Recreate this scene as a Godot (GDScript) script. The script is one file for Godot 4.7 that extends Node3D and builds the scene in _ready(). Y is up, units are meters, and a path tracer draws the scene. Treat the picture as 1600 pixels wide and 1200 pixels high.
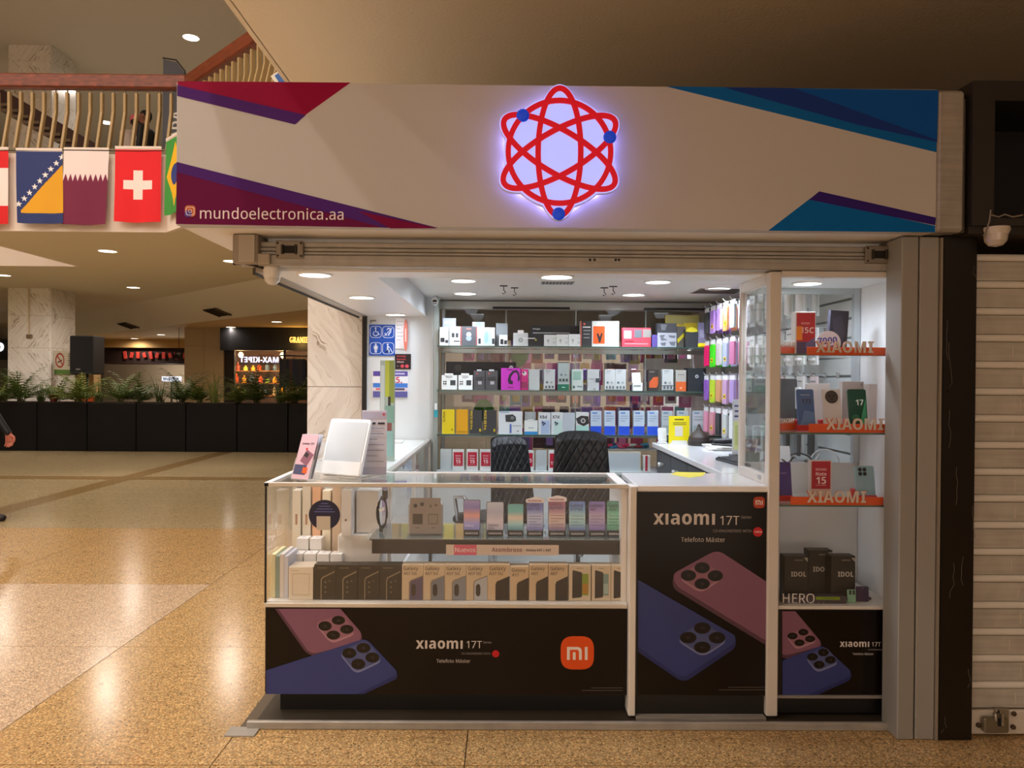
extends Node3D
# A phone shop kiosk in a shopping mall. y up, metres; the camera stands at x = z = 0 and looks along -z.
# "Z" in helper arguments is the distance in front of the camera (world z = -Z).

const F := 1155.0
const EYE := 1.5
var cam_basis := Basis()
var counts := {}
var mats := {}
var boxes := {}
var fonts := {}
var rng := RandomNumberGenerator.new()
var speckle: ImageTexture
var speckle_n: ImageTexture
var marble_tex: ImageTexture
var wood_tex: ImageTexture
var brushed_tex: ImageTexture
var stucco_tex: NoiseTexture2D

func _ready():
	rng.seed = 7
	set_camera_and_light()
	make_textures()
	build_hall()
	build_far_shops()
	build_balcony()
	build_kiosk_shell()
	build_fascia()
	build_counters()
	build_showcase()
	build_back_unit()
	build_side_wall()
	build_right_neighbour()
	stock_front_counter()
	stock_counter_tops()
	stock_back_shelves()
	stock_showcase()
	build_chairs()
	build_lamps_and_fittings()
	build_plants()
	build_people()

# ---------------------------------------------------------------- camera, environment, lights
func set_camera_and_light():
	cam_basis = Basis(Vector3.UP, -0.0095) * Basis(Vector3.RIGHT, -0.0069) * Basis(Vector3.BACK, 0.007)
	var cam := Camera3D.new()
	cam.name = "camera"
	add_child(cam)
	cam.transform = Transform3D(cam_basis, Vector3(0, EYE, 0))
	cam.fov = rad_to_deg(2.0 * atan(600.0 / F))
	cam.near = 0.05
	cam.far = 120.0
	cam.current = true
	var we := WorldEnvironment.new()
	we.name = "world_environment"
	var e := Environment.new()
	e.background_mode = Environment.BG_COLOR
	e.background_color = Color(0, 0, 0)
	e.tonemap_mode = Environment.TONE_MAPPER_LINEAR
	e.tonemap_exposure = 1.0
	e.sdfgi_enabled = true
	e.ssao_enabled = true
	e.ssil_enabled = true
	we.environment = e
	add_child(we)
	# recessed downlights: [x, y of the ceiling, Z, radius, energy, kind]; kind 0 warm hall, 1 white shop, 2 lamps of the shop behind
	for p in [[-6.67, 15.7], [-8.9, 18.4], [-11.3, 21.0]]:
		lamps.append([p[0], 8.65, p[1], 0.16, HALL_HIGH, 0])
	for x in [-3.0, -5.2, -7.4, -9.6, -11.8, -14.0]:
		for z in [-6.2, -4.0, -1.8, 0.4, 2.6, 4.8, 7.0]:
			lamps.append([x, 8.65, z, 0.16, HALL_HIGH, 0])
	for p in [[-6.05, 11.3], [-7.96, 15.9], [-4.5, 12.18], [-9.54, 14.13]]:
		lamps.append([p[0], 3.4, p[1], 0.125, HALL_LOW, 0])
	for p in [[-5.98, 19.4], [-7.99, 21.6], [-10.06, 23.85], [-11.96, 25.8], [-14.27, 28.6], [-14.07, 31.5], [-9.0, 28.0]]:
		lamps.append([p[0], 2.95, p[1], 0.13, HALL_LOW * 0.55, 0])
	for p in [[-0.2, -2.0], [1.9, -2.0], [4.0, -2.0], [-0.2, -4.6], [1.9, -4.6], [4.0, -4.6]]:
		lamps.append([p[0], 3.4, p[1], 0.125, HALL_NEAR, 0])
	for p in [[492, 425, 1.97, 1.0], [565, 464, 1.97, 0.4], [618, 491, 1.97, 0.08], [870, 429, 1.97, 1.0]]:
		var q := on_level(p[0], p[1], p[2])
		if -q.z < 3.5:
			q *= 3.375 / -q.z
		lamps.append([q.x, p[2], -q.z, 0.070, SHOP * p[3], 1])
	for p in [[727, 458], [990, 460], [724, 438], [1028, 440], [1122, 450.5]]:
		var q := on_level(p[0], p[1], 2.112)
		lamps.append([q.x, 2.112, -q.z, 0.075, SHOP, 1])
	lamps.append([1.40, 1.955, 3.42, 0.06, SHOP * 0.55, 1])
	for p in [[0.0, 7.2], [1.3, 7.2]]:
		lamps.append([p[0], 2.45, p[1], 0.09, SHOP * 3.5, 2])

const HALL_HIGH := 8.2
const HALL_LOW := 7.5
const WINDOW_FILL := 7.0  # energy of the added fill light behind the camera
const HALL_NEAR := 1.15
const SHOP := 0.95
var lamps := []

# ---------------------------------------------------------------- where a pixel of the photograph points
func ray(px: float, py: float) -> Vector3:
	return cam_basis * Vector3((px - 800.0) / F, (600.0 - py) / F, -1.0)

func at(px: float, py: float, Z: float) -> Vector3:
	var d := ray(px, py)
	return Vector3(0, EYE, 0) + d * (Z / -d.z)

func on_level(px: float, py: float, y: float) -> Vector3:
	var d := ray(px, py)
	return Vector3(0, EYE, 0) + d * ((y - EYE) / d.y)

func on_side(px: float, py: float, x: float) -> Vector3:
	var d := ray(px, py)
	return Vector3(0, EYE, 0) + d * (x / d.x)

# ---------------------------------------------------------------- materials
func hexc(h: String) -> Color:
	return Color.html(h)

func mt(h: String, rough := 0.6, metal := 0.0, spec := 0.5) -> StandardMaterial3D:
	var key := "%s_%.2f_%.2f_%.2f" % [h, rough, metal, spec]
	if not mats.has(key):
		var m := StandardMaterial3D.new()
		m.albedo_color = hexc(h)
		m.roughness = rough
		m.metallic = metal
		m.metallic_specular = spec
		mats[key] = m
	return mats[key]

func glow(h: String, energy: float) -> StandardMaterial3D:
	var key := "glow_%s_%.2f" % [h, energy]
	if not mats.has(key):
		var m := StandardMaterial3D.new()
		m.albedo_color = hexc(h)
		m.emission_enabled = true
		m.emission = hexc(h)
		m.emission_energy_multiplier = energy
		m.roughness = 0.5
		mats[key] = m
	return mats[key]

func glass(h := "f4fffb", a := 0.04, rough := 0.02, spec := 0.5) -> StandardMaterial3D:
	var key := "glass_%s_%.3f_%.2f_%.2f" % [h, a, rough, spec]
	if not mats.has(key):
		var m := StandardMaterial3D.new()
		var c := hexc(h)
		c.a = a
		m.albedo_color = c
		m.transparency = BaseMaterial3D.TRANSPARENCY_ALPHA
		m.roughness = rough
		m.metallic_specular = spec
		mats[key] = m
	return mats[key]

func tri(key: String, h: String, tex: Texture2D, scale: float, rough := 0.5, metal := 0.0) -> StandardMaterial3D:
	if not mats.has(key):
		var m := StandardMaterial3D.new()
		m.albedo_color = hexc(h)
		m.albedo_texture = tex
		m.uv1_triplanar = true
		m.uv1_world_triplanar = true
		m.uv1_scale = Vector3.ONE * scale
		m.roughness = rough
		m.metallic = metal
		mats[key] = m
	return mats[key]

func vcol(rough := 0.6) -> StandardMaterial3D:
	var key := "vcol_%.2f" % rough
	if not mats.has(key):
		var m := StandardMaterial3D.new()
		m.vertex_color_use_as_albedo = true
		m.roughness = rough
		mats[key] = m
	return mats[key]

func make_textures():
	var n := 512
	var im := Image.create(n, n, false, Image.FORMAT_RGB8)
	im.fill(Color(0.74, 0.72, 0.70))
	var r := RandomNumberGenerator.new()
	r.seed = 11
	for k in 15000:      # stone chips of the terrazzo
		var cx := r.randi_range(0, n - 1)
		var cy := r.randi_range(0, n - 1)
		var rad := r.randf_range(0.9, 3.9)
		var v := clampf(r.randfn(0.82, 0.17), 0.34, 1.0)
		var warm := r.randf_range(-0.05, 0.05)
		var col := Color(v + warm, v, v - warm)
		var ax := r.randf_range(0.6, 1.5)
		var ri := int(ceil(rad * 1.6))
		for dy in range(-ri, ri + 1):
			for dx in range(-ri, ri + 1):
				if (dx * dx) * ax + (dy * dy) / ax <= rad * rad:
					im.set_pixel((cx + dx + n) % n, (cy + dy + n) % n, col)
	for k in 500:
		im.set_pixel(r.randi_range(0, n - 1), r.randi_range(0, n - 1), Color(0.22, 0.18, 0.14))
	speckle = ImageTexture.create_from_image(im)
	# marble: diagonal veins
	var fn := FastNoiseLite.new()
	fn.seed = 5
	fn.frequency = 0.006
	fn.fractal_octaves = 4
	var f2 := FastNoiseLite.new()
	f2.seed = 9
	f2.frequency = 0.02
	var mi := Image.create(512, 512, false, Image.FORMAT_RGB8)
	for y in 512:
		for x in 512:
			var w := fn.get_noise_2d(x, y) * 26.0
			var t := (x * 0.86 - y * 0.62 + w)
			var g := fn.get_noise_2d(t * 1.9 + 900.0, (x * 0.3 + y * 0.5) * 0.10)
			var v := clampf(1.0 - absf(g) * 26.0, 0.0, 1.0)
			var g2 := f2.get_noise_2d(t * 1.1, (x + y) * 0.05 + 300.0)
			var v2 := clampf(1.0 - absf(g2) * 16.0, 0.0, 1.0)
			var mask := clampf(fn.get_noise_2d(x + 700.0, y - 300.0) * 2.6 + 0.45, 0.0, 1.0)
			var k := clampf((v * 0.9 + v2 * 0.12) * mask, 0.0, 1.0)
			var base := Color(0.94, 0.93, 0.91).lerp(Color(0.89, 0.87, 0.85), clampf(0.5 + g2, 0.0, 1.0))
			mi.set_pixel(x, y, base.lerp(Color(0.44, 0.37, 0.28), k * 0.8))
	marble_tex = ImageTexture.create_from_image(mi)
	# wood grain and brushed aluminium (streaks along u)
	var wi := Image.create(256, 128, false, Image.FORMAT_RGB8)
	var bi := Image.create(256, 128, false, Image.FORMAT_RGB8)
	for y in 128:
		for x in 256:
			var a := f2.get_noise_2d(x * 0.25, y * 7.0)
			var b := fn.get_noise_2d(x * 1.5, y * 2.0)
			var c := 0.85 + a * 0.22 + b * 0.25
			wi.set_pixel(x, y, Color(c, c * 0.96, c * 0.92))
			var d := 0.88 + f2.get_noise_2d(x * 0.3 + 77.0, y * 17.0) * 0.07 + fn.get_noise_2d(x * 5.0, y * 5.0) * 0.05
			bi.set_pixel(x, y, Color(d, d * 0.99, d * 0.97))
	wood_tex = ImageTexture.create_from_image(wi)
	brushed_tex = ImageTexture.create_from_image(bi)
	stucco_tex = NoiseTexture2D.new()
	var sn := FastNoiseLite.new()
	sn.seed = 3
	sn.frequency = 0.09
	stucco_tex.noise = sn
	stucco_tex.width = 256
	stucco_tex.height = 256
	stucco_tex.seamless = true
	stucco_tex.as_normal_map = true
	stucco_tex.bump_strength = 3.0

# ---------------------------------------------------------------- nodes
func numbered(called: String) -> String:
	if not counts.has(called):
		counts[called] = 0
		return called
	counts[called] += 1
	return "%s_%03d" % [called, counts[called]]

func thing(called: String, label: String, category: String, pos := Vector3.ZERO, group := "") -> Node3D:
	var o := Node3D.new()
	o.name = numbered(called)
	add_child(o)
	o.position = pos
	tag(o, label, category, group)
	return o

func tag(o: Node3D, label: String, category: String, group := "") -> Node3D:
	o.set_meta("label", label)
	o.set_meta("category", category)
	if group != "":
		o.set_meta("group", group)
	return o

func structure(called: String, label := "", category := "") -> Node3D:
	var o := Node3D.new()
	o.name = numbered(called)
	add_child(o)
	o.set_meta("kind", "structure")
	if label != "":
		o.set_meta("label", label)
		o.set_meta("category", category)
	return o

func part(parent: Node3D, called: String, mesh: Mesh, m: Material, pos := Vector3.ZERO, rot := Vector3.ZERO) -> MeshInstance3D:
	var o := MeshInstance3D.new()
	o.name = called
	o.mesh = mesh
	o.material_override = m
	parent.add_child(o, true)
	o.position = pos
	o.rotation = rot
	return o

func copy_of(src: Node3D, pos: Vector3, label := "", group := "", turn := 0.0) -> Node3D:
	var base := String(src.name)
	var cut := base.rfind("_")
	if cut > 0 and base.substr(cut + 1).is_valid_int():
		base = base.substr(0, cut)
	var o: Node3D = src.duplicate()
	o.name = numbered(base)
	add_child(o)
	o.position = pos
	o.rotation.y = turn
	if label != "":
		o.set_meta("label", label)
	if group != "":
		o.set_meta("group", group)
	return o

# ---------------------------------------------------------------- meshes
func tri_out(st: SurfaceTool, a: Vector3, b: Vector3, c: Vector3, n: Vector3):
	if (b - a).cross(c - a).dot(n) > 0.0:
		var t := b
		b = c
		c = t
	for v in [a, b, c]:
		st.set_normal(n)
		st.add_vertex(v)

func quad(st: SurfaceTool, a: Vector3, b: Vector3, c: Vector3, d: Vector3, out: Vector3):
	var n := (b - a).cross(c - a).normalized()
	if n == Vector3.ZERO:
		n = (c - a).cross(d - a).normalized()
	if n.dot(out) < 0.0:
		n = -n
	tri_out(st, a, b, c, n)
	tri_out(st, a, c, d, n)

func new_st() -> SurfaceTool:
	var st := SurfaceTool.new()
	st.begin(Mesh.PRIMITIVE_TRIANGLES)
	return st

func add_box(st: SurfaceTool, c: Vector3, s: Vector3, b := 0.0, basis := Basis()):
	var h := s / 2.0
	b = minf(b, minf(h.x, minf(h.y, h.z)) * 0.9)
	for ax in 3:
		var u := (ax + 1) % 3
		var w := (ax + 2) % 3
		for sg in [-1.0, 1.0]:
			var n := Vector3.ZERO
			n[ax] = sg
			var q := []
			for k in [[-1, -1], [1, -1], [1, 1], [-1, 1]]:
				var p := Vector3.ZERO
				p[ax] = sg * h[ax]
				p[u] = k[0] * (h[u] - b)
				p[w] = k[1] * (h[w] - b)
				q.append(c + basis * p)
			quad(st, q[0], q[1], q[2], q[3], basis * n)
		if b > 0.0:
			for su in [-1.0, 1.0]:
				for sw in [-1.0, 1.0]:
					var q2 := []
					for k in [[-1, 0], [1, 0], [1, 1], [-1, 1]]:
						var p := Vector3.ZERO
						p[ax] = k[0] * (h[ax] - b)
						p[u] = su * (h[u] - (b if k[1] else 0.0))
						p[w] = sw * (h[w] - (0.0 if k[1] else b))
						q2.append(c + basis * p)
					var n2 := Vector3.ZERO
					n2[u] = su
					n2[w] = sw
					quad(st, q2[0], q2[1], q2[2], q2[3], basis * n2)
	if b > 0.0:
		for sx in [-1.0, 1.0]:
			for sy in [-1.0, 1.0]:
				for sz in [-1.0, 1.0]:
					var s3 := Vector3(sx, sy, sz)
					var p1 := Vector3(sx * h.x, sy * (h.y - b), sz * (h.z - b))
					var p2 := Vector3(sx * (h.x - b), sy * h.y, sz * (h.z - b))
					var p3 := Vector3(sx * (h.x - b), sy * (h.y - b), sz * h.z)
					tri_out(st, c + basis * p1, c + basis * p2, c + basis * p3, basis * s3.normalized())

func box_mesh(s: Vector3, b := 0.0) -> Mesh:
	var key := "%.4f_%.4f_%.4f_%.4f" % [s.x, s.y, s.z, b]
	if not boxes.has(key):
		var st := new_st()
		add_box(st, Vector3.ZERO, s, b)
		boxes[key] = st.commit()
	return boxes[key]

# a box given by its world bounds (x0..x1, y0..y1, Z0..Z1), put under parent
func slab(parent: Node3D, called: String, x0: float, x1: float, y0: float, y1: float, Z0: float, Z1: float, m: Material, b := 0.0) -> MeshInstance3D:
	var c := Vector3((x0 + x1) / 2, (y0 + y1) / 2, -(Z0 + Z1) / 2)
	return part(parent, called, box_mesh(Vector3(absf(x1 - x0), absf(y1 - y0), absf(Z1 - Z0)), b), m, parent.to_local(c))

# one clear sheet facing the front, at distance Z
func pane(parent: Node3D, called: String, x0: float, x1: float, y0: float, y1: float, Z: float, h := "f0faf6", a := 0.012) -> MeshInstance3D:
	var st := new_st()
	var w := (x1 - x0) / 2
	var t := (y1 - y0) / 2
	quad(st, Vector3(-w, -t, 0), Vector3(w, -t, 0), Vector3(w, t, 0), Vector3(-w, t, 0), Vector3.BACK)
	return part(parent, called, st.commit(), glass(h, a), parent.to_local(Vector3((x0 + x1) / 2, (y0 + y1) / 2, -Z)))

func extrude(pts: PackedVector2Array, z0: float, z1: float) -> Mesh:
	var st := new_st()
	add_extrude(st, pts, z0, z1)
	return st.commit()

func add_extrude(st: SurfaceTool, pts: PackedVector2Array, z0: float, z1: float):
	var idx := Geometry2D.triangulate_polygon(pts)
	for i in range(0, idx.size(), 3):
		var a := pts[idx[i]]
		var b := pts[idx[i + 1]]
		var c := pts[idx[i + 2]]
		tri_out(st, Vector3(a.x, a.y, z1), Vector3(b.x, b.y, z1), Vector3(c.x, c.y, z1), Vector3.BACK)
		if z1 > z0:
			tri_out(st, Vector3(a.x, a.y, z0), Vector3(b.x, b.y, z0), Vector3(c.x, c.y, z0), Vector3.FORWARD)
	if z1 > z0:
		var ccw := not Geometry2D.is_polygon_clockwise(pts)
		for i in pts.size():
			var a := pts[i]
			var b := pts[(i + 1) % pts.size()]
			var d := b - a
			var n := Vector3(d.y, -d.x, 0) * (1.0 if ccw else -1.0)
			quad(st, Vector3(a.x, a.y, z0), Vector3(b.x, b.y, z0), Vector3(b.x, b.y, z1), Vector3(a.x, a.y, z1), n)

# corners rounded by radius r (in the polygon's own units)
func rounded(pts: Array, r: float, steps := 6) -> PackedVector2Array:
	var out := PackedVector2Array()
	var n := pts.size()
	for i in n:
		var p: Vector2 = pts[i]
		var a: Vector2 = pts[(i + n - 1) % n]
		var b: Vector2 = pts[(i + 1) % n]
		var rr := minf(r, minf(p.distance_to(a), p.distance_to(b)) * 0.49)
		var pa := p + (a - p).normalized() * rr
		var pb := p + (b - p).normalized() * rr
		for k in steps + 1:
			var t := float(k) / steps
			out.append(pa.lerp(p, t).lerp(p.lerp(pb, t), t))
	return out

func rect_pts(w: float, h: float) -> Array:
	return [Vector2(-w / 2, -h / 2), Vector2(w / 2, -h / 2), Vector2(w / 2, h / 2), Vector2(-w / 2, h / 2)]

func disc_pts(c: Vector2, rx: float, ry: float, n := 28, turn := 0.0) -> PackedVector2Array:
	var out := PackedVector2Array()
	for i in n:
		var a := TAU * i / n
		out.append(c + Vector2(cos(a) * rx, sin(a) * ry).rotated(turn))
	return out

func plate_mesh(w: float, h: float, d: float, r: float) -> Mesh:
	var key := "plate_%.4f_%.4f_%.4f_%.4f" % [w, h, d, r]
	if not boxes.has(key):
		boxes[key] = extrude(rounded(rect_pts(w, h), r, 4), -d / 2, d / 2)
	return boxes[key]

func lathe(profile: Array, n := 24) -> Mesh:
	var st := new_st()
	for i in profile.size() - 1:
		var a: Vector2 = profile[i]
		var b: Vector2 = profile[i + 1]
		for k in n:
			var t0 := TAU * k / n
			var t1 := TAU * (k + 1) / n
			var p := [Vector3(cos(t0) * a.x, a.y, sin(t0) * a.x), Vector3(cos(t1) * a.x, a.y, sin(t1) * a.x), Vector3(cos(t1) * b.x, b.y, sin(t1) * b.x), Vector3(cos(t0) * b.x, b.y, sin(t0) * b.x)]
			var d := b - a
			var no := Vector2(d.y, -d.x).normalized()
			for f in [[0, 1, 2], [0, 2, 3]]:
				var q := [p[f[0]], p[f[1]], p[f[2]]]
				var nn := []
				for m in f:
					var th: float = t0 if (m == 0 or m == 3) else t1
					nn.append(Vector3(cos(th) * no.x, no.y, sin(th) * no.x))
				var ord := [0, 1, 2]
				if (q[1] - q[0]).cross(q[2] - q[0]).dot(nn[0] + nn[1] + nn[2]) > 0.0:
					ord = [0, 2, 1]
				for o in ord:
					st.set_normal(nn[o])
					st.add_vertex(q[o])
	return st.commit()

func add_tube(st: SurfaceTool, pts: Array, r: float, n := 8, r_end := -1.0):
	var up := Vector3.UP
	var rings := []
	var norms := []
	for i in pts.size():
		var d: Vector3 = (pts[mini(i + 1, pts.size() - 1)] - pts[maxi(i - 1, 0)]).normalized()
		var s := d.cross(up if absf(d.dot(up)) < 0.95 else Vector3.RIGHT).normalized()
		var t := s.cross(d).normalized()
		var rr := r if r_end < 0.0 else lerpf(r, r_end, float(i) / (pts.size() - 1))
		var ring := []
		var nr := []
		for k in n:
			var a := TAU * k / n
			var v := s * cos(a) + t * sin(a)
			ring.append(pts[i] + v * rr)
			nr.append(v)
		rings.append(ring)
		norms.append(nr)
	for i in pts.size() - 1:
		for k in n:
			var k2 := (k + 1) % n
			var vs := [[i, k], [i, k2], [i + 1, k2], [i, k], [i + 1, k2], [i + 1, k]]
			for f in 2:
				var tri := [vs[f * 3], vs[f * 3 + 1], vs[f * 3 + 2]]
				var a: Vector3 = rings[tri[0][0]][tri[0][1]]
				var b: Vector3 = rings[tri[1][0]][tri[1][1]]
				var c: Vector3 = rings[tri[2][0]][tri[2][1]]
				if (b - a).cross(c - a).dot(norms[i][k] + norms[i][k2]) > 0.0:
					tri = [tri[0], tri[2], tri[1]]
				for v in tri:
					st.set_normal(norms[v[0]][v[1]])
					st.add_vertex(rings[v[0]][v[1]])
	for e in [0, pts.size() - 1]:
		var dir: Vector3 = (pts[0] - pts[1]) if e == 0 else (pts[e] - pts[e - 1])
		for k in n:
			tri_out(st, pts[e], rings[e][k], rings[e][(k + 1) % n], dir.normalized())

func tube(parent: Node3D, called: String, pts: Array, r: float, m: Material, n := 8, r_end := -1.0) -> MeshInstance3D:
	var st := new_st()
	add_tube(st, pts, r, n, r_end)
	return part(parent, called, st.commit(), m)

func font(bold: bool, serif := false) -> SystemFont:
	var key := "%s%s" % [bold, serif]
	if not fonts.has(key):
		var f := SystemFont.new()
		f.font_names = PackedStringArray(["Droid Serif" if serif else "Droid Sans"])
		f.font_weight = 700 if bold else 400
		fonts[key] = f
	return fonts[key]

# lettering that faces +z, its middle at c (in the parent's own axes), w wide (or h tall when w is 0)
func txt(parent: Node3D, s: String, c: Vector3, w: float, h: float, m: Material, bold := false, rot := Vector3.ZERO, depth := 0.0006, serif := false, called := "lettering") -> MeshInstance3D:
	var t := TextMesh.new()
	t.text = s
	t.font = font(bold, serif)
	t.font_size = 48
	t.pixel_size = 0.01
	t.curve_step = 1.5 if maxf(w, h * s.length() * 0.6) < 0.12 else 0.6
	t.depth = 0.0
	var box := t.get_aabb()
	var k := (w / box.size.x) if w > 0.0 else (h / box.size.y)
	if w > 0.0 and h > 0.0:
		k = minf(w / box.size.x, h / box.size.y)
	t.pixel_size = 0.01 * k
	t.depth = depth
	box = t.get_aabb()
	var o := part(parent, called, t, m)
	var b := Basis.from_euler(rot)
	o.transform = Transform3D(b, c - b * Vector3(box.get_center().x, box.get_center().y, 0))
	return o

# a printed or cut shape given by pixels of the photograph that lie on the plane at distance Z, lift in front of it
func ppoly(parent: Node3D, called: String, px: Array, Z: float, lift: float, m: Material, round_px := 0.0, thick := 0.0) -> MeshInstance3D:
	var src := PackedVector2Array()
	if round_px > 0.0:
		src = rounded(px, round_px)
	else:
		src = PackedVector2Array(px)
	var pts := PackedVector2Array()
	var mid := Vector2.ZERO
	for p in src:
		var q := at(p.x, p.y, Z)
		pts.append(Vector2(q.x, q.y))
		mid += Vector2(q.x, q.y)
	mid /= pts.size()
	for i in pts.size():
		pts[i] -= mid
	return part(parent, called, extrude(pts, -thick, 0.0), m, parent.to_local(Vector3(mid.x, mid.y, -Z + lift)))

func V(x: float, y: float) -> Vector2:
	return Vector2(x, y)

# ---------------------------------------------------------------- the hall
func build_hall():
	var fl := structure("floor")
	slab(fl, "grout_bed", -26, 9, -0.2, -0.012, -9, 36, mt("4a3a24", 0.9))
	var gold := tri("terrazzo_gold", "dab278", speckle, 1.6, 0.2)
	var rose := tri("terrazzo_rose", "eccdaa", speckle, 1.9, 0.2)
	var pale := tri("terrazzo_pale", "cdb88f", speckle, 1.9, 0.15)
	var band := tri("terrazzo_band", "a88a5c", speckle, 1.8, 0.2)
	for m in [gold, rose, pale, band]:
		m.metallic_specular = 0.4
	var xs := [-26.0, -18.0, -12.0, -8.5, -5.72, -5.41, -3.78, -2.115, -1.124, -0.147, 1.5, 4.0, 9.0]
	var zs := [-9.0, -4.0, -1.0, 1.4, 2.856, 4.11, 5.35, 6.306, 7.32, 9.62, 10.75, 11.1, 12.45, 14.6, 18.0, 25.0, 36.0]
	for i in xs.size() - 1:
		for j in zs.size() - 1:
			var x0: float = xs[i]
			var x1: float = xs[i + 1]
			var z0: float = zs[j]
			var z1: float = zs[j + 1]
			var m := gold
			if is_equal_approx(x0, -5.72) and z0 > 7.0:
				m = band
			elif is_equal_approx(z0, 10.75):
				m = band
			elif z0 >= 7.3:
				m = pale
			elif z0 < 5.3 and x1 < -2.1:
				m = rose
			slab(fl, "slab", x0 + 0.0022, x1 - 0.0022, -0.03, 0.0, z0 + 0.0022, z1 - 0.0022, m)
	var cream := mt("d9c3a2", 0.75)
	var plaster := StandardMaterial3D.new()
	plaster.albedo_color = hexc("dfd2ba")
	plaster.roughness = 0.8
	plaster.normal_enabled = true
	plaster.normal_texture = stucco_tex
	plaster.normal_scale = 0.15
	plaster.uv1_triplanar = true
	plaster.uv1_world_triplanar = true
	plaster.uv1_scale = Vector3.ONE * 1.6
	# upper ceiling and outer walls
	var up := structure("ceiling")
	slab(up, "upper_ceiling", -26, 9, 8.65, 8.9, -9, 36, mt("d6cfc2", 0.8))
	for w in [["wall_left", -26.2, -26, -9, 36], ["wall_right", 9, 9.2, -9, 36], ["wall_back", -26, 9, 36, 36.2], ["wall_front", -26, 9, -9.2, -9]]:
		var o := structure(w[0])
		slab(o, "wall_face", w[1], w[2], 0, 8.65, w[3], w[4], mt("d2c9ba", 0.8))
	# unseen glowing shop window behind the camera, added as soft frontal fill light
	var ow := structure("window_added")
	for k in 3:
		slab(ow, "added_glow_pane", -2.6 + k * 2.6, -0.15 + k * 2.6, 0.35, 2.45, -8.62, -8.6, glow("ffe2c4", 0.8))
		slab(ow, "mullion", -2.75 + k * 2.6, -2.6 + k * 2.6, 0, 2.6, -8.66, -8.55, mt("2a2420", 0.6))
	slab(ow, "frame_head", -2.75, 5.2, 2.45, 3.4, -8.75, -8.62, mt("4a4038", 0.7))
	slab(ow, "frame_foot", -2.75, 5.2, 0, 0.35, -8.75, -8.62, mt("4a4038", 0.7))
	var al := AreaLight3D.new()
	al.area_size = Vector2(7.6, 2.1)
	lit(al, ow, Vector3(1.2, 1.4, 8.54), "fff0e2", WINDOW_FILL, 0.0)
	# the gallery slab round the open well: its underside is the low ceiling
	var low := structure("ceiling_gallery")
	slab(low, "kiosk_soffit", -1.4, 9, 3.4, 4.4, -9, 6.8, plaster)
	var plan := PackedVector2Array([V(-1.4, 6.8), V(-4.45, 9.85), V(-7.39, 9.85), V(-7.39, 12.97), V(-26, 12.97), V(-26, 36), V(9, 36), V(9, 6.8)])
	var st := new_st()
	add_extrude(st, plan, 0.0, 1.0)
	# the plan is drawn in x and Z: turn it so that its depth points up
	part(low, "gallery_slab", st.commit(), plaster, Vector3(0, 3.4, 0), Vector3(-PI / 2, 0, 0))
	# white painted edge of the slab
	var white := mt("efe2d6", 0.6)
	slab(low, "slab_edge", -7.39, -4.45, 3.40, 4.42, 9.80, 9.86, white)
	slab(low, "slab_edge", -26, -7.39, 3.40, 4.42, 12.92, 12.98, white)
	slab(low, "slab_edge", -7.45, -7.39, 3.40, 4.42, 9.80, 12.98, white)
	var e45 := part(low, "slab_edge", box_mesh(Vector3(4.31, 1.02, 0.06)), white, Vector3(-2.925, 3.91, -8.325))
	e45.rotation.y = -PI / 4
	e45.position += Vector3(-0.02, 0, 0.02)
	slab(low, "slab_edge", -1.43, -1.395, 3.40, 4.42, -9, 6.8, plaster)
	# lower ceiling beyond the diagonal bulkhead
	var beyond := structure("ceiling_beyond")
	var p2 := PackedVector2Array([V(-24.4, 36), V(2.6, 9.0), V(9, 9.0), V(9, 36)])
	var st2 := new_st()
	add_extrude(st2, p2, 0.0, 0.45)
	part(beyond, "low_ceiling", st2.commit(), mt("d2b78c", 0.75), Vector3(0, 2.95, 0), Vector3(-PI / 2, 0, 0))
	var st3 := new_st()
	quad(st3, Vector3(-26, 3.4, -35.6), Vector3(0.6, 3.4, -9.0), Vector3(2.6, 2.95, -9.0), Vector3(-24.4, 2.95, -36.0), Vector3(-1, -1, 1))
	part(beyond, "sloped_bulkhead", st3.commit(), mt("f0e9dc", 0.75))
	# slots of the air outlets in the bulkhead
	var n_dir := Vector3(2.0, -0.45, -2.0)       # down the slope
	for k in [[340, 487], [201, 508]]:
		var s := 0.3 if k[0] == 340 else 0.5
		var o := thing("air_vent", "dark slotted air vent in the sloped ceiling band, " + ("nearer the marble wall" if k[0] == 340 else "nearer the marble column"), "vent")
		# the point where the pixel's ray meets the sloped band
		var d := ray(k[0], k[1])
		var nn := Vector3(1, 0, -1).normalized().cross(Vector3(-1, 0, -1).normalized())
		var along := Vector3(-1, 0, -1).normalized()
		var down := Vector3(1.0, -0.45, -1.0).normalized()
		var nrm := along.cross(down).normalized()
		if nrm.y > 0.0:
			nrm = -nrm
		var p0 := Vector3(0.6, 3.4, -9.0)
		var t := (p0 - Vector3(0, EYE, 0)).dot(nrm) / d.dot(nrm)
		var pos := Vector3(0, EYE, 0) + d * t + nrm * 0.02
		o.position = pos
		o.basis = Basis(along, nrm.cross(along), nrm)
		var w := 0.62
		var hh := 0.40
		part(o, "recess", box_mesh(Vector3(w, hh, 0.02)), mt("1c140c", 0.9))
		for q in 5:
			part(o, "blade", box_mesh(Vector3(0.02, hh * 0.94, 0.03)), mt("3c2e20", 0.6), Vector3((q - 2) * w / 5.2, 0, 0.01))
		for q in [-1, 1]:
			part(o, "frame", box_mesh(Vector3(0.03, hh + 0.04, 0.04)), mt("5a4630", 0.6), Vector3(q * w / 2, 0, 0.005))
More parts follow.
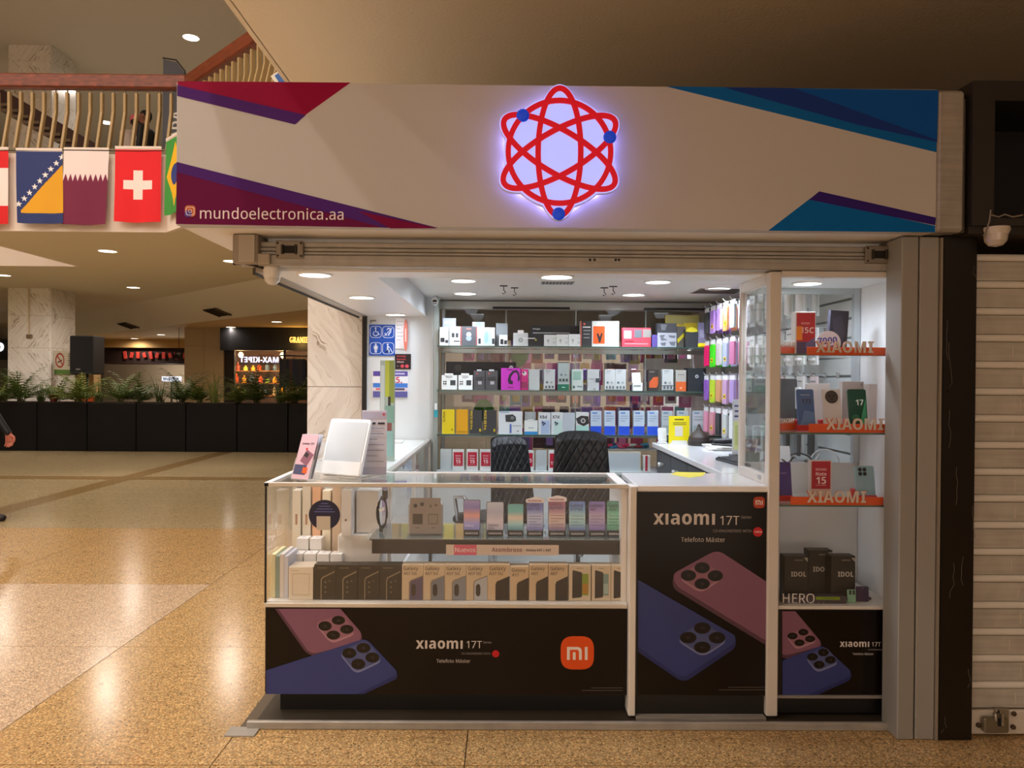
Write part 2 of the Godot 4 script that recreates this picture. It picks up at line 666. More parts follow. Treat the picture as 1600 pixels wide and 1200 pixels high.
	# marble clad column standing behind the planters, through both storeys
	marble_pier("column_left", -10.78, -9.88, 16.15, 17.05, 0.0, 3.4, 0.70, true, "veined cream marble column between the planters and the far shops")
	marble_pier("column_upper", -10.78, -9.88, 16.15, 17.05, 4.4, 8.65, 0.78, true, "")
	# book-matched marble wall beside the kiosk
	marble_pier("wall_marble", -1.525, -1.075, 5.74, 6.4, 0.0, 3.4, 0.715, false, "")
	# a thin conduit and its little box on the column's face
	var con := thing("junction_box", "small grey electrical box on a conduit down the marble column", "box", Vector3(-10.3, 2.35, -16.1))
	part(con, "cover", box_mesh(Vector3(0.12, 0.08, 0.05), 0.01), mt("7a6a55", 0.6))
	tube(con, "conduit", [Vector3(0, 0.04, 0.02), Vector3(0, 1.04, 0.02)], 0.012, mt("cbb694", 0.5))
	# no-smoking sign on the column's side
	var ns := thing("no_smoking_sign", "white no-smoking sign with a red ring and green foot on the marble column", "sign", Vector3(-9.845, 1.79, -16.62))
	ns.rotation.y = PI / 2
	part(ns, "plate", box_mesh(Vector3(0.80, 0.52, 0.012)), mt("cfc9b4", 0.5))
	var ring_st := new_st()
	var outer := disc_pts(V(-0.19, 0.05), 0.165, 0.165, 32)
	var inner := disc_pts(V(-0.19, 0.05), 0.13, 0.13, 32)
	for i in 32:
		var j := (i + 1) % 32
		quad(ring_st, Vector3(outer[i].x, outer[i].y, 0), Vector3(outer[j].x, outer[j].y, 0), Vector3(inner[j].x, inner[j].y, 0), Vector3(inner[i].x, inner[i].y, 0), Vector3.BACK)
	part(ns, "ring", ring_st.commit(), mt("a8322a", 0.5), Vector3(0, 0, 0.009))
	part(ns, "stroke", box_mesh(Vector3(0.29, 0.03, 0.002)), mt("a8322a", 0.5), Vector3(-0.19, 0.05, 0.009), Vector3(0, 0, -0.8))
	part(ns, "cigarette", box_mesh(Vector3(0.17, 0.025, 0.002)), mt("2a2620", 0.5), Vector3(-0.19, 0.03, 0.008), Vector3(0, 0, 0.35))
	part(ns, "foot_band", box_mesh(Vector3(0.80, 0.10, 0.002)), mt("55803a", 0.5), Vector3(0, -0.205, 0.008))
	for k in 6:
		part(ns, "text_line", box_mesh(Vector3(0.17 + 0.04 * (k % 2), 0.018, 0.002)), mt("4a4640", 0.6), Vector3(0.21, 0.2 - k * 0.05, 0.008))
	# black column loudspeaker on its pole
	var sp := thing("loudspeaker", "tall black loudspeaker on a pole beside the marble column", "speaker", at(136, 700, 15.9) * Vector3(1, 0, 1))
	part(sp, "cabinet", box_mesh(Vector3(0.52, 0.82, 0.42), 0.02), mt("15120f", 0.7), Vector3(0, 1.94, 0))
	part(sp, "grille", box_mesh(Vector3(0.46, 0.74, 0.01)), mt("0e0c0b", 0.9), Vector3(0, 1.96, 0.213))
	part(sp, "badge", box_mesh(Vector3(0.09, 0.035, 0.004)), mt("6a6a68", 0.4), Vector3(-0.07, 1.64, 0.22))
	tube(sp, "pole", [Vector3(0, 0, 0), Vector3(0, 1.55, 0)], 0.03, mt("1a1816", 0.5))
	part(sp, "base", lathe([V(0.001, 0.03), V(0.28, 0.03), V(0.3, 0.0), V(0.001, 0.0)]), mt("1a1816", 0.5))

func marble_pier(called: String, x0: float, x1: float, Z0: float, Z1: float, y0: float, y1: float, ph: float, side: bool, label: String):
	var o := structure(called, label, "column" if label != "" else "")
	slab(o, "core", x0 + 0.012, x1 - 0.012, y0, y1, Z0 + 0.012, Z1, mt("6b5d48", 0.8))
	var ms := []
	for k in 2:
		var m := StandardMaterial3D.new()
		m.albedo_texture = marble_tex
		m.albedo_color = hexc("ffffff")
		m.roughness = 0.25
		m.uv1_triplanar = false
		ms.append(m)
	var n := int(ceil((y1 - y0) / ph))
	for i in n:
		var a := y0 + i * ph
		var b := minf(y1, a + ph)
		var flip := i % 2 == 1
		panel_uv(o, Vector3(x0, a + 0.002, -Z0), Vector3(x1 - x0, 0, 0), Vector3(0, b - a - 0.004, 0), Vector3(0, 0, 0.018), ms[0], flip, i)
		if side:
			panel_uv(o, Vector3(x1, a + 0.002, -Z0), Vector3(0, 0, -(Z1 - Z0)), Vector3(0, b - a - 0.004, 0), Vector3(0.018, 0, 0), ms[0], flip, i + 3)

# one marble slab with its own piece of the veining; alternate rows are mirrored
func panel_uv(parent: Node3D, o: Vector3, u: Vector3, v: Vector3, n: Vector3, m: Material, flip: bool, k: int):
	var st := new_st()
	var s := Vector2(u.length(), v.length()) / (1.4 if u.length() > 0.6 else 0.8)
	var off := Vector2(0.13, 0.0) + Vector2(0.0, 0.07 * (k % 2))
	var q := [[0, 0], [1, 0], [1, 1], [0, 1]]
	var order := [0, 2, 1, 0, 3, 2]
	for i in order:
		var c: Array = q[i]
		st.set_normal(n.normalized())
		var vv: float = c[1] if flip else 1.0 - c[1]
		st.set_uv(off + Vector2(c[0] * s.x, vv * s.y))
		st.add_vertex(o + u * c[0] + v * c[1] + n)
	for e in [[0, 1, -v], [1, 2, u], [2, 3, v], [3, 0, -u]]:
		var a: Vector3 = o + u * q[e[0]][0] + v * q[e[0]][1]
		var b: Vector3 = o + u * q[e[1]][0] + v * q[e[1]][1]
		st.set_uv(off)
		quad(st, a, b, b + n, a + n, e[2])
	part(parent, "panel", st.commit(), m)

# ---------------------------------------------------------------- shops across the hall
func build_far_shops():
	# pale pier between the far shops
	var p := structure("column_far")
	slab(p, "pier_core", -9.45, -8.30, 0, 2.95, 21.9, 22.6, mt("a08a66", 0.6))
	for i in 4:
		for k in 2:
			slab(p, "panel", -9.45 + k * 0.575 + 0.003, -9.45 + (k + 1) * 0.575 - 0.003, i * 0.8 + 0.003, minf(2.95, i * 0.8 + 0.797), 21.87, 21.9, mt("cbb58c", 0.4))
	# dark bakery shop front with its lit name
	var sf := structure("wall_bakery")
	slab(sf, "sign_band", -8.3, -2.0, 2.28, 2.93, 21.6, 22.0, mt("1b1b20", 0.6))
	slab(sf, "side_pier", -8.3, -8.02, 0, 2.3, 21.95, 22.1, mt("2c2418", 0.6))
	slab(sf, "back_wall", -9.3, -2.0, 0, 2.95, 25.4, 25.6, mt("4a2f18", 0.8))
	slab(sf, "end_wall", -9.4, -9.3, 0, 2.95, 22.0, 25.6, mt("4a2f18", 0.8))
	slab(sf, "end_wall", -2.0, -1.9, 0, 2.95, 21.6, 25.6, mt("4a2f18", 0.8))
	var pane := structure("window_1")
	slab(pane, "pane", -8.0, -2.1, 0.05, 2.28, 21.85, 21.86, glass("eef4f0", 0.06))
	for x in [-8.0, -6.5, -5.1]:
		slab(pane, "mullion", x - 0.03, x + 0.03, 0, 2.28, 21.83, 21.88, mt("20180f", 0.5))
	var nm := thing("shop_sign", "lit golden shop name on the dark fascia across the hall", "sign", Vector3(at(470, 531, 21.6).x, at(470, 531, 21.6).y, -21.6))
	var t := txt(nm, "GRANIER", Vector3(0, 0, 0.014), 0.64, 0.0, glow("ffc86a", 1.4), true, Vector3.ZERO, 0.03, true)
	t.basis = t.basis * Basis.from_scale(Vector3(1, 1.7, 1))
	var am := OmniLight3D.new()
	lit(am, nm, Vector3(0, -0.1, 0.25), "ffc86a", 0.25, 0.1)
	var rv := thing("reflection_lettering", "white glowing reversed letters standing in for a reflection in the bakery window", "sign", Vector3(at(405, 562, 22.2).x, at(405, 562, 22.2).y, -22.2))
	var rm := txt(rv, "MAX-KIPET", Vector3.ZERO, 1.15, 0.0, glow("d8dcff", 2.2), true, Vector3(0, PI, 0), 0.01)  # mirrored glowing letters imitate a sign reflected in the pane
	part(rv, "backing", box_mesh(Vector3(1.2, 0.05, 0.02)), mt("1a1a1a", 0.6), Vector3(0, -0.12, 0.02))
	# lit shelves of the bakery, with bread, bottles and bags
	var r := RandomNumberGenerator.new()
	r.seed = 21
	var sh := thing("display_shelving", "lit wooden shelving stacked with goods inside the dark bakery shop", "shelving", Vector3(-8.1, 0, -24.2))
	for y in [0.9, 1.3, 1.7]:
		part(sh, "shelf", box_mesh(Vector3(2.0, 0.03, 0.35)), mt("8a5a2a", 0.5), Vector3(0, y, 0))
	for x in [-1.0, 1.0]:
		part(sh, "upright", box_mesh(Vector3(0.05, 2.1, 0.35)), mt("3a2412", 0.6), Vector3(x, 1.05, 0))
	var cols := ["d8a020", "c04a18", "6f9a30", "e0d6b0", "7a2c1c", "b0c050", "f0c860", "4a6a8a"]
	for y in [0.915, 1.315, 1.715]:
		for k in 8:
			var hh := r.randf_range(0.16, 0.30)
			var c: String = cols[r.randi() % cols.size()]
			var b := thing("bottle", "small %s jar standing on the lit bakery shelving" % ["amber", "rust", "green", "cream", "brown", "lime", "honey", "blue"][cols.find(c)], "bottle", Vector3(-8.95 + k * 0.24 + r.randf_range(-0.04, 0.04), y, -24.15), "goods on the bakery shelving")
			part(b, "body", lathe([V(0.001, 0), V(0.07, 0), V(0.07, hh * 0.6), V(0.03, hh * 0.75), V(0.03, hh), V(0.001, hh)], 10), mt(c, 0.3))
	for k in 2:
		var bl := thing("pendant_lamp", "warm pendant lamp hanging over the bakery counter", "lamp", Vector3(-8.3 + k * 1.3, 2.2, -23.3), "bakery pendants")
		part(bl, "bulb", lathe([V(0.001, -0.09), V(0.06, -0.06), V(0.085, 0), V(0.05, 0.07), V(0.001, 0.09)], 12), glow("ffd9a0", 4.0))
		tube(bl, "flex", [Vector3(0, 0.08, 0), Vector3(0, 0.75, 0)], 0.008, mt("201810", 0.6))
		lit(OmniLight3D.new(), bl, Vector3(0, -0.12, 0.0), "ffc888", 3.0, 0.06)
	var rk := thing("clothes_rack", "rack of dark garments hanging beside the bakery window", "rack", Vector3(at(462, 600, 21.2).x - 0.1, 0, -21.2))
	tube(rk, "bar", [Vector3(-0.35, 2.12, 0), Vector3(0.45, 2.12, 0)], 0.02, mt("2a2a2a", 0.4, 0.8))
	for s in [-0.35, 0.45]:
		tube(rk, "post", [Vector3(s, 0, 0), Vector3(s, 2.12, 0)], 0.02, mt("2a2a2a", 0.4, 0.8))
	for k in 8:
		var gc: String = ["1c1a1e", "241c1a", "141418", "3a2016", "191b24"][k % 5]
		var g := part(rk, "garment", extrude(rounded([V(-0.05, -0.75), V(0.05, -0.75), V(0.045, 0.0), V(0.0, 0.06), V(-0.045, 0.0)], 0.02, 3), -0.22, 0.22), mt(gc, 0.9), Vector3(-0.28 + k * 0.09, 1.98, 0))
		g.rotation.y = 0.15
	# far take-away with red lettering
	var tk := structure("wall_takeaway")
	slab(tk, "sign_band", -16.5, -11.2, 2.0, 2.62, 29.2, 29.5, mt("2a140e", 0.7))
	slab(tk, "back_wall", -17.0, -11.0, 0, 2.0, 31.5, 31.7, mt("9a8f80", 0.7))
	slab(tk, "bulkhead", -18.5, -9.0, 2.62, 2.95, 29.0, 29.6, mt("caa468", 0.7))
	slab(tk, "end_pier", -16.8, -16.1, 0, 2.95, 29.1, 29.6, mt("b08a58", 0.5))
	var tks := thing("takeaway_sign", "red glowing lettering over the far take-away counter", "sign", Vector3(-13.6, 2.33, -29.15))
	for k in 11:      # the lettering is too far to read: red strokes of uneven height
		part(tks, "letter_stroke", box_mesh(Vector3(0.13, [0.30, 0.22, 0.26, 0.20][k % 4], 0.03), 0.01), glow("b03428", 0.22), Vector3(-1.3 + k * 0.25, 0.0, 0.015), Vector3(0, 0, [0.15, -0.2, 0.0, 0.3][k % 4]))
	var bs := thing("menu_sign", "small white lit sign reading burger above the planter", "sign", Vector3(-11.0, 1.42, -24.5))
	part(bs, "light_box", box_mesh(Vector3(0.62, 0.16, 0.06)), glow("e6ecff", 1.3))
	txt(bs, "BURGER", Vector3(0, 0, 0.04), 0.52, 0.0, mt("1a1a1e", 0.6), true)
	tube(bs, "post", [Vector3(0, -1.42, 0), Vector3(0, -0.08, 0)], 0.03, mt("2a2a2a", 0.5))
	var wf := thing("wifi_sign", "square black sign with a white wireless symbol by the pale pier", "sign", Vector3(-9.62, 2.16, -21.9))
	part(wf, "plate", box_mesh(Vector3(0.24, 0.28, 0.02)), mt("15120f", 0.6))
	tube(wf, "hanger", [Vector3(0, 0.14, 0), Vector3(0, 0.79, 0)], 0.008, mt("15120f", 0.6), 6)
	for k in 3:
		var arc := []
		for i in 9:
			var a := PI * 0.25 + PI * 0.5 * i / 8
			arc.append(Vector3(cos(a) * (0.03 + k * 0.03), sin(a) * (0.03 + k * 0.03) - 0.05, 0.014))
		tube(wf, "arc", arc, 0.006, mt("d8d4cc", 0.5), 5)
	lit(OmniLight3D.new(), tks, Vector3(0.0, -0.9, -1.0), "fff0dc", 2.0, 0.2)
	# sign at the hall's far end, partly out of view
	var mk := thing("store_sign", "black sign band with white lit letters left of the marble column", "sign", Vector3(-15.92, 2.27, -22.2))
	part(mk, "band", box_mesh(Vector3(3.4, 0.62, 0.1)), mt("101012", 0.6), Vector3(-0.4, 0, 0))
	txt(mk, "MAX-KIP", Vector3(-0.15, 0, 0.06), 2.3, 0.0, glow("f2f4ff", 1.2), true, Vector3.ZERO, 0.02)
	for s in [-1.9, 1.2]:
		part(mk, "post", box_mesh(Vector3(0.12, 1.95, 0.12)), mt("101012", 0.6), Vector3(s, -1.28, -0.02))
	var yl := thing("blade_sign", "yellow lit blade sign hanging at the edge of the hall", "sign", Vector3(-11.02, 2.80, -16.0))
	part(yl, "face", box_mesh(Vector3(0.16, 0.24, 0.08), 0.02), glow("e8d420", 1.0), Vector3(-0.05, 0, 0))
	tube(yl, "hanger", [Vector3(-0.05, 0.1, 0), Vector3(-0.05, 0.6, 0)], 0.01, mt("2a2a2a", 0.5))

func lit(l: Light3D, parent: Node3D, pos: Vector3, h: String, energy: float, size: float):
	l.name = "lamp_light"
	l.light_color = hexc(h)
	l.light_energy = energy
	l.light_size = size
	l.shadow_enabled = true
	if l is OmniLight3D:
		l.omni_range = 40.0
		l.omni_attenuation = 2.0
	elif l is SpotLight3D:
		l.spot_range = 40.0
		l.spot_attenuation = 2.0
	parent.add_child(l, true)
	l.position = pos

# ---------------------------------------------------------------- gallery railing and flags
func bar_pts(top: Vector3, out: Vector3) -> Array:
	# bent flat bar: straight below the handrail, then leaning out to the slab edge
	return [top, top + Vector3(0, -0.26, 0), top + Vector3(0, -1.14, 0) + out]

func build_balcony():
	var wood := tri("rail_wood", "8e4526", wood_tex, 2.0, 0.35)
	var bar := mt("a58a5c", 0.5)
	var steel := mt("8d8578", 0.4, 0.5)
	var ry := 5.55
	var rl := thing("gallery_railing", "gallery railing with red-brown wooden handrail and bent bronze bars behind the flags", "railing", Vector3(-5.8, 4.42, -10.05))
	part(rl, "handrail", box_mesh(Vector3(3.1, 0.19, 0.14), 0.02), wood, rl.to_local(Vector3(-5.86, ry - 0.09, -10.05)))
	part(rl, "bottom_rail", box_mesh(Vector3(3.1, 0.10, 0.05), 0.005), mt("77664a", 0.5), rl.to_local(Vector3(-5.86, 4.47, -9.9)))
	for k in 19:
		var x := -7.32 + k * 0.155
		bent_bar(rl, Vector3(x, ry - 0.24, -10.05), Vector3(0, 0, 0.20), bar)
		tube(rl, "pin", [rl.to_local(Vector3(x, ry - 0.26, -10.05)), rl.to_local(Vector3(x, ry - 0.17, -10.05))], 0.008, steel, 6)
	var r2 := thing("corner_railing", "gallery railing running diagonally up past the sign's corner with closely set bars", "railing", Vector3(-3.0, 4.42, -8.5))
	var hr := part(r2, "handrail", box_mesh(Vector3(4.3, 0.19, 0.14), 0.02), wood, r2.to_local(Vector3(-2.9, ry - 0.09, -8.65)))
	hr.rotation.y = -PI / 4
	for k in 27:
		var t := k / 26.0
		var p := Vector3(-4.35 + 3.0 * t, ry - 0.24, -10.05 + 3.0 * t)
		bent_bar(r2, p, Vector3(-0.14, 0, 0.14), bar)
	var ft := part(r2, "bottom_rail", box_mesh(Vector3(4.3, 0.10, 0.05), 0.005), mt("77664a", 0.5), r2.to_local(Vector3(-2.98, 4.47, -8.5)))
	ft.rotation.y = -PI / 4
	# upper floor: dark stair string, blue counter, banner
	var stg := thing("stair_flight", "dark brown stair string climbing behind the gallery railing", "stairs", Vector3(-8.8, 4.4, -13.6))
	var ss := part(stg, "string", box_mesh(Vector3(3.6, 0.28, 0.2)), mt("3a1c12", 0.6), stg.to_local(at(60, 186, 13.6)))
	ss.rotation.z = -0.52
	for k in 8:
		part(stg, "step", box_mesh(Vector3(0.3, 0.05, 0.9)), mt("6b5a48", 0.6), stg.to_local(at(8 + k * 16, 168 + k * 9, 13.9)))
	var cn := thing("blue_counter", "pale blue counter standing on the upper floor behind the bars", "counter", Vector3(-8.2, 4.4, -14.2))
	part(cn, "body", box_mesh(Vector3(3.6, 0.95, 0.5), 0.01), mt("5b7898", 0.6), Vector3(0, 0.475, 0))
	part(cn, "worktop", box_mesh(Vector3(3.7, 0.05, 0.6), 0.01), mt("8fa6bf", 0.4), Vector3(0, 0.97, 0))
	var fb := thing("feather_banner", "dark grey feather banner with white letters standing on the upper floor", "banner", Vector3(-5.02, 4.4, -11.2))
	var fpts := PackedVector2Array([V(-0.16, 0.3), V(0.16, 0.3), V(0.2, 1.45), V(0.16, 1.68), V(0.04, 1.83), V(-0.15, 1.87)])
	part(fb, "cloth", extrude(fpts, -0.004, 0.004), mt("55565e", 0.8))
	tube(fb, "pole", [Vector3(0.2, 0, 0), Vector3(0.215, 1.45, 0), Vector3(0.17, 1.70, 0), Vector3(0.04, 1.86, 0), Vector3(-0.16, 1.89, 0)], 0.012, mt("1c1a1a", 0.5))
	txt(fb, "ADA", Vector3(0.05, 0.88, 0.008), 0.0, 0.16, mt("dedad2", 0.6), true, Vector3(0, 0, PI / 2))
	part(fb, "base", box_mesh(Vector3(0.4, 0.04, 0.4), 0.01), mt("1c1a1a", 0.5), Vector3(0.1, 0.02, 0))
	var bw := thing("folded_sign", "small blue and white folded card on the railing above the sign", "card", at(437, 122, 7.0))
	part(bw, "card", box_mesh(Vector3(0.12, 0.12, 0.01)), mt("e6e2da", 0.6), Vector3.ZERO, Vector3(0, 0, 0.6))
	part(bw, "blue_field", box_mesh(Vector3(0.08, 0.10, 0.004)), mt("2e62b0", 0.6), Vector3(0.015, 0.0, 0.008), Vector3(0, 0, 0.6))
	tube(bw, "string", [Vector3(0, 0.05, 0), Vector3(0.25, 0.35, -0.2)], 0.004, mt("cfc4b0", 0.7), 5)
	# flags on their cord
	var cord := thing("flag_cord", "thin dark cord along the gallery edge that the flags hang from", "cord", Vector3(-5.8, 4.43, -9.72))
	tube(cord, "cord", [Vector3(-1.6, 0.02, 0), Vector3(-0.8, 0.0, 0), Vector3(0, 0.015, 0), Vector3(1.0, 0.01, 0), Vector3(1.32, 0.02, 0.0)], 0.006, mt("2a2420", 0.8), 6)
	# [name, x px from..to, y px top..bottom, painter]
	flag("canada_flag", "red and white flag with a maple leaf half out of view beside the blue flag", -62, 13, 231, 350, 0)
	flag("blue_yellow_flag", "blue flag with a yellow triangle and a diagonal row of white stars", 25, 97, 233, 349, 1)
	flag("maroon_flag", "maroon flag with a serrated white top band", 100, 170, 232, 351, 2)
	flag("red_cross_flag", "bright red flag with a white cross in the middle", 180, 252, 230, 347, 3)
	flag("green_flag", "green flag with a yellow diamond tucked behind the sign's corner", 256, 328, 221, 340, 4)

func bent_bar(parent: Node3D, top: Vector3, out: Vector3, m: Material):
	var st := new_st()
	var p := bar_pts(top, out)
	var w := 0.036
	for i in 2:
		var a: Vector3 = p[i]
		var b: Vector3 = p[i + 1]
		var y := (b - a).normalized()
		var x := out.normalized().cross(Vector3.UP).normalized()
		x = (x - y * x.dot(y)).normalized()
		var z := x.cross(y)
		add_box(st, parent.to_local((a + b) / 2), Vector3(w, (b - a).length() + 0.01, w * 1.5), 0.004, Basis(x, y, z))
	part(parent, "bar", st.commit(), m)

func in_star(p: Vector2, c: Vector2, r: float) -> bool:
	var d := p - c
	var a := fposmod(atan2(d.x, -d.y), TAU / 5.0) - TAU / 10.0
	var rr := d.length()
	var k := absf(a) / (TAU / 10.0)
	return rr < r * lerpf(0.42, 1.0, k * k)

func flag(called: String, label: String, x0: float, x1: float, y0: float, y1: float, kind: int):
	var w := 110
	var h := 180
	var im := Image.create(w, h, false, Image.FORMAT_RGB8)
	for y in h:
		for x in w:
			var u := (x + 0.5) / w
			var v := (y + 0.5) / h
			var c := Color.WHITE
			if v < 0.03:
				c = Color(0.93, 0.88, 0.85)
			elif kind == 0:
				c = hexc("d8141c") if v < 0.26 or v > 0.76 else hexc("f2e6e2")
				if absf(u - 0.5) / 0.34 + absf(v - 0.5) / 0.2 < 1.0:
					c = hexc("d8141c")
			elif kind == 1:
				c = hexc("26356e")
				var d := (0.84 - v) - (u - 0.06) * 0.68
				if d < 0.0 and v < 0.86 and u > 0.08:
					c = hexc("e2a41c")
				for k in 9:
					var s := Vector2(0.04 + k * 0.118, 0.745 - k * 0.080)
					if in_star(Vector2(u, v * h / w), Vector2(s.x, s.y * h / w), 0.075):
						c = hexc("f0ece8")
			elif kind == 2:
				var tz := absf(fposmod(u * 9.0, 1.0) - 0.5) * 2.0
				c = hexc("efe0e0") if v < 0.33 + tz * 0.10 else hexc("74193f")
			elif kind == 3:
				c = hexc("e3121e")
				var pu := absf(u - 0.5)
				var pv := absf(v - 0.5) * h / w
				if (pu < 0.10 and pv < 0.32) or (pv < 0.10 and pu < 0.31):
					c = hexc("f4e8e4")
			else:
				c = hexc("3a9a40")
				if absf(u - 0.5) / 0.42 + absf(v - 0.5) / 0.42 < 1.0:
					c = hexc("f0c020")
				if Vector2(u - 0.5, (v - 0.5) * h / w).length() < 0.22:
					c = hexc("23408c")
			im.set_pixel(x, y, c)
	var m := StandardMaterial3D.new()
	m.albedo_texture = ImageTexture.create_from_image(im)
	m.roughness = 0.75
	m.texture_repeat = false
	m.backlight_enabled = true
	m.backlight = Color(0.15, 0.15, 0.15)
	var Z := 9.72
	var a := at(x0, y0, Z)
	var b := at(x1, y1, Z)
	var o := thing(called, label, "flag", Vector3(a.x, a.y, -Z), "flags hung along the gallery")
	if kind == 4:
		o.position = Vector3(-4.42, a.y, -9.66)
		o.rotation.y = -PI / 4
	var st := SurfaceTool.new()
	st.begin(Mesh.PRIMITIVE_TRIANGLES)
	var nx := 10
	var ny := 14
	var fw := b.x - a.x
	var fh := a.y - b.y
	for j in ny + 1:
		for i in nx + 1:
			var u := float(i) / nx
			var v := float(j) / ny
			st.set_uv(Vector2(u, v))
			var z := sin(u * 9.0 + kind * 1.7 + v * 2.0) * 0.014 * v + 0.02 * v
			st.add_vertex(Vector3(fw * (u + 0.05 * v * sin(kind * 2.1)), -fh * v - 0.012 * sin(u * PI) * v, z))
	for j in ny:
		for i in nx:
			var q := j * (nx + 1) + i
			for id in [q, q + 1, q + nx + 2, q, q + nx + 2, q + nx + 1]:
				st.add_index(id)
	st.generate_normals()
	part(o, "cloth", st.commit(), m)
	part(o, "sleeve", box_mesh(Vector3(fw, 0.03, 0.012)), mt("e8dcd4", 0.8), Vector3(fw / 2, 0.0, 0.0))

# ---------------------------------------------------------------- the kiosk's shell
func alu() -> StandardMaterial3D:
	return tri("alu", "bcb9b4", brushed_tex, 1.3, 0.4, 0.2)

func build_kiosk_shell():
	var white := mt("f1f2f2", 0.35)
	var gloss := mt("e0e6e9", 0.12)
	var roof := structure("ceiling_kiosk")
	slab(roof, "roof_box", -1.33, 1.75, 2.112, 2.688, 3.06, 5.95, mt("eeeae4", 0.5))
	slab(roof, "front_drop", -1.05, 1.73, 1.97, 2.112, 3.28, 3.47, white)
	slab(roof, "side_drop", -1.05, -0.60, 1.97, 2.112, 3.47, 5.62, white)
	slab(roof, "side_channel", -1.115, -1.05, 1.965, 2.06, 3.30, 5.66, alu(), 0.004)
	slab(roof, "channel_lip", -1.125, -1.115, 1.955, 1.985, 3.30, 5.66, mt("4a4238", 0.5))
	var wl := structure("wall_sign")
	slab(wl, "panel", -1.05, -0.535, 0, 1.97, 5.62, 5.72, gloss)
	slab(wl, "upper_panel", -0.60, -0.535, 1.97, 2.112, 5.62, 5.72, gloss)
	slab(wl, "edge_seal", -1.082, -1.048, 0, 1.97, 5.60, 5.72, mt("0f0d0c", 0.5))
	var wr := structure("wall_side")
	slab(wr, "partition", 1.752, 1.80, 0, 2.112, 3.2, 8.4, mt("eceeee", 0.4))
	slab(wr, "lining", 1.738, 1.752, 0.45, 2.0, 3.22, 3.64, mt("f0f1f2", 0.25))
	# floor plate that the counters stand on
	var pl := structure("floor_plate")
	slab(pl, "plate", -1.06, 1.70, 0.0, 0.022, 3.165, 3.66, mt("3a332a", 0.5))
	slab(pl, "shop_floor", -1.06, 1.70, 0.0, 0.022, 3.66, 5.8, mt("d8d2c8", 0.4))
	slab(pl, "shutter_track", -1.09, 1.70, 0.0, 0.034, 3.145, 3.165, alu(), 0.003)
	slab(pl, "corner_plate", -1.16, -1.035, 0.0, 0.006, 3.08, 3.16, alu())
	slab(pl, "side_track", -1.12, -1.06, 0.0, 0.008, 3.16, 5.6, mt("6a5f50", 0.5, 0.3))
	# shutter housing: stacked aluminium slats, end boxes, locking plates
	var tr := thing("shutter_rail", "aluminium roller shutter bottom rail drawn up under the sign", "shutter", Vector3(0.29, 2.0, -3.2))
	slab(tr, "upper_slat", -1.06, 1.66, 2.062, 2.085, 3.205, 3.275, alu(), 0.004)
	slab(tr, "upper_slat", -1.06, 1.66, 2.045, 2.06, 3.205, 3.275, alu(), 0.003)
	slab(tr, "middle_slat", -1.06, 1.66, 2.030, 2.043, 3.205, 3.275, alu(), 0.003)
	slab(tr, "bottom_rail", -1.07, 1.70, 1.980, 2.028, 3.195, 3.275, alu(), 0.004)
	slab(tr, "end_box", -1.168, -1.06, 1.985, 2.112, 3.17, 3.32, mt("9d9284", 0.5, 0.3), 0.006)
	slab(tr, "end_cover", -1.14, -1.07, 1.99, 2.108, 3.163, 3.17, mt("b0a697", 0.45, 0.3), 0.002)
	slab(tr, "end_box", 1.66, 1.742, 1.99, 2.112, 3.18, 3.32, mt("9d9284", 0.5, 0.3), 0.006)
	slab(tr, "clip", -1.07, -1.01, 1.985, 2.03, 3.175, 3.20, mt("a79c8d", 0.5, 0.3), 0.004)
	for s in [[431, 376, 474, 404], [1352, 384, 1394, 412]]:
		var a := at(s[0], s[1], 3.19)
		var b := at(s[2], s[3], 3.19)
		var lk := thing("shutter_lock", "worn steel locking plate with a hook slot on the shutter rail, " + ("dome camera end" if s[0] < 800 else "showcase end"), "lock", Vector3((a.x + b.x) / 2, (a.y + b.y) / 2, -3.19))
		var w := b.x - a.x
		var h := a.y - b.y
		part(lk, "plate", box_mesh(Vector3(w, h, 0.010), 0.003), mt("8c8377", 0.5, 0.6))
		part(lk, "slot", box_mesh(Vector3(w * 0.42, h * 0.42, 0.004)), mt("14110e", 0.8), Vector3(0, 0, 0.005))
		for q in [-1, 1]:
			part(lk, "hook", box_mesh(Vector3(w * 0.09, h * 0.55, 0.012), 0.003), mt("3a352e", 0.5, 0.6), Vector3(q * w * 0.24, 0, 0.009))
			for q2 in [-1, 1]:
				part(lk, "rivet", lathe([V(0.001, 0.003), V(0.004, 0.002), V(0.005, 0)], 8), mt("2c2620", 0.5, 0.6), Vector3(q * w * 0.42, q2 * h * 0.36, 0.005), Vector3(PI / 2, 0, 0))
	for x in [922, 929, 962, 967]:
		part(tr, "screw_hole", lathe([V(0.001, 0.002), V(0.005, 0.001), V(0.006, 0)], 8), mt("1a1612", 0.7), tr.to_local(at(x, 406, 3.194)), Vector3(PI / 2, 0, 0))
	# grey steel guide post at the right of the shop front
	var gp := structure("trim_1", "tall grey steel shutter guide post beside the black stone pilaster", "post")
	slab(gp, "guide", 1.652, 1.722, 0, 2.105, 3.07, 3.2, mt("98958f", 0.5, 0.1), 0.004)
	slab(gp, "cover_plate", 1.728, 1.808, 0, 2.105, 3.07, 3.2, mt("9e9b96", 0.5, 0.1), 0.004)
	slab(gp, "seal", 1.722, 1.728, 0, 2.105, 3.085, 3.2, mt("14110f", 0.8))

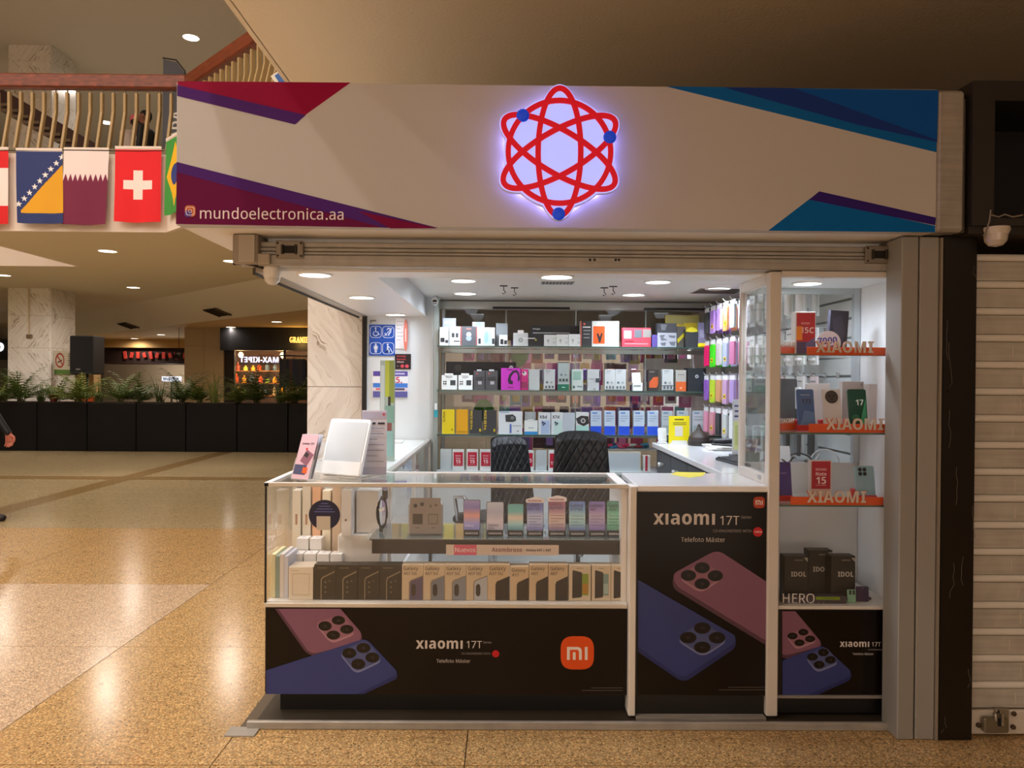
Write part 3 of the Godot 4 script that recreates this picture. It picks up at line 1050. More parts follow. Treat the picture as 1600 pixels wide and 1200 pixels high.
# ---------------------------------------------------------------- sign fascia
func build_fascia():
	var Z := 3.0
	var fa := thing("shop_fascia", "wide white shop fascia printed with magenta and blue wedges above the kiosk", "sign", Vector3(0.2, 2.4, -3.03))
	slab(fa, "face", -1.331, 1.752, 2.112, 2.690, 3.0, 3.06, mt("c6c3c2", 0.5, 0.0, 0.3), 0.002)
	var cap := slab(fa, "end_cap", 1.752, 1.866, 2.112, 2.688, 2.995, 3.10, alu(), 0.012)
	slab(fa, "return", 1.866, 1.88, 2.112, 2.66, 3.02, 3.4, mt("544a3c", 0.5))
	# flat prints: [colour, polygon in photograph pixels]
	var prints := [
		["92003a", [V(277, 127), V(548, 129), V(474, 182), V(278, 133)], 1],
		["4c2074", [V(277, 133), V(478, 180), V(461, 194.5), V(277, 150)], 2],
		["4c2074", [V(276, 253), V(684, 356), V(600, 356), V(276, 269)], 2],
		["660842", [V(276, 266), V(450, 308), V(640, 356.5), V(275, 350)], 1],
		["7a0840", [V(560, 330), V(684, 357), V(610, 357)], 3],
		["0a66b4", [V(1040, 135), V(1466, 141), V(1463, 238)], 1],
		["1c3a8e", [V(1130, 136.5), V(1466, 141), V(1464, 222), V(1340, 195)], 2],
		["0e56b0", [V(1240, 138), V(1466, 141), V(1464, 219)], 3],
		["36207c", [V(1280, 299), V(1462, 340), V(1461, 352), V(1264, 312)], 2],
		["0068b8", [V(1266, 310), V(1461, 353), V(1461, 363), V(1200, 360.5)], 1],
	]
	for p in prints:
		ppoly(fa, "print_wedge", p[1], Z, 0.0006 * p[2], mt(p[0], 0.45, 0.0, 0.25))
	# the account name and its little camera badge
	var h := txt(fa, "mundoelectronica.aa", fa.to_local(at(425, 334, Z)) + Vector3(0, 0, 0.0025), at(537, 334, Z).x - at(313, 334, Z).x, 0.0, mt("f0dfe4", 0.4))
	ppoly(fa, "badge", [V(289, 321), V(306, 321), V(306, 339), V(289, 339)], Z, 0.0024, mt("c8622c", 0.4), 6)
	ppoly(fa, "badge_corner", [V(289, 329), V(300, 329), V(300, 339), V(289, 339)], Z, 0.0027, mt("4a3a9a", 0.4), 4)
	badge_ring(fa, fa.to_local(at(297.5, 330, Z)) + Vector3(0, 0, 0.003), 0.0055, 0.0072, mt("f4e6e0", 0.4))
	badge_frame(fa, fa.to_local(at(297.5, 330, Z)) + Vector3(0, 0, 0.003), 0.034, 0.0022, mt("f4e6e0", 0.4))
	# glowing atom emblem standing off the fascia
	var c := at(874, 238, 2.95)
	var lg := thing("atom_emblem", "glowing white atom emblem with red orbits and three blue balls on the fascia", "sign", Vector3(c.x, c.y, -2.95))
	var A := 0.264
	var Bm := 0.086
	var sm := PackedVector2Array()
	for i in 216:
		var th := TAU * i / 216.0
		var best := 0.222
		for k in 3:
			var a := th - PI / 2 - k * PI / 3
			best = maxf(best, 1.0 / sqrt(pow(cos(a) / (A + 0.006), 2) + pow(sin(a) / (Bm + 0.016), 2)))
		sm.append(Vector2(cos(th), sin(th)) * best)
	part(lg, "light_box", extrude(sm, -0.030, 0.0), mt("e8e9f4", 0.3))
	part(lg, "lit_face", extrude(sm, 0.0, 0.002), glow("aab4ff", 0.85))
	for k in 3:
		var rm := ring_mesh(A - 0.011, Bm - 0.001, 0.022, 72)
		part(lg, "orbit", rm, glow("d4001f", 0.42), Vector3(0, 0, 0.004 + 0.0006 * k), Vector3(0, 0, PI / 2 + k * PI / 3))
	part(lg, "orbit", ring_mesh(0.204, 0.204, 0.021, 72), glow("d4001f", 0.42), Vector3(0, 0, 0.0062))
	for p in [[817, 180], [953, 214], [873, 334]]:
		var q := lg.to_local(at(p[0], p[1], 2.94))
		part(lg, "electron", lathe([V(0.001, 0.012), V(0.018, 0.010), V(0.025, 0.004), V(0.026, 0)], 24), glow("0a45dc", 0.35), Vector3(q.x, q.y, 0.007), Vector3(PI / 2, 0, 0))
	# strip of lamps hidden behind the emblem that throws the halo
	for i in 12:
		var a := TAU * (i + 0.5) / 12.0
		var pos := Vector3(cos(a) * 0.195, sin(a) * 0.195, -0.036)
		part(lg, "led_bulb", box_mesh(Vector3(0.02, 0.02, 0.006)), glow("b8b4ff", 1.5), pos)
		lit(OmniLight3D.new(), lg, pos + Vector3(0, 0, -0.003), "9c96ff", 0.036, 0.008)
	part(lg, "stand_off", box_mesh(Vector3(0.10, 0.10, 0.014)), mt("cfd0d8", 0.5), Vector3(0, 0, -0.042))

func ring_mesh(a: float, b: float, w: float, n: int) -> Mesh:
	var st := new_st()
	var o := []
	var inn := []
	for i in n:
		var t := TAU * i / n
		var p := Vector2(cos(t) * a, sin(t) * b)
		var nr := Vector2(cos(t) / a, sin(t) / b).normalized()
		o.append(p + nr * w / 2)
		inn.append(p - nr * w / 2)
	for i in n:
		var j := (i + 1) % n
		for z in [0.003]:
			quad(st, Vector3(o[i].x, o[i].y, z), Vector3(o[j].x, o[j].y, z), Vector3(inn[j].x, inn[j].y, z), Vector3(inn[i].x, inn[i].y, z), Vector3.BACK)
		quad(st, Vector3(o[i].x, o[i].y, -0.004), Vector3(o[j].x, o[j].y, -0.004), Vector3(o[j].x, o[j].y, 0.003), Vector3(o[i].x, o[i].y, 0.003), Vector3(o[i].x, o[i].y, 0))
		quad(st, Vector3(inn[i].x, inn[i].y, -0.004), Vector3(inn[j].x, inn[j].y, -0.004), Vector3(inn[j].x, inn[j].y, 0.003), Vector3(inn[i].x, inn[i].y, 0.003), -Vector3(o[i].x, o[i].y, 0))
	return st.commit()

func badge_ring(parent: Node3D, c: Vector3, r0: float, r1: float, m: Material):
	var st := new_st()
	for i in 20:
		var a := TAU * i / 20
		var b := TAU * (i + 1) / 20
		quad(st, c + Vector3(cos(a) * r0, sin(a) * r0, 0), c + Vector3(cos(b) * r0, sin(b) * r0, 0), c + Vector3(cos(b) * r1, sin(b) * r1, 0), c + Vector3(cos(a) * r1, sin(a) * r1, 0), Vector3.BACK)
	part(parent, "badge_ring", st.commit(), m)

func badge_frame(parent: Node3D, c: Vector3, s: float, w: float, m: Material):
	var o := rounded(rect_pts(s, s), s * 0.3)
	var i2 := rounded(rect_pts(s - 2 * w, s - 2 * w), s * 0.27)
	var st := new_st()
	for i in o.size():
		var j := (i + 1) % o.size()
		quad(st, c + Vector3(o[i].x, o[i].y, 0), c + Vector3(o[j].x, o[j].y, 0), c + Vector3(i2[j].x, i2[j].y, 0), c + Vector3(i2[i].x, i2[i].y, 0), Vector3.BACK)
	part(parent, "badge_frame", st.commit(), m)

# ---------------------------------------------------------------- posters
# a printed phone back: body outline, darker edge, camera island, lenses; all in photograph pixels on the poster's plane
func poster_phone(p: Node3D, Z: float, body: Array, edge: Array, island: Array, lenses: Array, cols: Array, rb: float, ri: float, lift := 0.0006, clip := Rect2()):
	ppoly_clip(p, "phone_edge", edge, Z, lift, mt(cols[1], 0.3), rb, clip)
	ppoly_clip(p, "phone_body", body, Z, lift + 0.0003, mt(cols[0], 0.3), rb, clip)
	ppoly_clip(p, "camera_edge", island.map(func(v): return v + Vector2(0, 3.0)), Z, lift + 0.0005, mt(cols[3], 0.3), ri, clip)
	ppoly_clip(p, "camera_island", island, Z, lift + 0.0007, mt(cols[2], 0.3), ri, clip)
	for l in lenses:
		var d := []
		for v in disc_pts(V(l[0], l[1]), l[2], l[3], 24):
			d.append(v)
		ppoly_clip(p, "lens", d, Z, lift + 0.0010, mt("110d10", 0.2), 0.0, clip)
		var d2 := []
		for v in disc_pts(V(l[0], l[1]), l[2] * 0.3, l[3] * 0.3, 12):
			d2.append(v)
		ppoly_clip(p, "lens_core", d2, Z, lift + 0.0012, mt("2a2326", 0.2), 0.0, clip)

func ppoly_clip(p: Node3D, called: String, pts: Array, Z: float, lift: float, m: Material, r: float, clip: Rect2):
	var src := rounded(pts, r) if r > 0.0 else PackedVector2Array(pts)
	if clip.size.x > 0.0:
		var box := PackedVector2Array([clip.position, clip.position + Vector2(clip.size.x, 0), clip.end, clip.position + Vector2(0, clip.size.y)])
		var out := Geometry2D.intersect_polygons(src, box)
		if out.is_empty():
			return
		src = out[0]
	var arr := []
	for v in src:
		arr.append(v)
	ppoly(p, called, arr, Z, lift, m)

func mi_badge(p: Node3D, c: Vector2, s: float, Z: float, col := "e8520e"):
	ppoly(p, "maker_badge", [c + V(-s, -s), c + V(s, -s), c + V(s, s), c + V(-s, s)], Z, 0.0008, mt(col, 0.35), s * 0.75)
	var w := mt("f2e8e2", 0.4)
	var k := s * 0.10
	# the letter m as an arch with an inner stem, and the letter i
	var arch := []
	for v in [V(-0.62, 0.42), V(-0.62, -0.36), V(0.02, -0.36), V(0.20, -0.30), V(0.27, -0.14), V(0.27, 0.42), V(0.10, 0.42), V(0.10, -0.08), V(0.02, -0.19), V(-0.45, -0.19), V(-0.45, 0.42)]:
		arch.append(c + v * s)
	ppoly(p, "badge_letter", arch, Z, 0.0012, w)
	ppoly(p, "badge_letter", [c + V(-0.27, -0.04) * s, c + V(-0.10, -0.04) * s, c + V(-0.10, 0.42) * s, c + V(-0.27, 0.42) * s], Z, 0.0012, w)
	ppoly(p, "badge_letter", [c + V(0.45, -0.36) * s, c + V(0.62, -0.36) * s, c + V(0.62, 0.42) * s, c + V(0.45, 0.42) * s], Z, 0.0012, w)

func ptxt(p: Node3D, s: String, x0: float, x1: float, y: float, Z: float, m: Material, bold := false, lift := 0.001):
	var a := at(x0, y, Z)
	var b := at(x1, y, Z)
	txt(p, s, p.to_local((a + b) / 2) + Vector3(0, 0, lift), b.x - a.x, 0.0, m, bold)

const PINK := ["82566e", "563648", "926476", "b08494"]
const BLUE := ["303c7c", "202a68", "4c5688", "7a82b0"]

func build_counters():
	var black := mt("120d0b", 0.3)
	var kick := mt("0b0a09", 0.45)
	var wht := mt("e8e2da", 0.35)
	# glazed display counter at the front left
	var dc := thing("display_counter", "glazed display counter with a black phone poster along its base", "counter", Vector3(-0.25, 0.02, -3.44))
	slab(dc, "plinth", -0.99, 0.545, 0.022, 0.112, 3.29, 3.60, kick)
	slab(dc, "base", -1.045, 0.545, 0.112, 0.492, 3.245, 3.64, black, 0.003)
	slab(dc, "sill", -1.047, 0.545, 0.492, 0.512, 3.238, 3.645, mt("d2cabc", 0.35, 0.1), 0.003)
	slab(dc, "deck", -1.04, 0.545, 0.512, 0.516, 3.25, 3.64, mt("dcd8d0", 0.4))
	pane(dc, "front_pane", -1.04, 0.545, 0.512, 1.026, 3.243)
	slab(dc, "side_pane", -1.043, -1.038, 0.512, 1.026, 3.25, 3.64, glass("eefaf5", 0.02))
	slab(dc, "top_pane", -1.03, 0.50, 1.030, 1.037, 3.25, 3.63, glass("e4f6ee", 0.03))
	slab(dc, "front_rail", -1.05, 0.545, 1.022, 1.040, 3.235, 3.252, mt("d2cabc", 0.35, 0.1), 0.002)
	slab(dc, "back_rail", -1.05, 0.545, 1.022, 1.040, 3.625, 3.642, wht, 0.002)
	slab(dc, "side_rail", -1.05, -1.028, 1.022, 1.040, 3.235, 3.642, wht, 0.002)
	slab(dc, "end_rail", 0.50, 0.545, 1.022, 1.0405, 3.252, 3.642, wht, 0.002)
	slab(dc, "corner_strip", -1.047, -1.040, 0.512, 1.022, 3.240, 3.248, mt("15110e", 0.5))
	slab(dc, "end_panel", 0.520, 0.545, 0.512, 1.022, 3.27, 3.642, wht)
	# inner dark shelf
	slab(dc, "shelf", -0.60, 0.52, 0.775, 0.787, 3.30, 3.62, mt("2e3032", 0.15))
	slab(dc, "shelf_front", -0.59, 0.52, 0.715, 0.777, 3.305, 3.32, mt("1e1914", 0.4))
	slab(dc, "shelf_glass", -0.615, 0.52, 0.787, 0.791, 3.27, 3.62, glass("d8f0e8", 0.10))
	# poster on the base
	var Z := 3.2445
	var clip := Rect2(416, 951, 566, 133)
	var po := thing("counter_poster", "long black poster of two phones along the display counter base", "poster", Vector3(-0.25, 0.30, -Z))
	ppoly(po, "sheet", [V(415.5, 950), V(984, 951.5), V(984.5, 1086), V(415.5, 1084)], Z, 0.0004, mt("110b0a", 0.16, 0.0, 0.4))
	poster_phone(po, Z, [V(385, 880), V(470, 880), V(566, 990), V(562, 1004), V(492, 1021), V(482, 1018)], [V(380, 880), V(470, 880), V(566, 992), V(565, 1008), V(492, 1026), V(478, 1020)], [V(492, 972), V(536, 960), V(556, 988), V(518, 1003)], [[508, 978, 10.5, 7.5], [529, 969, 10.5, 7.0], [521, 992, 10.5, 7.0], [542, 983, 10.5, 7.0]], PINK, 8.0, 10.0, 0.0010, clip)
	poster_phone(po, Z, [V(360, 1065), V(572, 997), V(624, 1052), V(556, 1085), V(480, 1140), V(340, 1160)], [V(360, 1065), V(572, 997), V(625, 1058), V(556, 1090), V(480, 1140), V(340, 1160)], [V(530, 1018), V(572, 1000), V(598, 1030), V(556, 1050)], [[546, 1020, 11, 8.2], [568, 1012, 11, 8.0], [560, 1037, 11, 8.2], [582, 1027, 11, 8.0]], BLUE, 10.0, 10.0, 0.0024, clip)
	var ink := mt("d8cfcb", 0.4)
	ptxt(po, "xıaomı", 650, 723, 1007, Z, ink, true, 0.0012)
	ptxt(po, "17T", 729, 753, 1007, Z, ink, false, 0.0012)
	ptxt(po, "Series", 755, 768, 1003.5, Z, mt("9a928e", 0.4), false, 0.0012)
	ptxt(po, "CO-ENGINEERED WITH", 721, 766, 1021, Z, mt("8c8480", 0.4), false, 0.0012)
	ppoly(po, "red_dot", Array(disc_pts(V(774.5, 1021.5), 5.6, 5.6)), Z, 0.0010, mt("cc1420", 0.4))
	ptxt(po, "Telefoto Máster", 682, 735, 1032.5, Z, mt("c4bcb8", 0.4), false, 0.0012)
	mi_badge(po, V(902, 1020), 26, Z)
	for k in 2:
		ppoly(po, "small_print", [V(923 - k * 14, 1074 + k * 4.0), V(973, 1074 + k * 4.0), V(973, 1074 + 1.3 + k * 4.0), V(923 - k * 14, 1074 + 1.3 + k * 4.0)], Z, 0.0012, mt("4a4440", 0.5))
	# white upright between the counters
	var up := thing("counter_upright", "slim white upright between the display counter and the tall poster", "post", Vector3(0.56, 0.03, -3.24))
	slab(up, "leg", 0.547, 0.577, 0.034, 1.036, 3.205, 3.30, wht, 0.003)
	# solid service counter with the tall poster
	var sc := thing("service_counter", "white topped service counter behind the tall black poster", "counter", Vector3(0.86, 0.02, -3.42))
	slab(sc, "plinth", 0.58, 1.145, 0.034, 0.12, 3.23, 3.6, kick)
	slab(sc, "body", 0.58, 1.145, 0.12, 1.005, 3.222, 3.62, black)
	slab(sc, "worktop", 0.579, 1.165, 1.012, 1.040, 3.215, 3.645, mt("f3f3f4", 0.10), 0.004)
	slab(sc, "threshold", 0.58, 1.145, 0.022, 0.034, 3.19, 3.24, alu())
	ppolylevel(sc, "yellow_mark", [V(1056, 737.5), V(1103, 738), V(1098, 744), V(1078, 746.5), V(1062, 744), V(1048, 741)], 1.0408, mt("f4e400", 0.4))
	var Z2 := 3.2215
	var tp := thing("tall_poster", "tall black poster of a pink and a blue phone on the service counter", "poster", Vector3(0.86, 0.55, -Z2))
	var clip2 := Rect2(996.5, 768, 206, 317)
	ppoly(tp, "sheet", [V(996, 767.5), V(1203.5, 769), V(1201, 1087), V(996, 1085)], Z2, 0.0004, mt("110b0a", 0.16, 0.0, 0.4))
	poster_phone(tp, Z2, [V(1050, 897), V(1114, 862), V(1126, 862), V(1230, 930), V(1250, 1030), V(1195, 1000), V(1056, 915)], [V(1050, 902), V(1114, 862), V(1126, 862), V(1230, 930), V(1250, 1040), V(1195, 1007), V(1052, 920)], [V(1060, 901), V(1098, 876), V(1132, 899), V(1095, 924)], [[1097, 887, 12, 8.6], [1075.5, 899, 12, 8.6], [1117.5, 899.5, 12, 8.6], [1097, 912, 12, 8.6]], PINK, 10.0, 12.0, 0.0010, clip2)
	poster_phone(tp, Z2, [V(940, 880), V(996, 905), V(1149, 993), V(1148, 1004), V(1072, 1056), V(1060, 1056), V(996, 1010), V(900, 960)], [V(940, 880), V(996, 905), V(1150, 996), V(1149, 1012), V(1074, 1063), V(1062, 1063), V(996, 1018), V(900, 960)], [V(1056, 997), V(1096, 971), V(1138, 998), V(1098, 1024)], [[1097, 981, 13, 9], [1075, 996, 13, 9], [1120, 996, 13, 9], [1097, 1011, 13, 9]], BLUE, 9.0, 13.0, 0.0024, clip2)
	ptxt(tp, "xıaomı", 1021, 1117, 811, Z2, ink, true, 0.0012)
	ptxt(tp, "17T", 1125, 1155, 813, Z2, ink, false, 0.0012)
	ptxt(tp, "Series", 1158, 1174, 808, Z2, mt("9a928e", 0.4), false, 0.0012)
	ptxt(tp, "CO-ENGINEERED WITH", 1114, 1174, 829.5, Z2, mt("a09894", 0.4), false, 0.0012)
	ppoly(tp, "red_dot", Array(disc_pts(V(1184, 831), 7.5, 7.5)), Z2, 0.0010, mt("cc1420", 0.4))
	ptxt(tp, "Leica", 1179, 1190, 830.5, Z2, mt("f0dcdc", 0.4), true, 0.0014)
	ptxt(tp, "Telefoto Máster", 1064, 1133, 843, Z2, mt("c4bcb8", 0.4), false, 0.0012)
	mi_badge(tp, V(1186, 785), 9, Z2, "b03a18")
	for k in 2:
		ppoly(tp, "small_print", [V(1137 - k * 14, 1073 + k * 4.0), V(1195, 1073 + k * 4.0), V(1195, 1073 + 1.3 + k * 4.0), V(1137 - k * 14, 1073 + 1.3 + k * 4.0)], Z2, 0.0012, mt("4a4440", 0.5))
	# glazed counter along the open left side
	var lc := thing("side_counter", "white framed glass counter running back along the open side", "counter", Vector3(-0.8, 0.02, -4.6))
	slab(lc, "base", -1.04, -0.56, 0.022, 0.45, 3.66, 5.6, mt("e4e4e2", 0.4))
	slab(lc, "deck", -1.04, -0.575, 0.45, 0.47, 3.66, 5.6, wht)
	slab(lc, "outer_pane", -1.043, -1.038, 0.47, 1.02, 3.66, 5.6, glass("eefaf5", 0.06))
	slab(lc, "inner_pane", -0.570, -0.566, 0.47, 1.02, 3.66, 5.6, glass("eefaf5", 0.06))
	slab(lc, "top_pane", -1.03, -0.585, 1.026, 1.034, 3.66, 5.6, mt("e9f1ef", 0.06))
	slab(lc, "edge_rail", -0.588, -0.556, 1.018, 1.040, 3.645, 5.61, mt("b9b4ac", 0.3, 0.4), 0.003)
	slab(lc, "edge_rail", -1.05, -1.028, 1.018, 1.040, 3.645, 5.61, wht, 0.003)
	for z in [3.66, 4.62, 5.585]:
		slab(lc, "stile", -0.578, -0.558, 0.45, 1.02, z, z + 0.02, wht)
		slab(lc, "stile", -1.045, -1.03, 0.45, 1.02, z, z + 0.02, wht)
	slab(lc, "shelf", -1.02, -0.6, 0.74, 0.746, 3.70, 5.58, glass("d8f0e8", 0.10))
	# counter along the slat wall
	var rc := thing("desk_counter", "white topped desk counter with grey drawers along the slat wall", "counter", Vector3(1.4, 0.02, -4.6))
	slab(rc, "worktop", 1.085, 1.73, 1.006, 1.040, 3.648, 5.43, mt("f2f3f4", 0.10), 0.004)
	slab(rc, "carcass", 1.14, 1.73, 0.022, 1.006, 3.66, 5.42, mt("3a3c40", 0.6))
	for k in 4:
		var z0 := 5.41 - k * 0.44
		for j in 3:
			var d := slab(rc, "drawer", 1.122, 1.142, 0.10 + j * 0.30, 0.385 + j * 0.30, z0 - 0.43, z0, mt("595c61", 0.5), 0.004)
			part(d, "knob", lathe([V(0.001, 0.04), V(0.016, 0.04), V(0.018, 0.03), V(0.012, 0.0), V(0.001, 0)], 14), mt("d4d6d6", 0.25), Vector3(-0.011, 0.06, 0), Vector3(0, 0, PI / 2))

# a flat mark on a level surface, given by photograph pixels
func ppolylevel(parent: Node3D, called: String, px: Array, y: float, m: Material):
	var pts := PackedVector2Array()
	for p in px:
		var q := on_level(p.x, p.y, y)
		pts.append(Vector2(q.x, -q.z))
	var o := part(parent, called, extrude(pts, 0, 0), m)
	o.rotation.x = -PI / 2
	o.position = parent.to_local(Vector3(0, y, 0))

# ---------------------------------------------------------------- glass showcase at the right
func build_showcase():
	var wht := mt("d9d2ca", 0.35)
	var kick := mt("0b0a09", 0.45)
	var sh := thing("glass_showcase", "tall glass showcase with orange shelf signs beside the grey post", "showcase", Vector3(1.45, 0.02, -3.42))
	slab(sh, "front_post", 1.150, 1.200, 0.034, 1.975, 3.205, 3.255, wht, 0.004)
	slab(sh, "rear_post", 1.150, 1.178, 1.040, 1.975, 3.60, 3.63, wht, 0.003)
	slab(sh, "top_rail", 1.150, 1.178, 1.925, 1.975, 3.255, 3.60, wht, 0.003)
	slab(sh, "foot_rail", 1.150, 1.178, 1.040, 1.085, 3.255, 3.60, wht, 0.003)
	slab(sh, "side_pane", 1.162, 1.166, 1.08, 1.93, 3.255, 3.60, glass("e6f4f0", 0.06))
	slab(sh, "head_rail", 1.200, 1.735, 1.953, 1.978, 3.205, 3.25, wht, 0.002)
	pane(sh, "front_pane", 1.200, 1.733, 0.515, 1.953, 3.216)
	slab(sh, "edge_strip", 1.722, 1.736, 0.10, 1.955, 3.203, 3.222, mt("0e0c0b", 0.5))
	slab(sh, "base", 1.200, 1.73, 0.12, 0.500, 3.225, 3.62, mt("120d0b", 0.3))
	slab(sh, "sill", 1.200, 1.73, 0.500, 0.515, 3.215, 3.63, mt("d6d2ca", 0.3), 0.002)
	slab(sh, "plinth", 1.215, 1.70, 0.034, 0.112, 3.245, 3.60, kick)
	slab(sh, "lower_strip", 1.200, 1.73, 0.110, 0.122, 3.215, 3.25, mt("8a8580", 0.4))
	slab(sh, "roof", 1.178, 1.735, 1.955, 1.972, 3.25, 3.63, mt("f0f2f3", 0.4))
	slab(sh, "lower_back", 1.178, 1.735, 0.515, 1.10, 3.61, 3.625, mt("dcdedd", 0.3))
	slab(sh, "rear_stile", 1.706, 1.735, 1.10, 1.955, 3.60, 3.63, mt("c3ccd0", 0.3, 0.3))
	slab(sh, "rear_head", 1.178, 1.706, 1.925, 1.955, 3.605, 3.62, mt("b8c4c6", 0.3, 0.3))
	pane(sh, "rear_pane", 1.178, 1.706, 1.10, 1.925, 3.612)
	for y in [shelf_y(553), shelf_y(676), shelf_y(789)]:
		slab(sh, "shelf", 1.182, 1.733, y - 0.008, y, 3.235, 3.585, glass("cfeee2", 0.10))
		slab(sh, "shelf_edge", 1.182, 1.733, y - 0.008, y, 3.232, 3.235, mt("5c7a70", 0.15))
		for x in [1.185, 1.725]:
			slab(sh, "shelf_clip", x - 0.012, x + 0.010, y - 0.02, y + 0.008, 3.26, 3.30, mt("8d9290", 0.3, 0.8), 0.003)
	slab(sh, "hinge", 1.167, 1.185, 1.07, 1.10, 3.54, 3.58, mt("1a1a1c", 0.4), 0.003)
	slab(sh, "lock", 1.146, 1.150, 1.055, 1.075, 3.30, 3.34, mt("c8ccd0", 0.2, 0.8), 0.002)
	# poster on the base
	var Z := 3.2245
	var po := thing("showcase_poster", "small black phone poster across the foot of the glass showcase", "poster", Vector3(1.46, 0.3, -Z))
	var clip := Rect2(1222, 955, 179.5, 135)
	ppoly(po, "sheet", [V(1221.5, 954), V(1404, 955), V(1402, 1091), V(1221.5, 1090)], Z, 0.0004, mt("110b0a", 0.16, 0.0, 0.4))
	poster_phone(po, Z, [V(1160, 900), V(1230, 940), V(1282, 1002), V(1281, 1010), V(1228, 1024), V(1160, 1000)], [V(1160, 900), V(1230, 940), V(1283, 1004), V(1283, 1012), V(1230, 1030), V(1160, 1010)], [V(1228, 992), V(1260, 980), V(1276, 1000), V(1244, 1012)], [[1238, 993.5, 8, 5.2], [1255, 987.5, 8, 5.2], [1249, 1004, 8, 5.2], [1265.5, 998, 8, 5.2]], PINK, 6.0, 7.0, 0.0010, clip)
	poster_phone(po, Z, [V(1160, 1055), V(1285, 1008), V(1329, 1048), V(1327, 1057), V(1240, 1095), V(1160, 1130)], [V(1160, 1055), V(1285, 1008), V(1330, 1050), V(1329, 1062), V(1240, 1102), V(1160, 1130)], [V(1258, 1025), V(1290, 1010), V(1310, 1034), V(1276, 1048)], [[1269, 1026, 8.5, 6], [1286, 1019, 8.5, 6], [1279.5, 1038, 8.5, 6], [1297, 1030.5, 8.5, 6]], BLUE, 8.0, 8.0, 0.0024, clip)
	var ink := mt("d8cfcb", 0.4)
	ptxt(po, "xıaomı", 1312, 1358, 1006.5, Z, ink, true, 0.0012)
	ptxt(po, "17T", 1362, 1376, 1006.5, Z, ink, false, 0.0012)
	ptxt(po, "CO-ENGINEERED WITH", 1356, 1385, 1015, Z, mt("8c8480", 0.4), false, 0.0012)
	ppoly(po, "red_dot", Array(disc_pts(V(1390, 1015), 3.6, 3.6)), Z, 0.0010, mt("cc1420", 0.4))
	ptxt(po, "Telefoto Máster", 1332, 1365, 1021.5, Z, mt("c4bcb8", 0.4), false, 0.0012)
	mi_badge(po, V(1389, 969.5), 5, Z, "c8402a")

func shelf_y(py: float) -> float:
	return at(1310, py, 3.235).y

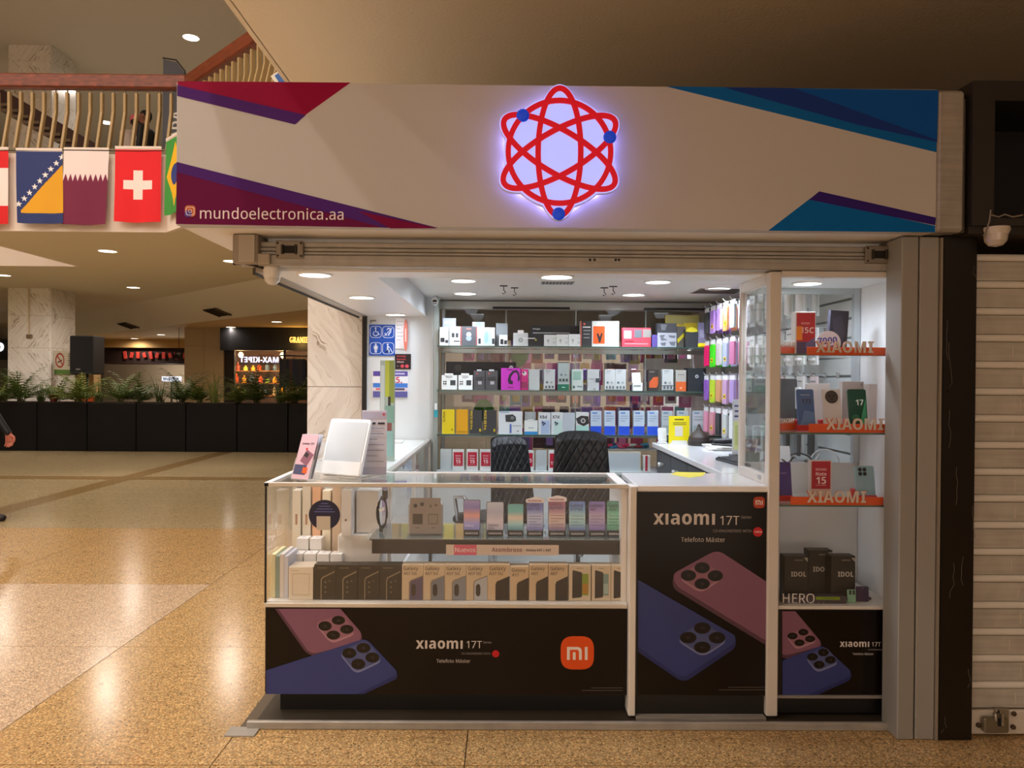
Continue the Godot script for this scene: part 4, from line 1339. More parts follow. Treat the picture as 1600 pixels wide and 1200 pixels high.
# ---------------------------------------------------------------- glazed back unit and the shop seen through it
func build_back_unit():
	var alum := mt("a9adab", 0.35, 0.5)
	var bu := thing("back_shelving", "glass shelving unit with aluminium frame across the back of the kiosk", "shelving", Vector3(0.6, 0.02, -5.65))
	slab(bu, "end_post", -0.535, -0.495, 0.022, 2.112, 5.50, 5.56, mt("9aa39f", 0.3, 0.4), 0.004)
	slab(bu, "end_post", -0.50, -0.47, 0.022, 2.05, 5.78, 5.82, alum, 0.004)
	slab(bu, "end_post", 1.70, 1.735, 0.022, 2.05, 5.78, 5.82, alum, 0.004)
	slab(bu, "head_rail", -0.535, 1.735, 2.04, 2.105, 5.77, 5.84, mt("b4b8b4", 0.3, 0.4), 0.004)
	slab(bu, "door_track", -0.10, 0.50, 2.045, 2.06, 5.74, 5.77, mt("141414", 0.5))
	slab(bu, "door_track", 1.08, 1.735, 2.045, 2.06, 5.74, 5.77, mt("141414", 0.5))
	slab(bu, "base", -0.535, 1.735, 0.022, 0.80, 5.50, 5.80, mt("d2d8d6", 0.4))
	var xs := [-0.49, 0.005, 0.552, 1.10, 1.72]
	for i in 4:
		pane(bu, "door_pane", xs[i] - 0.02, xs[i + 1] + 0.02, 0.80, 2.05, 5.79 + 0.012 * (i % 2), "e6f2ee", 0.02)
		if i > 0:
			slab(bu, "pane_edge", xs[i] - 0.003, xs[i] + 0.003, 1.15, 2.05, 5.785, 5.80, mt("cfe6de", 0.15))
	for y in [1.743, 1.417, 1.090]:
		slab(bu, "shelf", -0.50, 1.70, y - 0.010, y, 5.44, 5.76, glass("c4e4da", 0.16))
		slab(bu, "shelf_edge", -0.50, 1.70, y - 0.010, y, 5.436, 5.44, mt("38514a", 0.15))
		slab(bu, "shelf_rail", -0.50, 1.70, y - 0.045, y - 0.012, 5.76, 5.775, mt("a8b0ac", 0.3, 0.3))
	slab(bu, "lower_shelf", -0.50, 1.70, 0.80, 0.822, 5.44, 5.78, mt("cdd4d2", 0.3))
	# ceiling hooks on their little runners
	for p in [[787, 449], [804, 452], [944, 452], [958, 450]]:
		var q := on_level(p[0], p[1], 2.10)
		var hk := thing("ceiling_hook", "small black steel hook screwed into the white kiosk ceiling", "hook", Vector3(q.x, 2.112, q.z), "ceiling hooks over the back shelves")
		part(hk, "plate", box_mesh(Vector3(0.05, 0.006, 0.02)), mt("3a3c3c", 0.4, 0.5), Vector3(0, -0.003, 0))
		tube(hk, "hook", [Vector3(0, -0.005, 0), Vector3(0, -0.03, 0), Vector3(0.012, -0.045, 0), Vector3(0, -0.055, 0), Vector3(-0.01, -0.048, 0)], 0.003, mt("3a3c3c", 0.4, 0.5), 6)
	# the neighbouring shop behind the glass
	var nb := structure("wall_neighbour")
	slab(nb, "back_wall", -1.4, 2.6, 0, 2.5, 8.3, 8.4, mt("9a8a72", 0.8))
	slab(nb, "left_wall", -1.4, -1.3, 0, 2.5, 6.4, 8.4, mt("9a8a72", 0.8))
	slab(nb, "right_wall", 2.5, 2.6, 0, 2.5, 6.0, 8.4, mt("9a8a72", 0.8))
	slab(nb, "top", -1.4, 2.6, 2.5, 2.6, 5.96, 8.4, mt("b8ab96", 0.8))
	slab(nb, "reflection_panel", -0.6, 1.74, 1.86, 2.5, 6.9, 6.95, mt("988a70", 0.8))  # beige sheet imitating the hall reflected in the back glass
	slab(nb, "board", 1.30, 1.75, 1.35, 1.70, 6.9, 6.93, mt("e8e6de", 0.6))
	var r := RandomNumberGenerator.new()
	r.seed = 33
	var cols := ["c84a8c", "8c6ac0", "d878a8", "b8406a", "6a4a8c", "e0a0c0", "a8a0b8", "5a3038", "c8b45a", "70b0b0", "d8d0d0", "7a3a5a", "e07a50", "9a7ad0", "403038"]
	var names := ["magenta", "violet", "pink", "crimson", "deep purple", "blush", "grey lilac", "maroon", "mustard", "teal", "pale grey", "plum", "orange", "lavender", "black"]
	var k := 0
	for row in 5:
		for c in 19:
			var x := -0.36 + c * 0.113 + r.randf_range(-0.02, 0.02)
			if c < 3 and row > 2:
				continue
			var y := 1.86 - row * 0.205
			var w := r.randf_range(0.085, 0.12)
			var h := r.randf_range(0.165, 0.22)
			var col: String = cols[r.randi() % cols.size()]
			var cw: String = names[cols.find(col)]
			var it := thing("hanging_pack", "blister pack with a %s product on a %s card behind the back glass" % [cw, names[(k * 7) % cols.size()]], "package", Vector3(x, y, -6.88 - r.randf_range(0, 0.25)), "packs in the shop behind")
			part(it, "card", box_mesh(Vector3(w, h, 0.012)), mt(cols[(k * 7) % cols.size()], 0.5), Vector3(0, -h / 2, 0))
			part(it, "product", box_mesh(Vector3(w * 0.6, h * 0.55, 0.03), 0.008), mt(col, 0.4), Vector3(0, -h * 0.56, 0.014))
			tube(it, "hook", [Vector3(0, -0.01, 0.01), Vector3(0, 0.005, -0.05), Vector3(0, 0.005, -0.3)], 0.004, mt("b0b0b0", 0.3, 0.7), 5)
			k += 1
	var bl := []
	# balloons and a red sign seen through the glass
	for b in [[782, 558, "8c2430", 0.10], [812, 556, "4a8c28", 0.085], [756, 640, "3c8a26", 0.09]]:
		var q := at(b[0], b[1], 6.5)
		var o := thing("balloon", "%s balloon floating in the shop behind the back glass" % {"8c2430": "dark red", "4a8c28": "leaf green", "3c8a26": "deep green"}[b[2]], "balloon", q)
		part(o, "skin", lathe([V(0.001, -b[3] * 1.2), V(b[3] * 0.45, -b[3] * 0.95), V(b[3] * 0.85, -b[3] * 0.4), V(b[3], 0.1 * b[3]), V(b[3] * 0.75, b[3] * 0.7), V(b[3] * 0.35, b[3] * 0.98), V(0.001, b[3] * 1.05)], 20), mt(b[2], 0.3))
		tube(o, "string", [Vector3(0, -b[3] * 1.2, 0), Vector3(0.02, -b[3] * 2.6, -0.05), Vector3(0.0, -q.y, -0.1)], 0.003, mt("d8d0c0", 0.7), 5)

# ---------------------------------------------------------------- slat wall hung with accessories
func build_side_wall():
	var sw := structure("wall_slats")
	slab(sw, "backing", 1.737, 1.752, 1.04, 2.112, 3.64, 5.80, mt("7a8484", 0.6))
	for k in 11:
		slab(sw, "slat", 1.725, 1.737, 1.045 + k * 0.097, 1.045 + k * 0.097 + 0.085, 3.64, 5.78, mt("dfe5e4", 0.3), 0.003)
	var r := RandomNumberGenerator.new()
	r.seed = 4
	# [row top y, colour list, group, label]
	var rows := [
		[2.03, ["3c3f44", "b88ae0", "c49ae8", "f0a060", "cfd6da"], "upper row of phone cases", "phone case in clear packaging on the top row of hooks"],
		[1.79, ["f0146c", "3fd81c", "c9c7c0", "b4bfe0", "d07fa8"], "second row of phone cases", "phone case in clear packaging on the second row of hooks"],
		[1.54, ["9a68c8", "c0dc3a", "d8a070", "cda6cc", "b49ad4"], "third row of phone cases", "phone case in clear packaging on the third row of hooks"],
		[1.31, ["e894b0", "d6909c", "2a2a2c", "c4cacc", "dfe4e6"], "low row of phone cases", "phone case in clear packaging on the lowest row of hooks"],
	]
	var words := {"3c3f44": "dark grey", "b88ae0": "lilac", "c49ae8": "pale violet", "f0a060": "peach", "cfd6da": "silver grey", "f0146c": "hot pink", "3fd81c": "bright green", "c9c7c0": "stone grey", "b4bfe0": "pale blue", "d07fa8": "rose", "9a68c8": "purple", "c0dc3a": "lime", "d8a070": "tan", "cda6cc": "pale lilac", "b49ad4": "lavender", "e894b0": "pink", "d6909c": "dusty pink", "2a2a2c": "black", "c4cacc": "light grey", "dfe4e6": "white"}
	for row in rows:
		for c in 5:
			var Z := 5.40 - c * 0.155
			var y: float = row[0]
			hook_peg(Z, y, 0.26)
			for q in 3:
				var col: String = row[1][c]
				var x := 1.475 + q * 0.055
				var pk := thing("phone_case_pack", words[col] + " " + row[3], "package", Vector3(x, y - 0.006, -Z), row[2])
				case_pack(pk, col, q == 0 and (c + q) % 2 == 1, 0.185 + 0.012 * (c % 2), 0.105)
	# whiter packs nearer the showcase, seen through its glass
	var rows2 := [[2.03, ["e2eae8", "d6e0de", "eef2f0"], "white cable pack", "cable packs on the top hooks"], [1.78, ["f0f4f2", "e4ece8"], "slim white charger pack", "charger packs on the middle hooks"], [1.53, ["e8d6d4", "dfe6e4", "f0f0ee"], "white pack with a pink round badge", "badge packs on the lower hooks"], [1.29, ["9fa8a8", "b8c0c0"], "grey adapter pack", "adapter packs on the lowest hooks"]]
	for row in rows2:
		for c in 6:
			var Z := 4.56 - c * 0.15
			var y: float = row[0]
			hook_peg(Z, y, 0.20)
			for q in 2:
				var pk := thing("accessory_pack", row[2] + " hanging on the slat wall behind the showcase", "package", Vector3(1.53 + q * 0.07, y - 0.006, -Z), row[3])
				var cc: String = row[1][(c + q) % row[1].size()]
				var h := 0.19
				part(pk, "card", box_mesh(Vector3(0.010, h, 0.085)), mt(cc, 0.35), Vector3(0, -h / 2, 0))
				part(pk, "product", box_mesh(Vector3(0.022, h * 0.6, 0.05), 0.005), mt("f4f6f6" if row[0] != 1.29 else "44484a", 0.3), Vector3(-0.014, -h * 0.6, 0))
				if row[0] == 1.53:
					part(pk, "badge", lathe([V(0.001, 0.002), V(0.014, 0.002), V(0.014, 0)], 14), mt("d06a78", 0.4), Vector3(-0.006, -h * 0.86, 0.0), Vector3(0, 0, PI / 2))
				part(pk, "printed_line", box_mesh(Vector3(0.002, 0.006, 0.05)), mt("8a9292", 0.5), Vector3(-0.006, -0.025, 0))
	# a vent grille set in the raised ceiling over the hooks
	var hv := thing("ceiling_hatch", "dark open hatch in the kiosk ceiling above the hanging cases", "hatch", Vector3(1.45, 2.110, -5.05))
	part(hv, "opening", box_mesh(Vector3(0.30, 0.004, 0.26)), mt("3a2c1c", 0.9))
	part(hv, "rim", box_mesh(Vector3(0.32, 0.003, 0.28)), mt("c8c4bc", 0.5), Vector3(0, 0.001, 0))

func hook_peg(Z: float, y: float, l: float):
	var hk := thing("display_hook", "chrome display hook projecting from the slat wall", "hook", Vector3(1.725, y, -Z), "chrome hooks of the slat wall")
	tube(hk, "rod", [Vector3(0, 0.0, 0), Vector3(-l, 0.0, 0), Vector3(-l - 0.012, 0.016, 0)], 0.003, mt("e2e6e8", 0.2, 0.8), 6)
	part(hk, "bracket", box_mesh(Vector3(0.008, 0.03, 0.03), 0.002), mt("d2d6d8", 0.25, 0.6), Vector3(-0.004, 0, 0))

func case_pack(pk: Node3D, col: String, tagged: bool, h: float, w: float):
	part(pk, "header", box_mesh(Vector3(0.004, 0.03, w)), mt("f0f0f2", 0.4), Vector3(0, -0.015, 0))
	part(pk, "case", plate_mesh(w * 0.92, h - 0.035, 0.014, 0.014), mt(col, 0.35), Vector3(0, -0.03 - (h - 0.035) / 2, 0), Vector3(0, PI / 2, 0))
	if tagged:
		part(pk, "price_sticker", box_mesh(Vector3(0.002, 0.03, 0.045)), mt("f2d21a", 0.5), Vector3(-0.009, -h * 0.72, 0.01))
		part(pk, "price_mark", box_mesh(Vector3(0.002, 0.010, 0.03)), mt("3a2a14", 0.5), Vector3(-0.010, -h * 0.72, 0.01))

# ---------------------------------------------------------------- pilaster and closed shop at the right
func build_right_neighbour():
	var st := tri("black_stone", "17130f", speckle, 0.8, 0.28)
	var pi := structure("trim_2", "black polished stone pilaster with pale cracks", "pilaster")
	slab(pi, "stone_face", 1.822, 1.965, 0, 2.13, 3.065, 3.4, mt("15110e", 0.28), 0.003)
	slab(pi, "edge_bead", 1.809, 1.818, 0, 2.10, 3.06, 3.2, mt("9a9184", 0.5, 0.3))
	# pale hairline veins in the stone
	var r := RandomNumberGenerator.new()
	r.seed = 14
	for v in [[1480, 500, 62], [1483, 535, 80], [1484, 640, 60], [1490, 880, 55], [1505, 870, 45], [1520, 790, 60], [1513, 1045, 30], [1476, 1120, 26], [1495, 730, 60], [1522, 415, 20]]:
		var pts := []
		var p := at(v[0], v[1], 3.064)
		for k in 6:
			pts.append(pi.to_local(p) + Vector3(r.randf_range(-0.006, 0.006) * k * 0.6, -k * float(v[2]) * 0.00265 / 5.0, 0))
		tube(pi, "vein", pts, 0.0009, mt("7a7264", 0.6), 4)
	# dark portal over the closed shop
	var po := structure("wall_portal")
	slab(po, "jamb", 1.885, 1.975, 2.135, 2.72, 2.98, 3.4, mt("25221f", 0.45))
	slab(po, "lintel", 1.975, 4.0, 2.64, 2.72, 2.98, 3.4, mt("25221f", 0.45))
	slab(po, "foot_rail", 1.975, 4.0, 2.135, 2.165, 2.98, 3.4, mt("2b2723", 0.5))
	slab(po, "recess", 1.975, 4.0, 2.165, 2.64, 3.35, 3.4, mt("070605", 0.7))
	slab(po, "soffit", 1.885, 4.0, 2.105, 2.135, 3.0, 3.5, mt("2a251f", 0.6))
	for c in [[[1548, 328], [1546, 345], [1541, 360], [1539, 372]], [[1549, 336], [1560, 339], [1570, 335], [1582, 339], [1598, 336]]]:
		var pts := []
		for q in c:
			pts.append(po.to_local(at(q[0], q[1], 2.978)))
		tube(po, "chip_line", pts, 0.0035, mt("8a8378", 0.8), 5)
	slab(po, "far_jamb", 3.9, 4.0, 0, 2.14, 3.06, 3.4, mt("15110e", 0.3))
	# roller shutter: one curved slat after another
	var rs := thing("roller_shutter", "closed cream roller shutter of ribbed steel slats beside the black pilaster", "shutter", Vector3(2.9, 0.0, -3.12))
	var face := tri("shutter_grey", "d8d4cc", brushed_tex, 1.3, 0.45, 0.0)
	var rib := mt("eae6de", 0.4)
	var mesh := shutter_slat(1.92)
	var ribm := shutter_rib(1.92)
	for k in 17:
		var y := 0.115 + k * 0.1135
		var s := part(rs, "slat", mesh, face, rs.to_local(Vector3(2.928, y, -3.12)))
		part(s, "rib", ribm, rib, Vector3(0, 0.082, 0))
		if k < 15:
			part(s, "brick_print", box_mesh(Vector3(0.006, 0.05, 0.001)), mt("cfc6b8", 0.6), Vector3(-0.745 + 0.03 * sin(k * 2.3), 0.04, 0.0025))
	slab(rs, "bottom_bar", 1.968, 3.89, 0.005, 0.108, 3.105, 3.135, mt("d8cfc2", 0.4), 0.006)
	# padlock
	var c2 := at(1561, 1132, 3.075)
	var pd := thing("padlock", "square steel padlock hanging on the closed shutter's bottom bar", "padlock", Vector3(c2.x, c2.y, -3.085))
	part(pd, "body", box_mesh(Vector3(0.105, 0.062, 0.03), 0.006), mt("857c66", 0.4, 0.6), Vector3(-0.012, -0.004, 0.002))
	part(pd, "shackle_guard", box_mesh(Vector3(0.055, 0.05, 0.022), 0.004), mt("9a927f", 0.4, 0.6), Vector3(0.02, 0.035, -0.006))
	tube(pd, "shackle", [Vector3(-0.02, 0.02, 0.02), Vector3(-0.022, 0.048, 0.02), Vector3(-0.008, 0.06, 0.02), Vector3(0.008, 0.05, 0.02), Vector3(0.008, 0.0, 0.02)], 0.006, mt("b8b2a4", 0.3, 0.8), 8)
	part(pd, "keyway", box_mesh(Vector3(0.02, 0.03, 0.004)), mt("15120e", 0.8), Vector3(0.0, 0.012, 0.018))
	for q in [[1529, 1133], [1583, 1136], [1556, 1115], [1584, 1115]]:
		part(pd, "bolt", lathe([V(0.001, 0.008), V(0.009, 0.006), V(0.011, 0)], 10), mt("5a4a38", 0.5, 0.5), pd.to_local(at(q[0], q[1], 3.10)), Vector3(PI / 2, 0, 0))

func shutter_slat(w: float) -> Mesh:
	var st := new_st()
	add_box(st, Vector3(0, 0.04, 0), Vector3(w, 0.080, 0.004), 0.001)
	return st.commit()

func shutter_rib(w: float) -> Mesh:
	var st := new_st()
	var pr := []
	for k in 9:
		var t := PI * k / 8.0
		pr.append(Vector2(sin(t) * 0.012, -cos(t) * 0.015 + 0.015))
	for k in 8:
		var a: Vector2 = pr[k]
		var b: Vector2 = pr[k + 1]
		quad(st, Vector3(-w / 2, a.y, a.x), Vector3(w / 2, a.y, a.x), Vector3(w / 2, b.y, b.x), Vector3(-w / 2, b.y, b.x), Vector3(0, (a.y + b.y) / 2 - 0.015, 0.01))
	return st.commit()

# ---------------------------------------------------------------- boxes with printed fronts
# px: [x0, y0, x1, y1] of the front in the photograph, lying at distance Z; foot: height it stands on
# prints: ["r", u0, v0, u1, v1, colour], ["c", u, v, radius, colour], ["t", text, u, v, width, colour, bold], ["p", [u, v, ...], colour]; u to the right, v down, 0..1
func boxed(called: String, label: String, category: String, group: String, px: Array, Z: float, depth: float, foot: float, col: String, prints := [], rough := 0.45, turn := 0.0, tilt := 0.0, bevel := 0.001) -> Node3D:
	var a := at(px[0], px[1], Z)
	var b := at(px[2], px[3], Z)
	var w := b.x - a.x
	var h := maxf(a.y - (foot if foot > 0.0 else b.y), 0.01)
	var y0 := foot if foot > 0.0 else b.y
	var o := thing(called, label, category, Vector3((a.x + b.x) / 2, y0, -Z - depth / 2), group)
	o.rotation.y = turn
	o.rotation.x = tilt
	part(o, "carton", box_mesh(Vector3(w, h, depth), bevel), mt(col, rough), Vector3(0, h / 2, 0))
	put_prints(o, w, h, depth / 2, prints)
	return o

func put_prints(o: Node3D, w: float, h: float, zf: float, prints: Array):
	var lift := 0.0005
	for p in prints:
		if p[0] == "r":
			part(o, "printed_field", box_mesh(Vector3((p[3] - p[1]) * w, (p[4] - p[2]) * h, 0.0006)), mt(p[5], 0.4), Vector3(((p[1] + p[3]) / 2 - 0.5) * w, h * (1.0 - (p[2] + p[4]) / 2), zf + lift))
		elif p[0] == "c":
			part(o, "printed_disc", extrude(disc_pts(V(0, 0), p[3] * w, p[3] * w, 20), 0, 0.0006), mt(p[4], 0.4), Vector3((p[1] - 0.5) * w, h * (1.0 - p[2]), zf + lift))
		elif p[0] == "t":
			txt(o, p[1], Vector3((p[2] - 0.5) * w, h * (1.0 - p[3]), zf + lift), p[4] * w, 0.0, mt(p[5], 0.5), p[6] if p.size() > 6 else false, Vector3(0, 0, p[7] if p.size() > 7 else 0.0))
		elif p[0] == "p":
			var pts := PackedVector2Array()
			for i in range(0, p[1].size(), 2):
				pts.append(V((p[1][i] - 0.5) * w, h * (1.0 - p[1][i + 1])))
			part(o, "printed_shape", extrude(pts, 0, 0.0006), mt(p[2], 0.4), Vector3(0, 0, zf + lift))
		lift += 0.0004

func lines(x0: float, x1: float, y0: float, dy: float, n: int, col := "8a8f90", t := 0.02) -> Array:
	var out := []
	for k in n:
		out.append(["r", x0, y0 + k * dy, lerpf(x0, x1, 1.0 if k % 3 != 2 else 0.6), y0 + k * dy + t, col])
	return out

# ---------------------------------------------------------------- phones on stands
# a phone leaning back on a black foot; c is the middle of its foot on the shelf
func dummy_phone(label: String, px: Array, Z: float, foot: float, bands: Array, prints: Array, group: String, topper := false, turn := 0.0):
	var a := at(px[0], px[1], Z)
	var b := at(px[2], px[3], Z)
	var w := b.x - a.x
	var h := a.y - foot - 0.016
	var o := thing("dummy_phone", label, "phone", Vector3((a.x + b.x) / 2, foot, -Z), group)
	o.rotation.y = turn
	part(o, "foot", box_mesh(Vector3(w * 0.95, 0.026, 0.045), 0.002), mt("0e0e10", 0.3), Vector3(0, 0.013, -0.015))
	txt(o, "SAMSUNG", Vector3(0, 0.012, 0.0085), w * 0.75, 0.0, mt("c8c8cc", 0.5), true)
	var body := Node3D.new()
	body.name = "handset"
	o.add_child(body, true)
	body.position = Vector3(0, 0.020, -0.004)
	body.rotation.x = -0.10
	part(body, "frame", plate_mesh(w, h, 0.009, w * 0.10), mt("17171c", 0.25), Vector3(0, h / 2, 0))
	# screen picture: soft bands of colour (flat print)
	var st := new_st()
	var pts := rounded(rect_pts(w * 0.94, h * 0.97), w * 0.08, 4)
	var n := bands.size() - 1
	for k in 24:
		var v0 := k / 24.0
		var v1 := (k + 1) / 24.0
		var c0 := Geometry2D.intersect_polygons(pts, PackedVector2Array([V(-1, h * 0.485 - v0 * h * 0.97), V(1, h * 0.485 - v0 * h * 0.97), V(1, h * 0.485 - v1 * h * 0.97), V(-1, h * 0.485 - v1 * h * 0.97)]))
		if c0.is_empty():
			continue
		var t := (v0 + v1) / 2 * n
		var i := mini(int(t), n - 1)
		var col := hexc(bands[i]).lerp(hexc(bands[i + 1]), t - i).srgb_to_linear()
		st.set_color(col)
		add_extrude(st, c0[0], 0, 0)
	part(body, "screen_print", st.commit(), vcol(0.15), Vector3(0, h / 2, 0.0048))
	put_prints(body, w, h, 0.0052, prints)
	if topper:
		var tp := part(o, "topper", extrude(rounded([V(-w * 0.55, 0), V(w * 0.55, 0), V(w * 0.55, 0.018), V(w * 0.25, 0.024), V(0, 0.028), V(-w * 0.3, 0.020), V(-w * 0.55, 0.016)], 0.006, 4), -0.001, 0.001), mt("f2eef2", 0.5), Vector3(0, h + 0.010, -0.010))
		txt(tp, "Asombroso", Vector3(-0.002, 0.010, 0.0015), w * 0.8, 0.0, mt("b04a6a", 0.5), true)

# ---------------------------------------------------------------- inside the display counter
func stock_front_counter():
	var y := 0.5165
	var Z := 3.275
	# phone cartons along the front glass
	boxed("white_carton", "slim cream carton with a faint outline beside the dark phone boxes", "box", "", [451, 886, 489, 944], Z, 0.10, y, "e2d6c2", [["r", 0.1, 0.1, 0.4, 0.115, "b8a88e"], ["r", 0.15, 0.2, 0.85, 0.212, "c8baa2"], ["r", 0.15, 0.2, 0.162, 0.85, "c8baa2"], ["r", 0.838, 0.2, 0.85, 0.85, "c8baa2"], ["r", 0.15, 0.84, 0.85, 0.85, "c8baa2"]])
	for k in 4:
		var x := 491.0 + k * 34.1
		boxed("dark_phone_box", "dark brown phone box with a silver phone outline in the display counter", "box", "dark phone boxes in the display counter", [x, 882, x + 33.6, 944], Z, 0.055, y, "2e2619", [["p", [0.30, 0.99, 0.30, 0.44, 0.36, 0.36, 0.95, 0.18, 0.95, 0.215, 0.40, 0.385, 0.345, 0.45, 0.345, 0.99], "8c8068"], ["c", 0.52, 0.50, 0.045, "6e634e"], ["c", 0.52, 0.64, 0.045, "6e634e"], ["c", 0.52, 0.78, 0.045, "6e634e"], ["c", 0.72, 0.46, 0.035, "6e634e"], ["r", 0.15, 0.085, 0.6, 0.105, "7a6f58"]])
	for k in 4:
		var x := 628.0 + k * 33.6
		var ph: String = ["5f5572", "7d828c", "8a8f98", "b8bcc2"][k]
		var lab: String = ["cream phone box with a purple phone next to the dark boxes", "cream phone box with a grey phone and long camera bar, next after the purple one", "cream phone box with a pale grey phone in mid row", "cream phone box with a silver phone before the narrow dark-phone boxes"][k]
		boxed("cream_phone_box", lab, "box", "", [x, 882, x + 33.0, 944], Z, 0.055, y, "d3c0a2", [["t", "Galaxy", 0.42, 0.12, 0.68, "3a3026", false], ["t", "A57 5G", 0.38, 0.25, 0.60, "3a3026", false], ["p", [0.33, 0.99, 0.33, 0.50, 0.40, 0.44, 0.98, 0.30, 0.98, 0.99], ph], ["p", [0.33, 0.99, 0.33, 0.50, 0.40, 0.44, 0.98, 0.30, 0.98, 0.325, 0.43, 0.46, 0.38, 0.52, 0.38, 0.99], "9a8a74"], ["p", [0.45, 0.60, 0.52, 0.54, 0.62, 0.55, 0.66, 0.62, 0.66, 0.82, 0.60, 0.88, 0.50, 0.88, 0.45, 0.82], "3a342e"]])
	var names := ["A37 5G", "A17", "A07", "A07"]
	var edges := [[762, 796], [797, 826], [827, 856], [857, 887]]
	for k in 4:
		boxed("cream_phone_box", "cream phone box lettered %s with a dark phone in the display counter" % names[k], "box", "cream boxes with dark phones", [edges[k][0], 882 + (3 if k == 1 else 0), edges[k][1], 944], Z, 0.055, y, "d3bb98", [["t", "Galaxy", 0.46, 0.12, 0.74, "3a3026", false], ["t", names[k], 0.38 if k == 0 else 0.28, 0.25, 0.62 if k == 0 else 0.36, "3a3026", false], ["p", [0.36, 0.99, 0.36, 0.55, 0.42, 0.47, 0.99, 0.32, 0.99, 0.99], "2c2418"], ["c", 0.72, 0.60, 0.04, "4a4030"]])
	var xs := [[889, 923], [925, 954], [955, 981]]
	for k in 3:
		boxed("picture_phone_box", "pale phone box picturing a black phone beside a %s screen" % ["green and amber", "pale teal", "blue-green"][k], "box", "picture phone boxes", [xs[k][0], 883, xs[k][1], 944], Z, 0.055, y, "d8c8ae", [["r", 0.35, 0.08, 0.65, 0.095, "8a7a64"], ["p", [0.16, 0.93, 0.16, 0.16, 0.20, 0.14, 0.58, 0.20, 0.60, 0.24, 0.60, 0.88, 0.56, 0.90], "2c2620"], ["p", [0.60, 0.84, 0.60, 0.24, 0.88, 0.24, 0.88, 0.85], ["8aa03a", "7f9a94", "6f98a0"][k]], ["p", [0.62, 0.80, 0.62, 0.52, 0.86, 0.52, 0.86, 0.80], ["b8862e", "a8c0b8", "9cc0b0"][k]]])
	# thin boxes standing on edge at the glass corner
	for k in 4:
		boxed("slim_box", "slim %s box standing on edge by the counter's glass corner" % ["cream", "sage green", "off-white", "pale lilac"][k], "box", "slim boxes on edge", [424 + k * 6.6, 866 + (k % 2) * 3, 430 + k * 6.6, 944], 3.30, 0.16, y, ["e4dcae", "8fa294", "dcd4cc", "c9ccd6"][k], [], 0.45, 0.0)
	# stacks of small white accessory boxes behind the cream carton
	var n := 0
	for row in 3:
		for c in 4:
			if row == 2 and c > 1:
				continue
			var px := 447 + c * 20.5 + row * 9
			var q := at(px + 10, 900, 3.39 + row * 0.07)
			for s in 2 + row:
				n += 1
				var o := thing("accessory_box", "small square white accessory box stacked in the display counter", "box", Vector3(q.x, y + s * 0.056 + 0.0, -(3.39 + row * 0.07)), "small white accessory boxes")
				part(o, "carton", box_mesh(Vector3(0.056, 0.055, 0.062), 0.002), mt("ece8e2", 0.4), Vector3(0, 0.0275, 0))
				part(o, "printed_mark", box_mesh(Vector3(0.012, 0.0006, 0.010)), mt("b8b4b0", 0.5), Vector3(0, 0.0553, 0))
	# big white blocks: display pedestal and tablet cartons
	var pz := thing("pedestal", "large plain white pedestal block inside the display counter", "pedestal", Vector3(-0.675, y, -3.535))
	part(pz, "block", box_mesh(Vector3(0.20, 0.25, 0.17), 0.004), mt("efece6", 0.35), Vector3(0, 0.125, 0))
	var t1 := thing("tablet_carton", "tall white tablet carton with a dark dot on the pedestal", "box", Vector3(-0.728, y + 0.252, -3.50))
	part(t1, "carton", box_mesh(Vector3(0.045, 0.215, 0.17), 0.002), mt("f2f0ec", 0.35), Vector3(0, 0.1075, 0))
	part(t1, "dot", lathe([V(0.001, 0.001), V(0.005, 0.001), V(0.005, 0)], 12), mt("7a5a4a", 0.5), Vector3(-0.002, 0.075, 0.086), Vector3(PI / 2, 0, 0))
	var t2 := thing("wide_carton", "wide white carton leaning beside the tall tablet carton", "box", Vector3(-0.645, y + 0.252, -3.54))
	part(t2, "carton", box_mesh(Vector3(0.105, 0.20, 0.10), 0.002), mt("eeece6", 0.35), Vector3(0, 0.10, 0))
	# upright cartons at the left end
	var cols := ["e6dcc6", "dfd5bf", "e8b48c", "f0e4c8", "e2c9b0"]
	for k in 5:
		var c := thing("tall_carton", "%s carton standing at the open end of the display counter" % ["ivory", "sand", "orange-edged", "buttermilk", "pale peach"][k], "box", Vector3(-1.0 + k * 0.048, y, -3.60), "")
		part(c, "carton", box_mesh(Vector3(0.040, 0.44 + 0.018 * (k % 3), 0.07), 0.002), mt(cols[k], 0.45), Vector3(0, 0.22 + 0.009 * (k % 3), 0))
		part(c, "spine_mark", box_mesh(Vector3(0.010, 0.05, 0.0006)), mt("b88a6a", 0.5), Vector3(0, 0.3, 0.0354))
	# round dark sticker on the front glass (its code square is left blank)
	var sk := thing("round_sticker", "round navy sticker with a blank white square stuck on the counter glass", "sticker", at(507, 804.5, 3.2425))
	part(sk, "disc", extrude(disc_pts(V(0, 0), 0.0685, 0.066, 40), 0, 0.0008), mt("1c1c3a", 0.4))
	part(sk, "blank_square", box_mesh(Vector3(0.060, 0.060, 0.0008)), mt("c8bfae", 0.5), Vector3(-0.004, -0.036, 0.0012))
	for k in 4:
		part(sk, "text_line", box_mesh(Vector3(0.03 + 0.02 * k, 0.004, 0.0005)), mt("5a62a0", 0.5), Vector3(0, 0.050 - k * 0.012, 0.0011))
	# things on the inner shelf
	var ys := 0.7915
	var eb := boxed("earbuds_box", "grey display box picturing earbuds and their square cases", "box", "", [638, 787, 691, 850], 3.34, 0.05, ys, "9a928a", [], 0.4, 0.0, 0.0, 0.006)
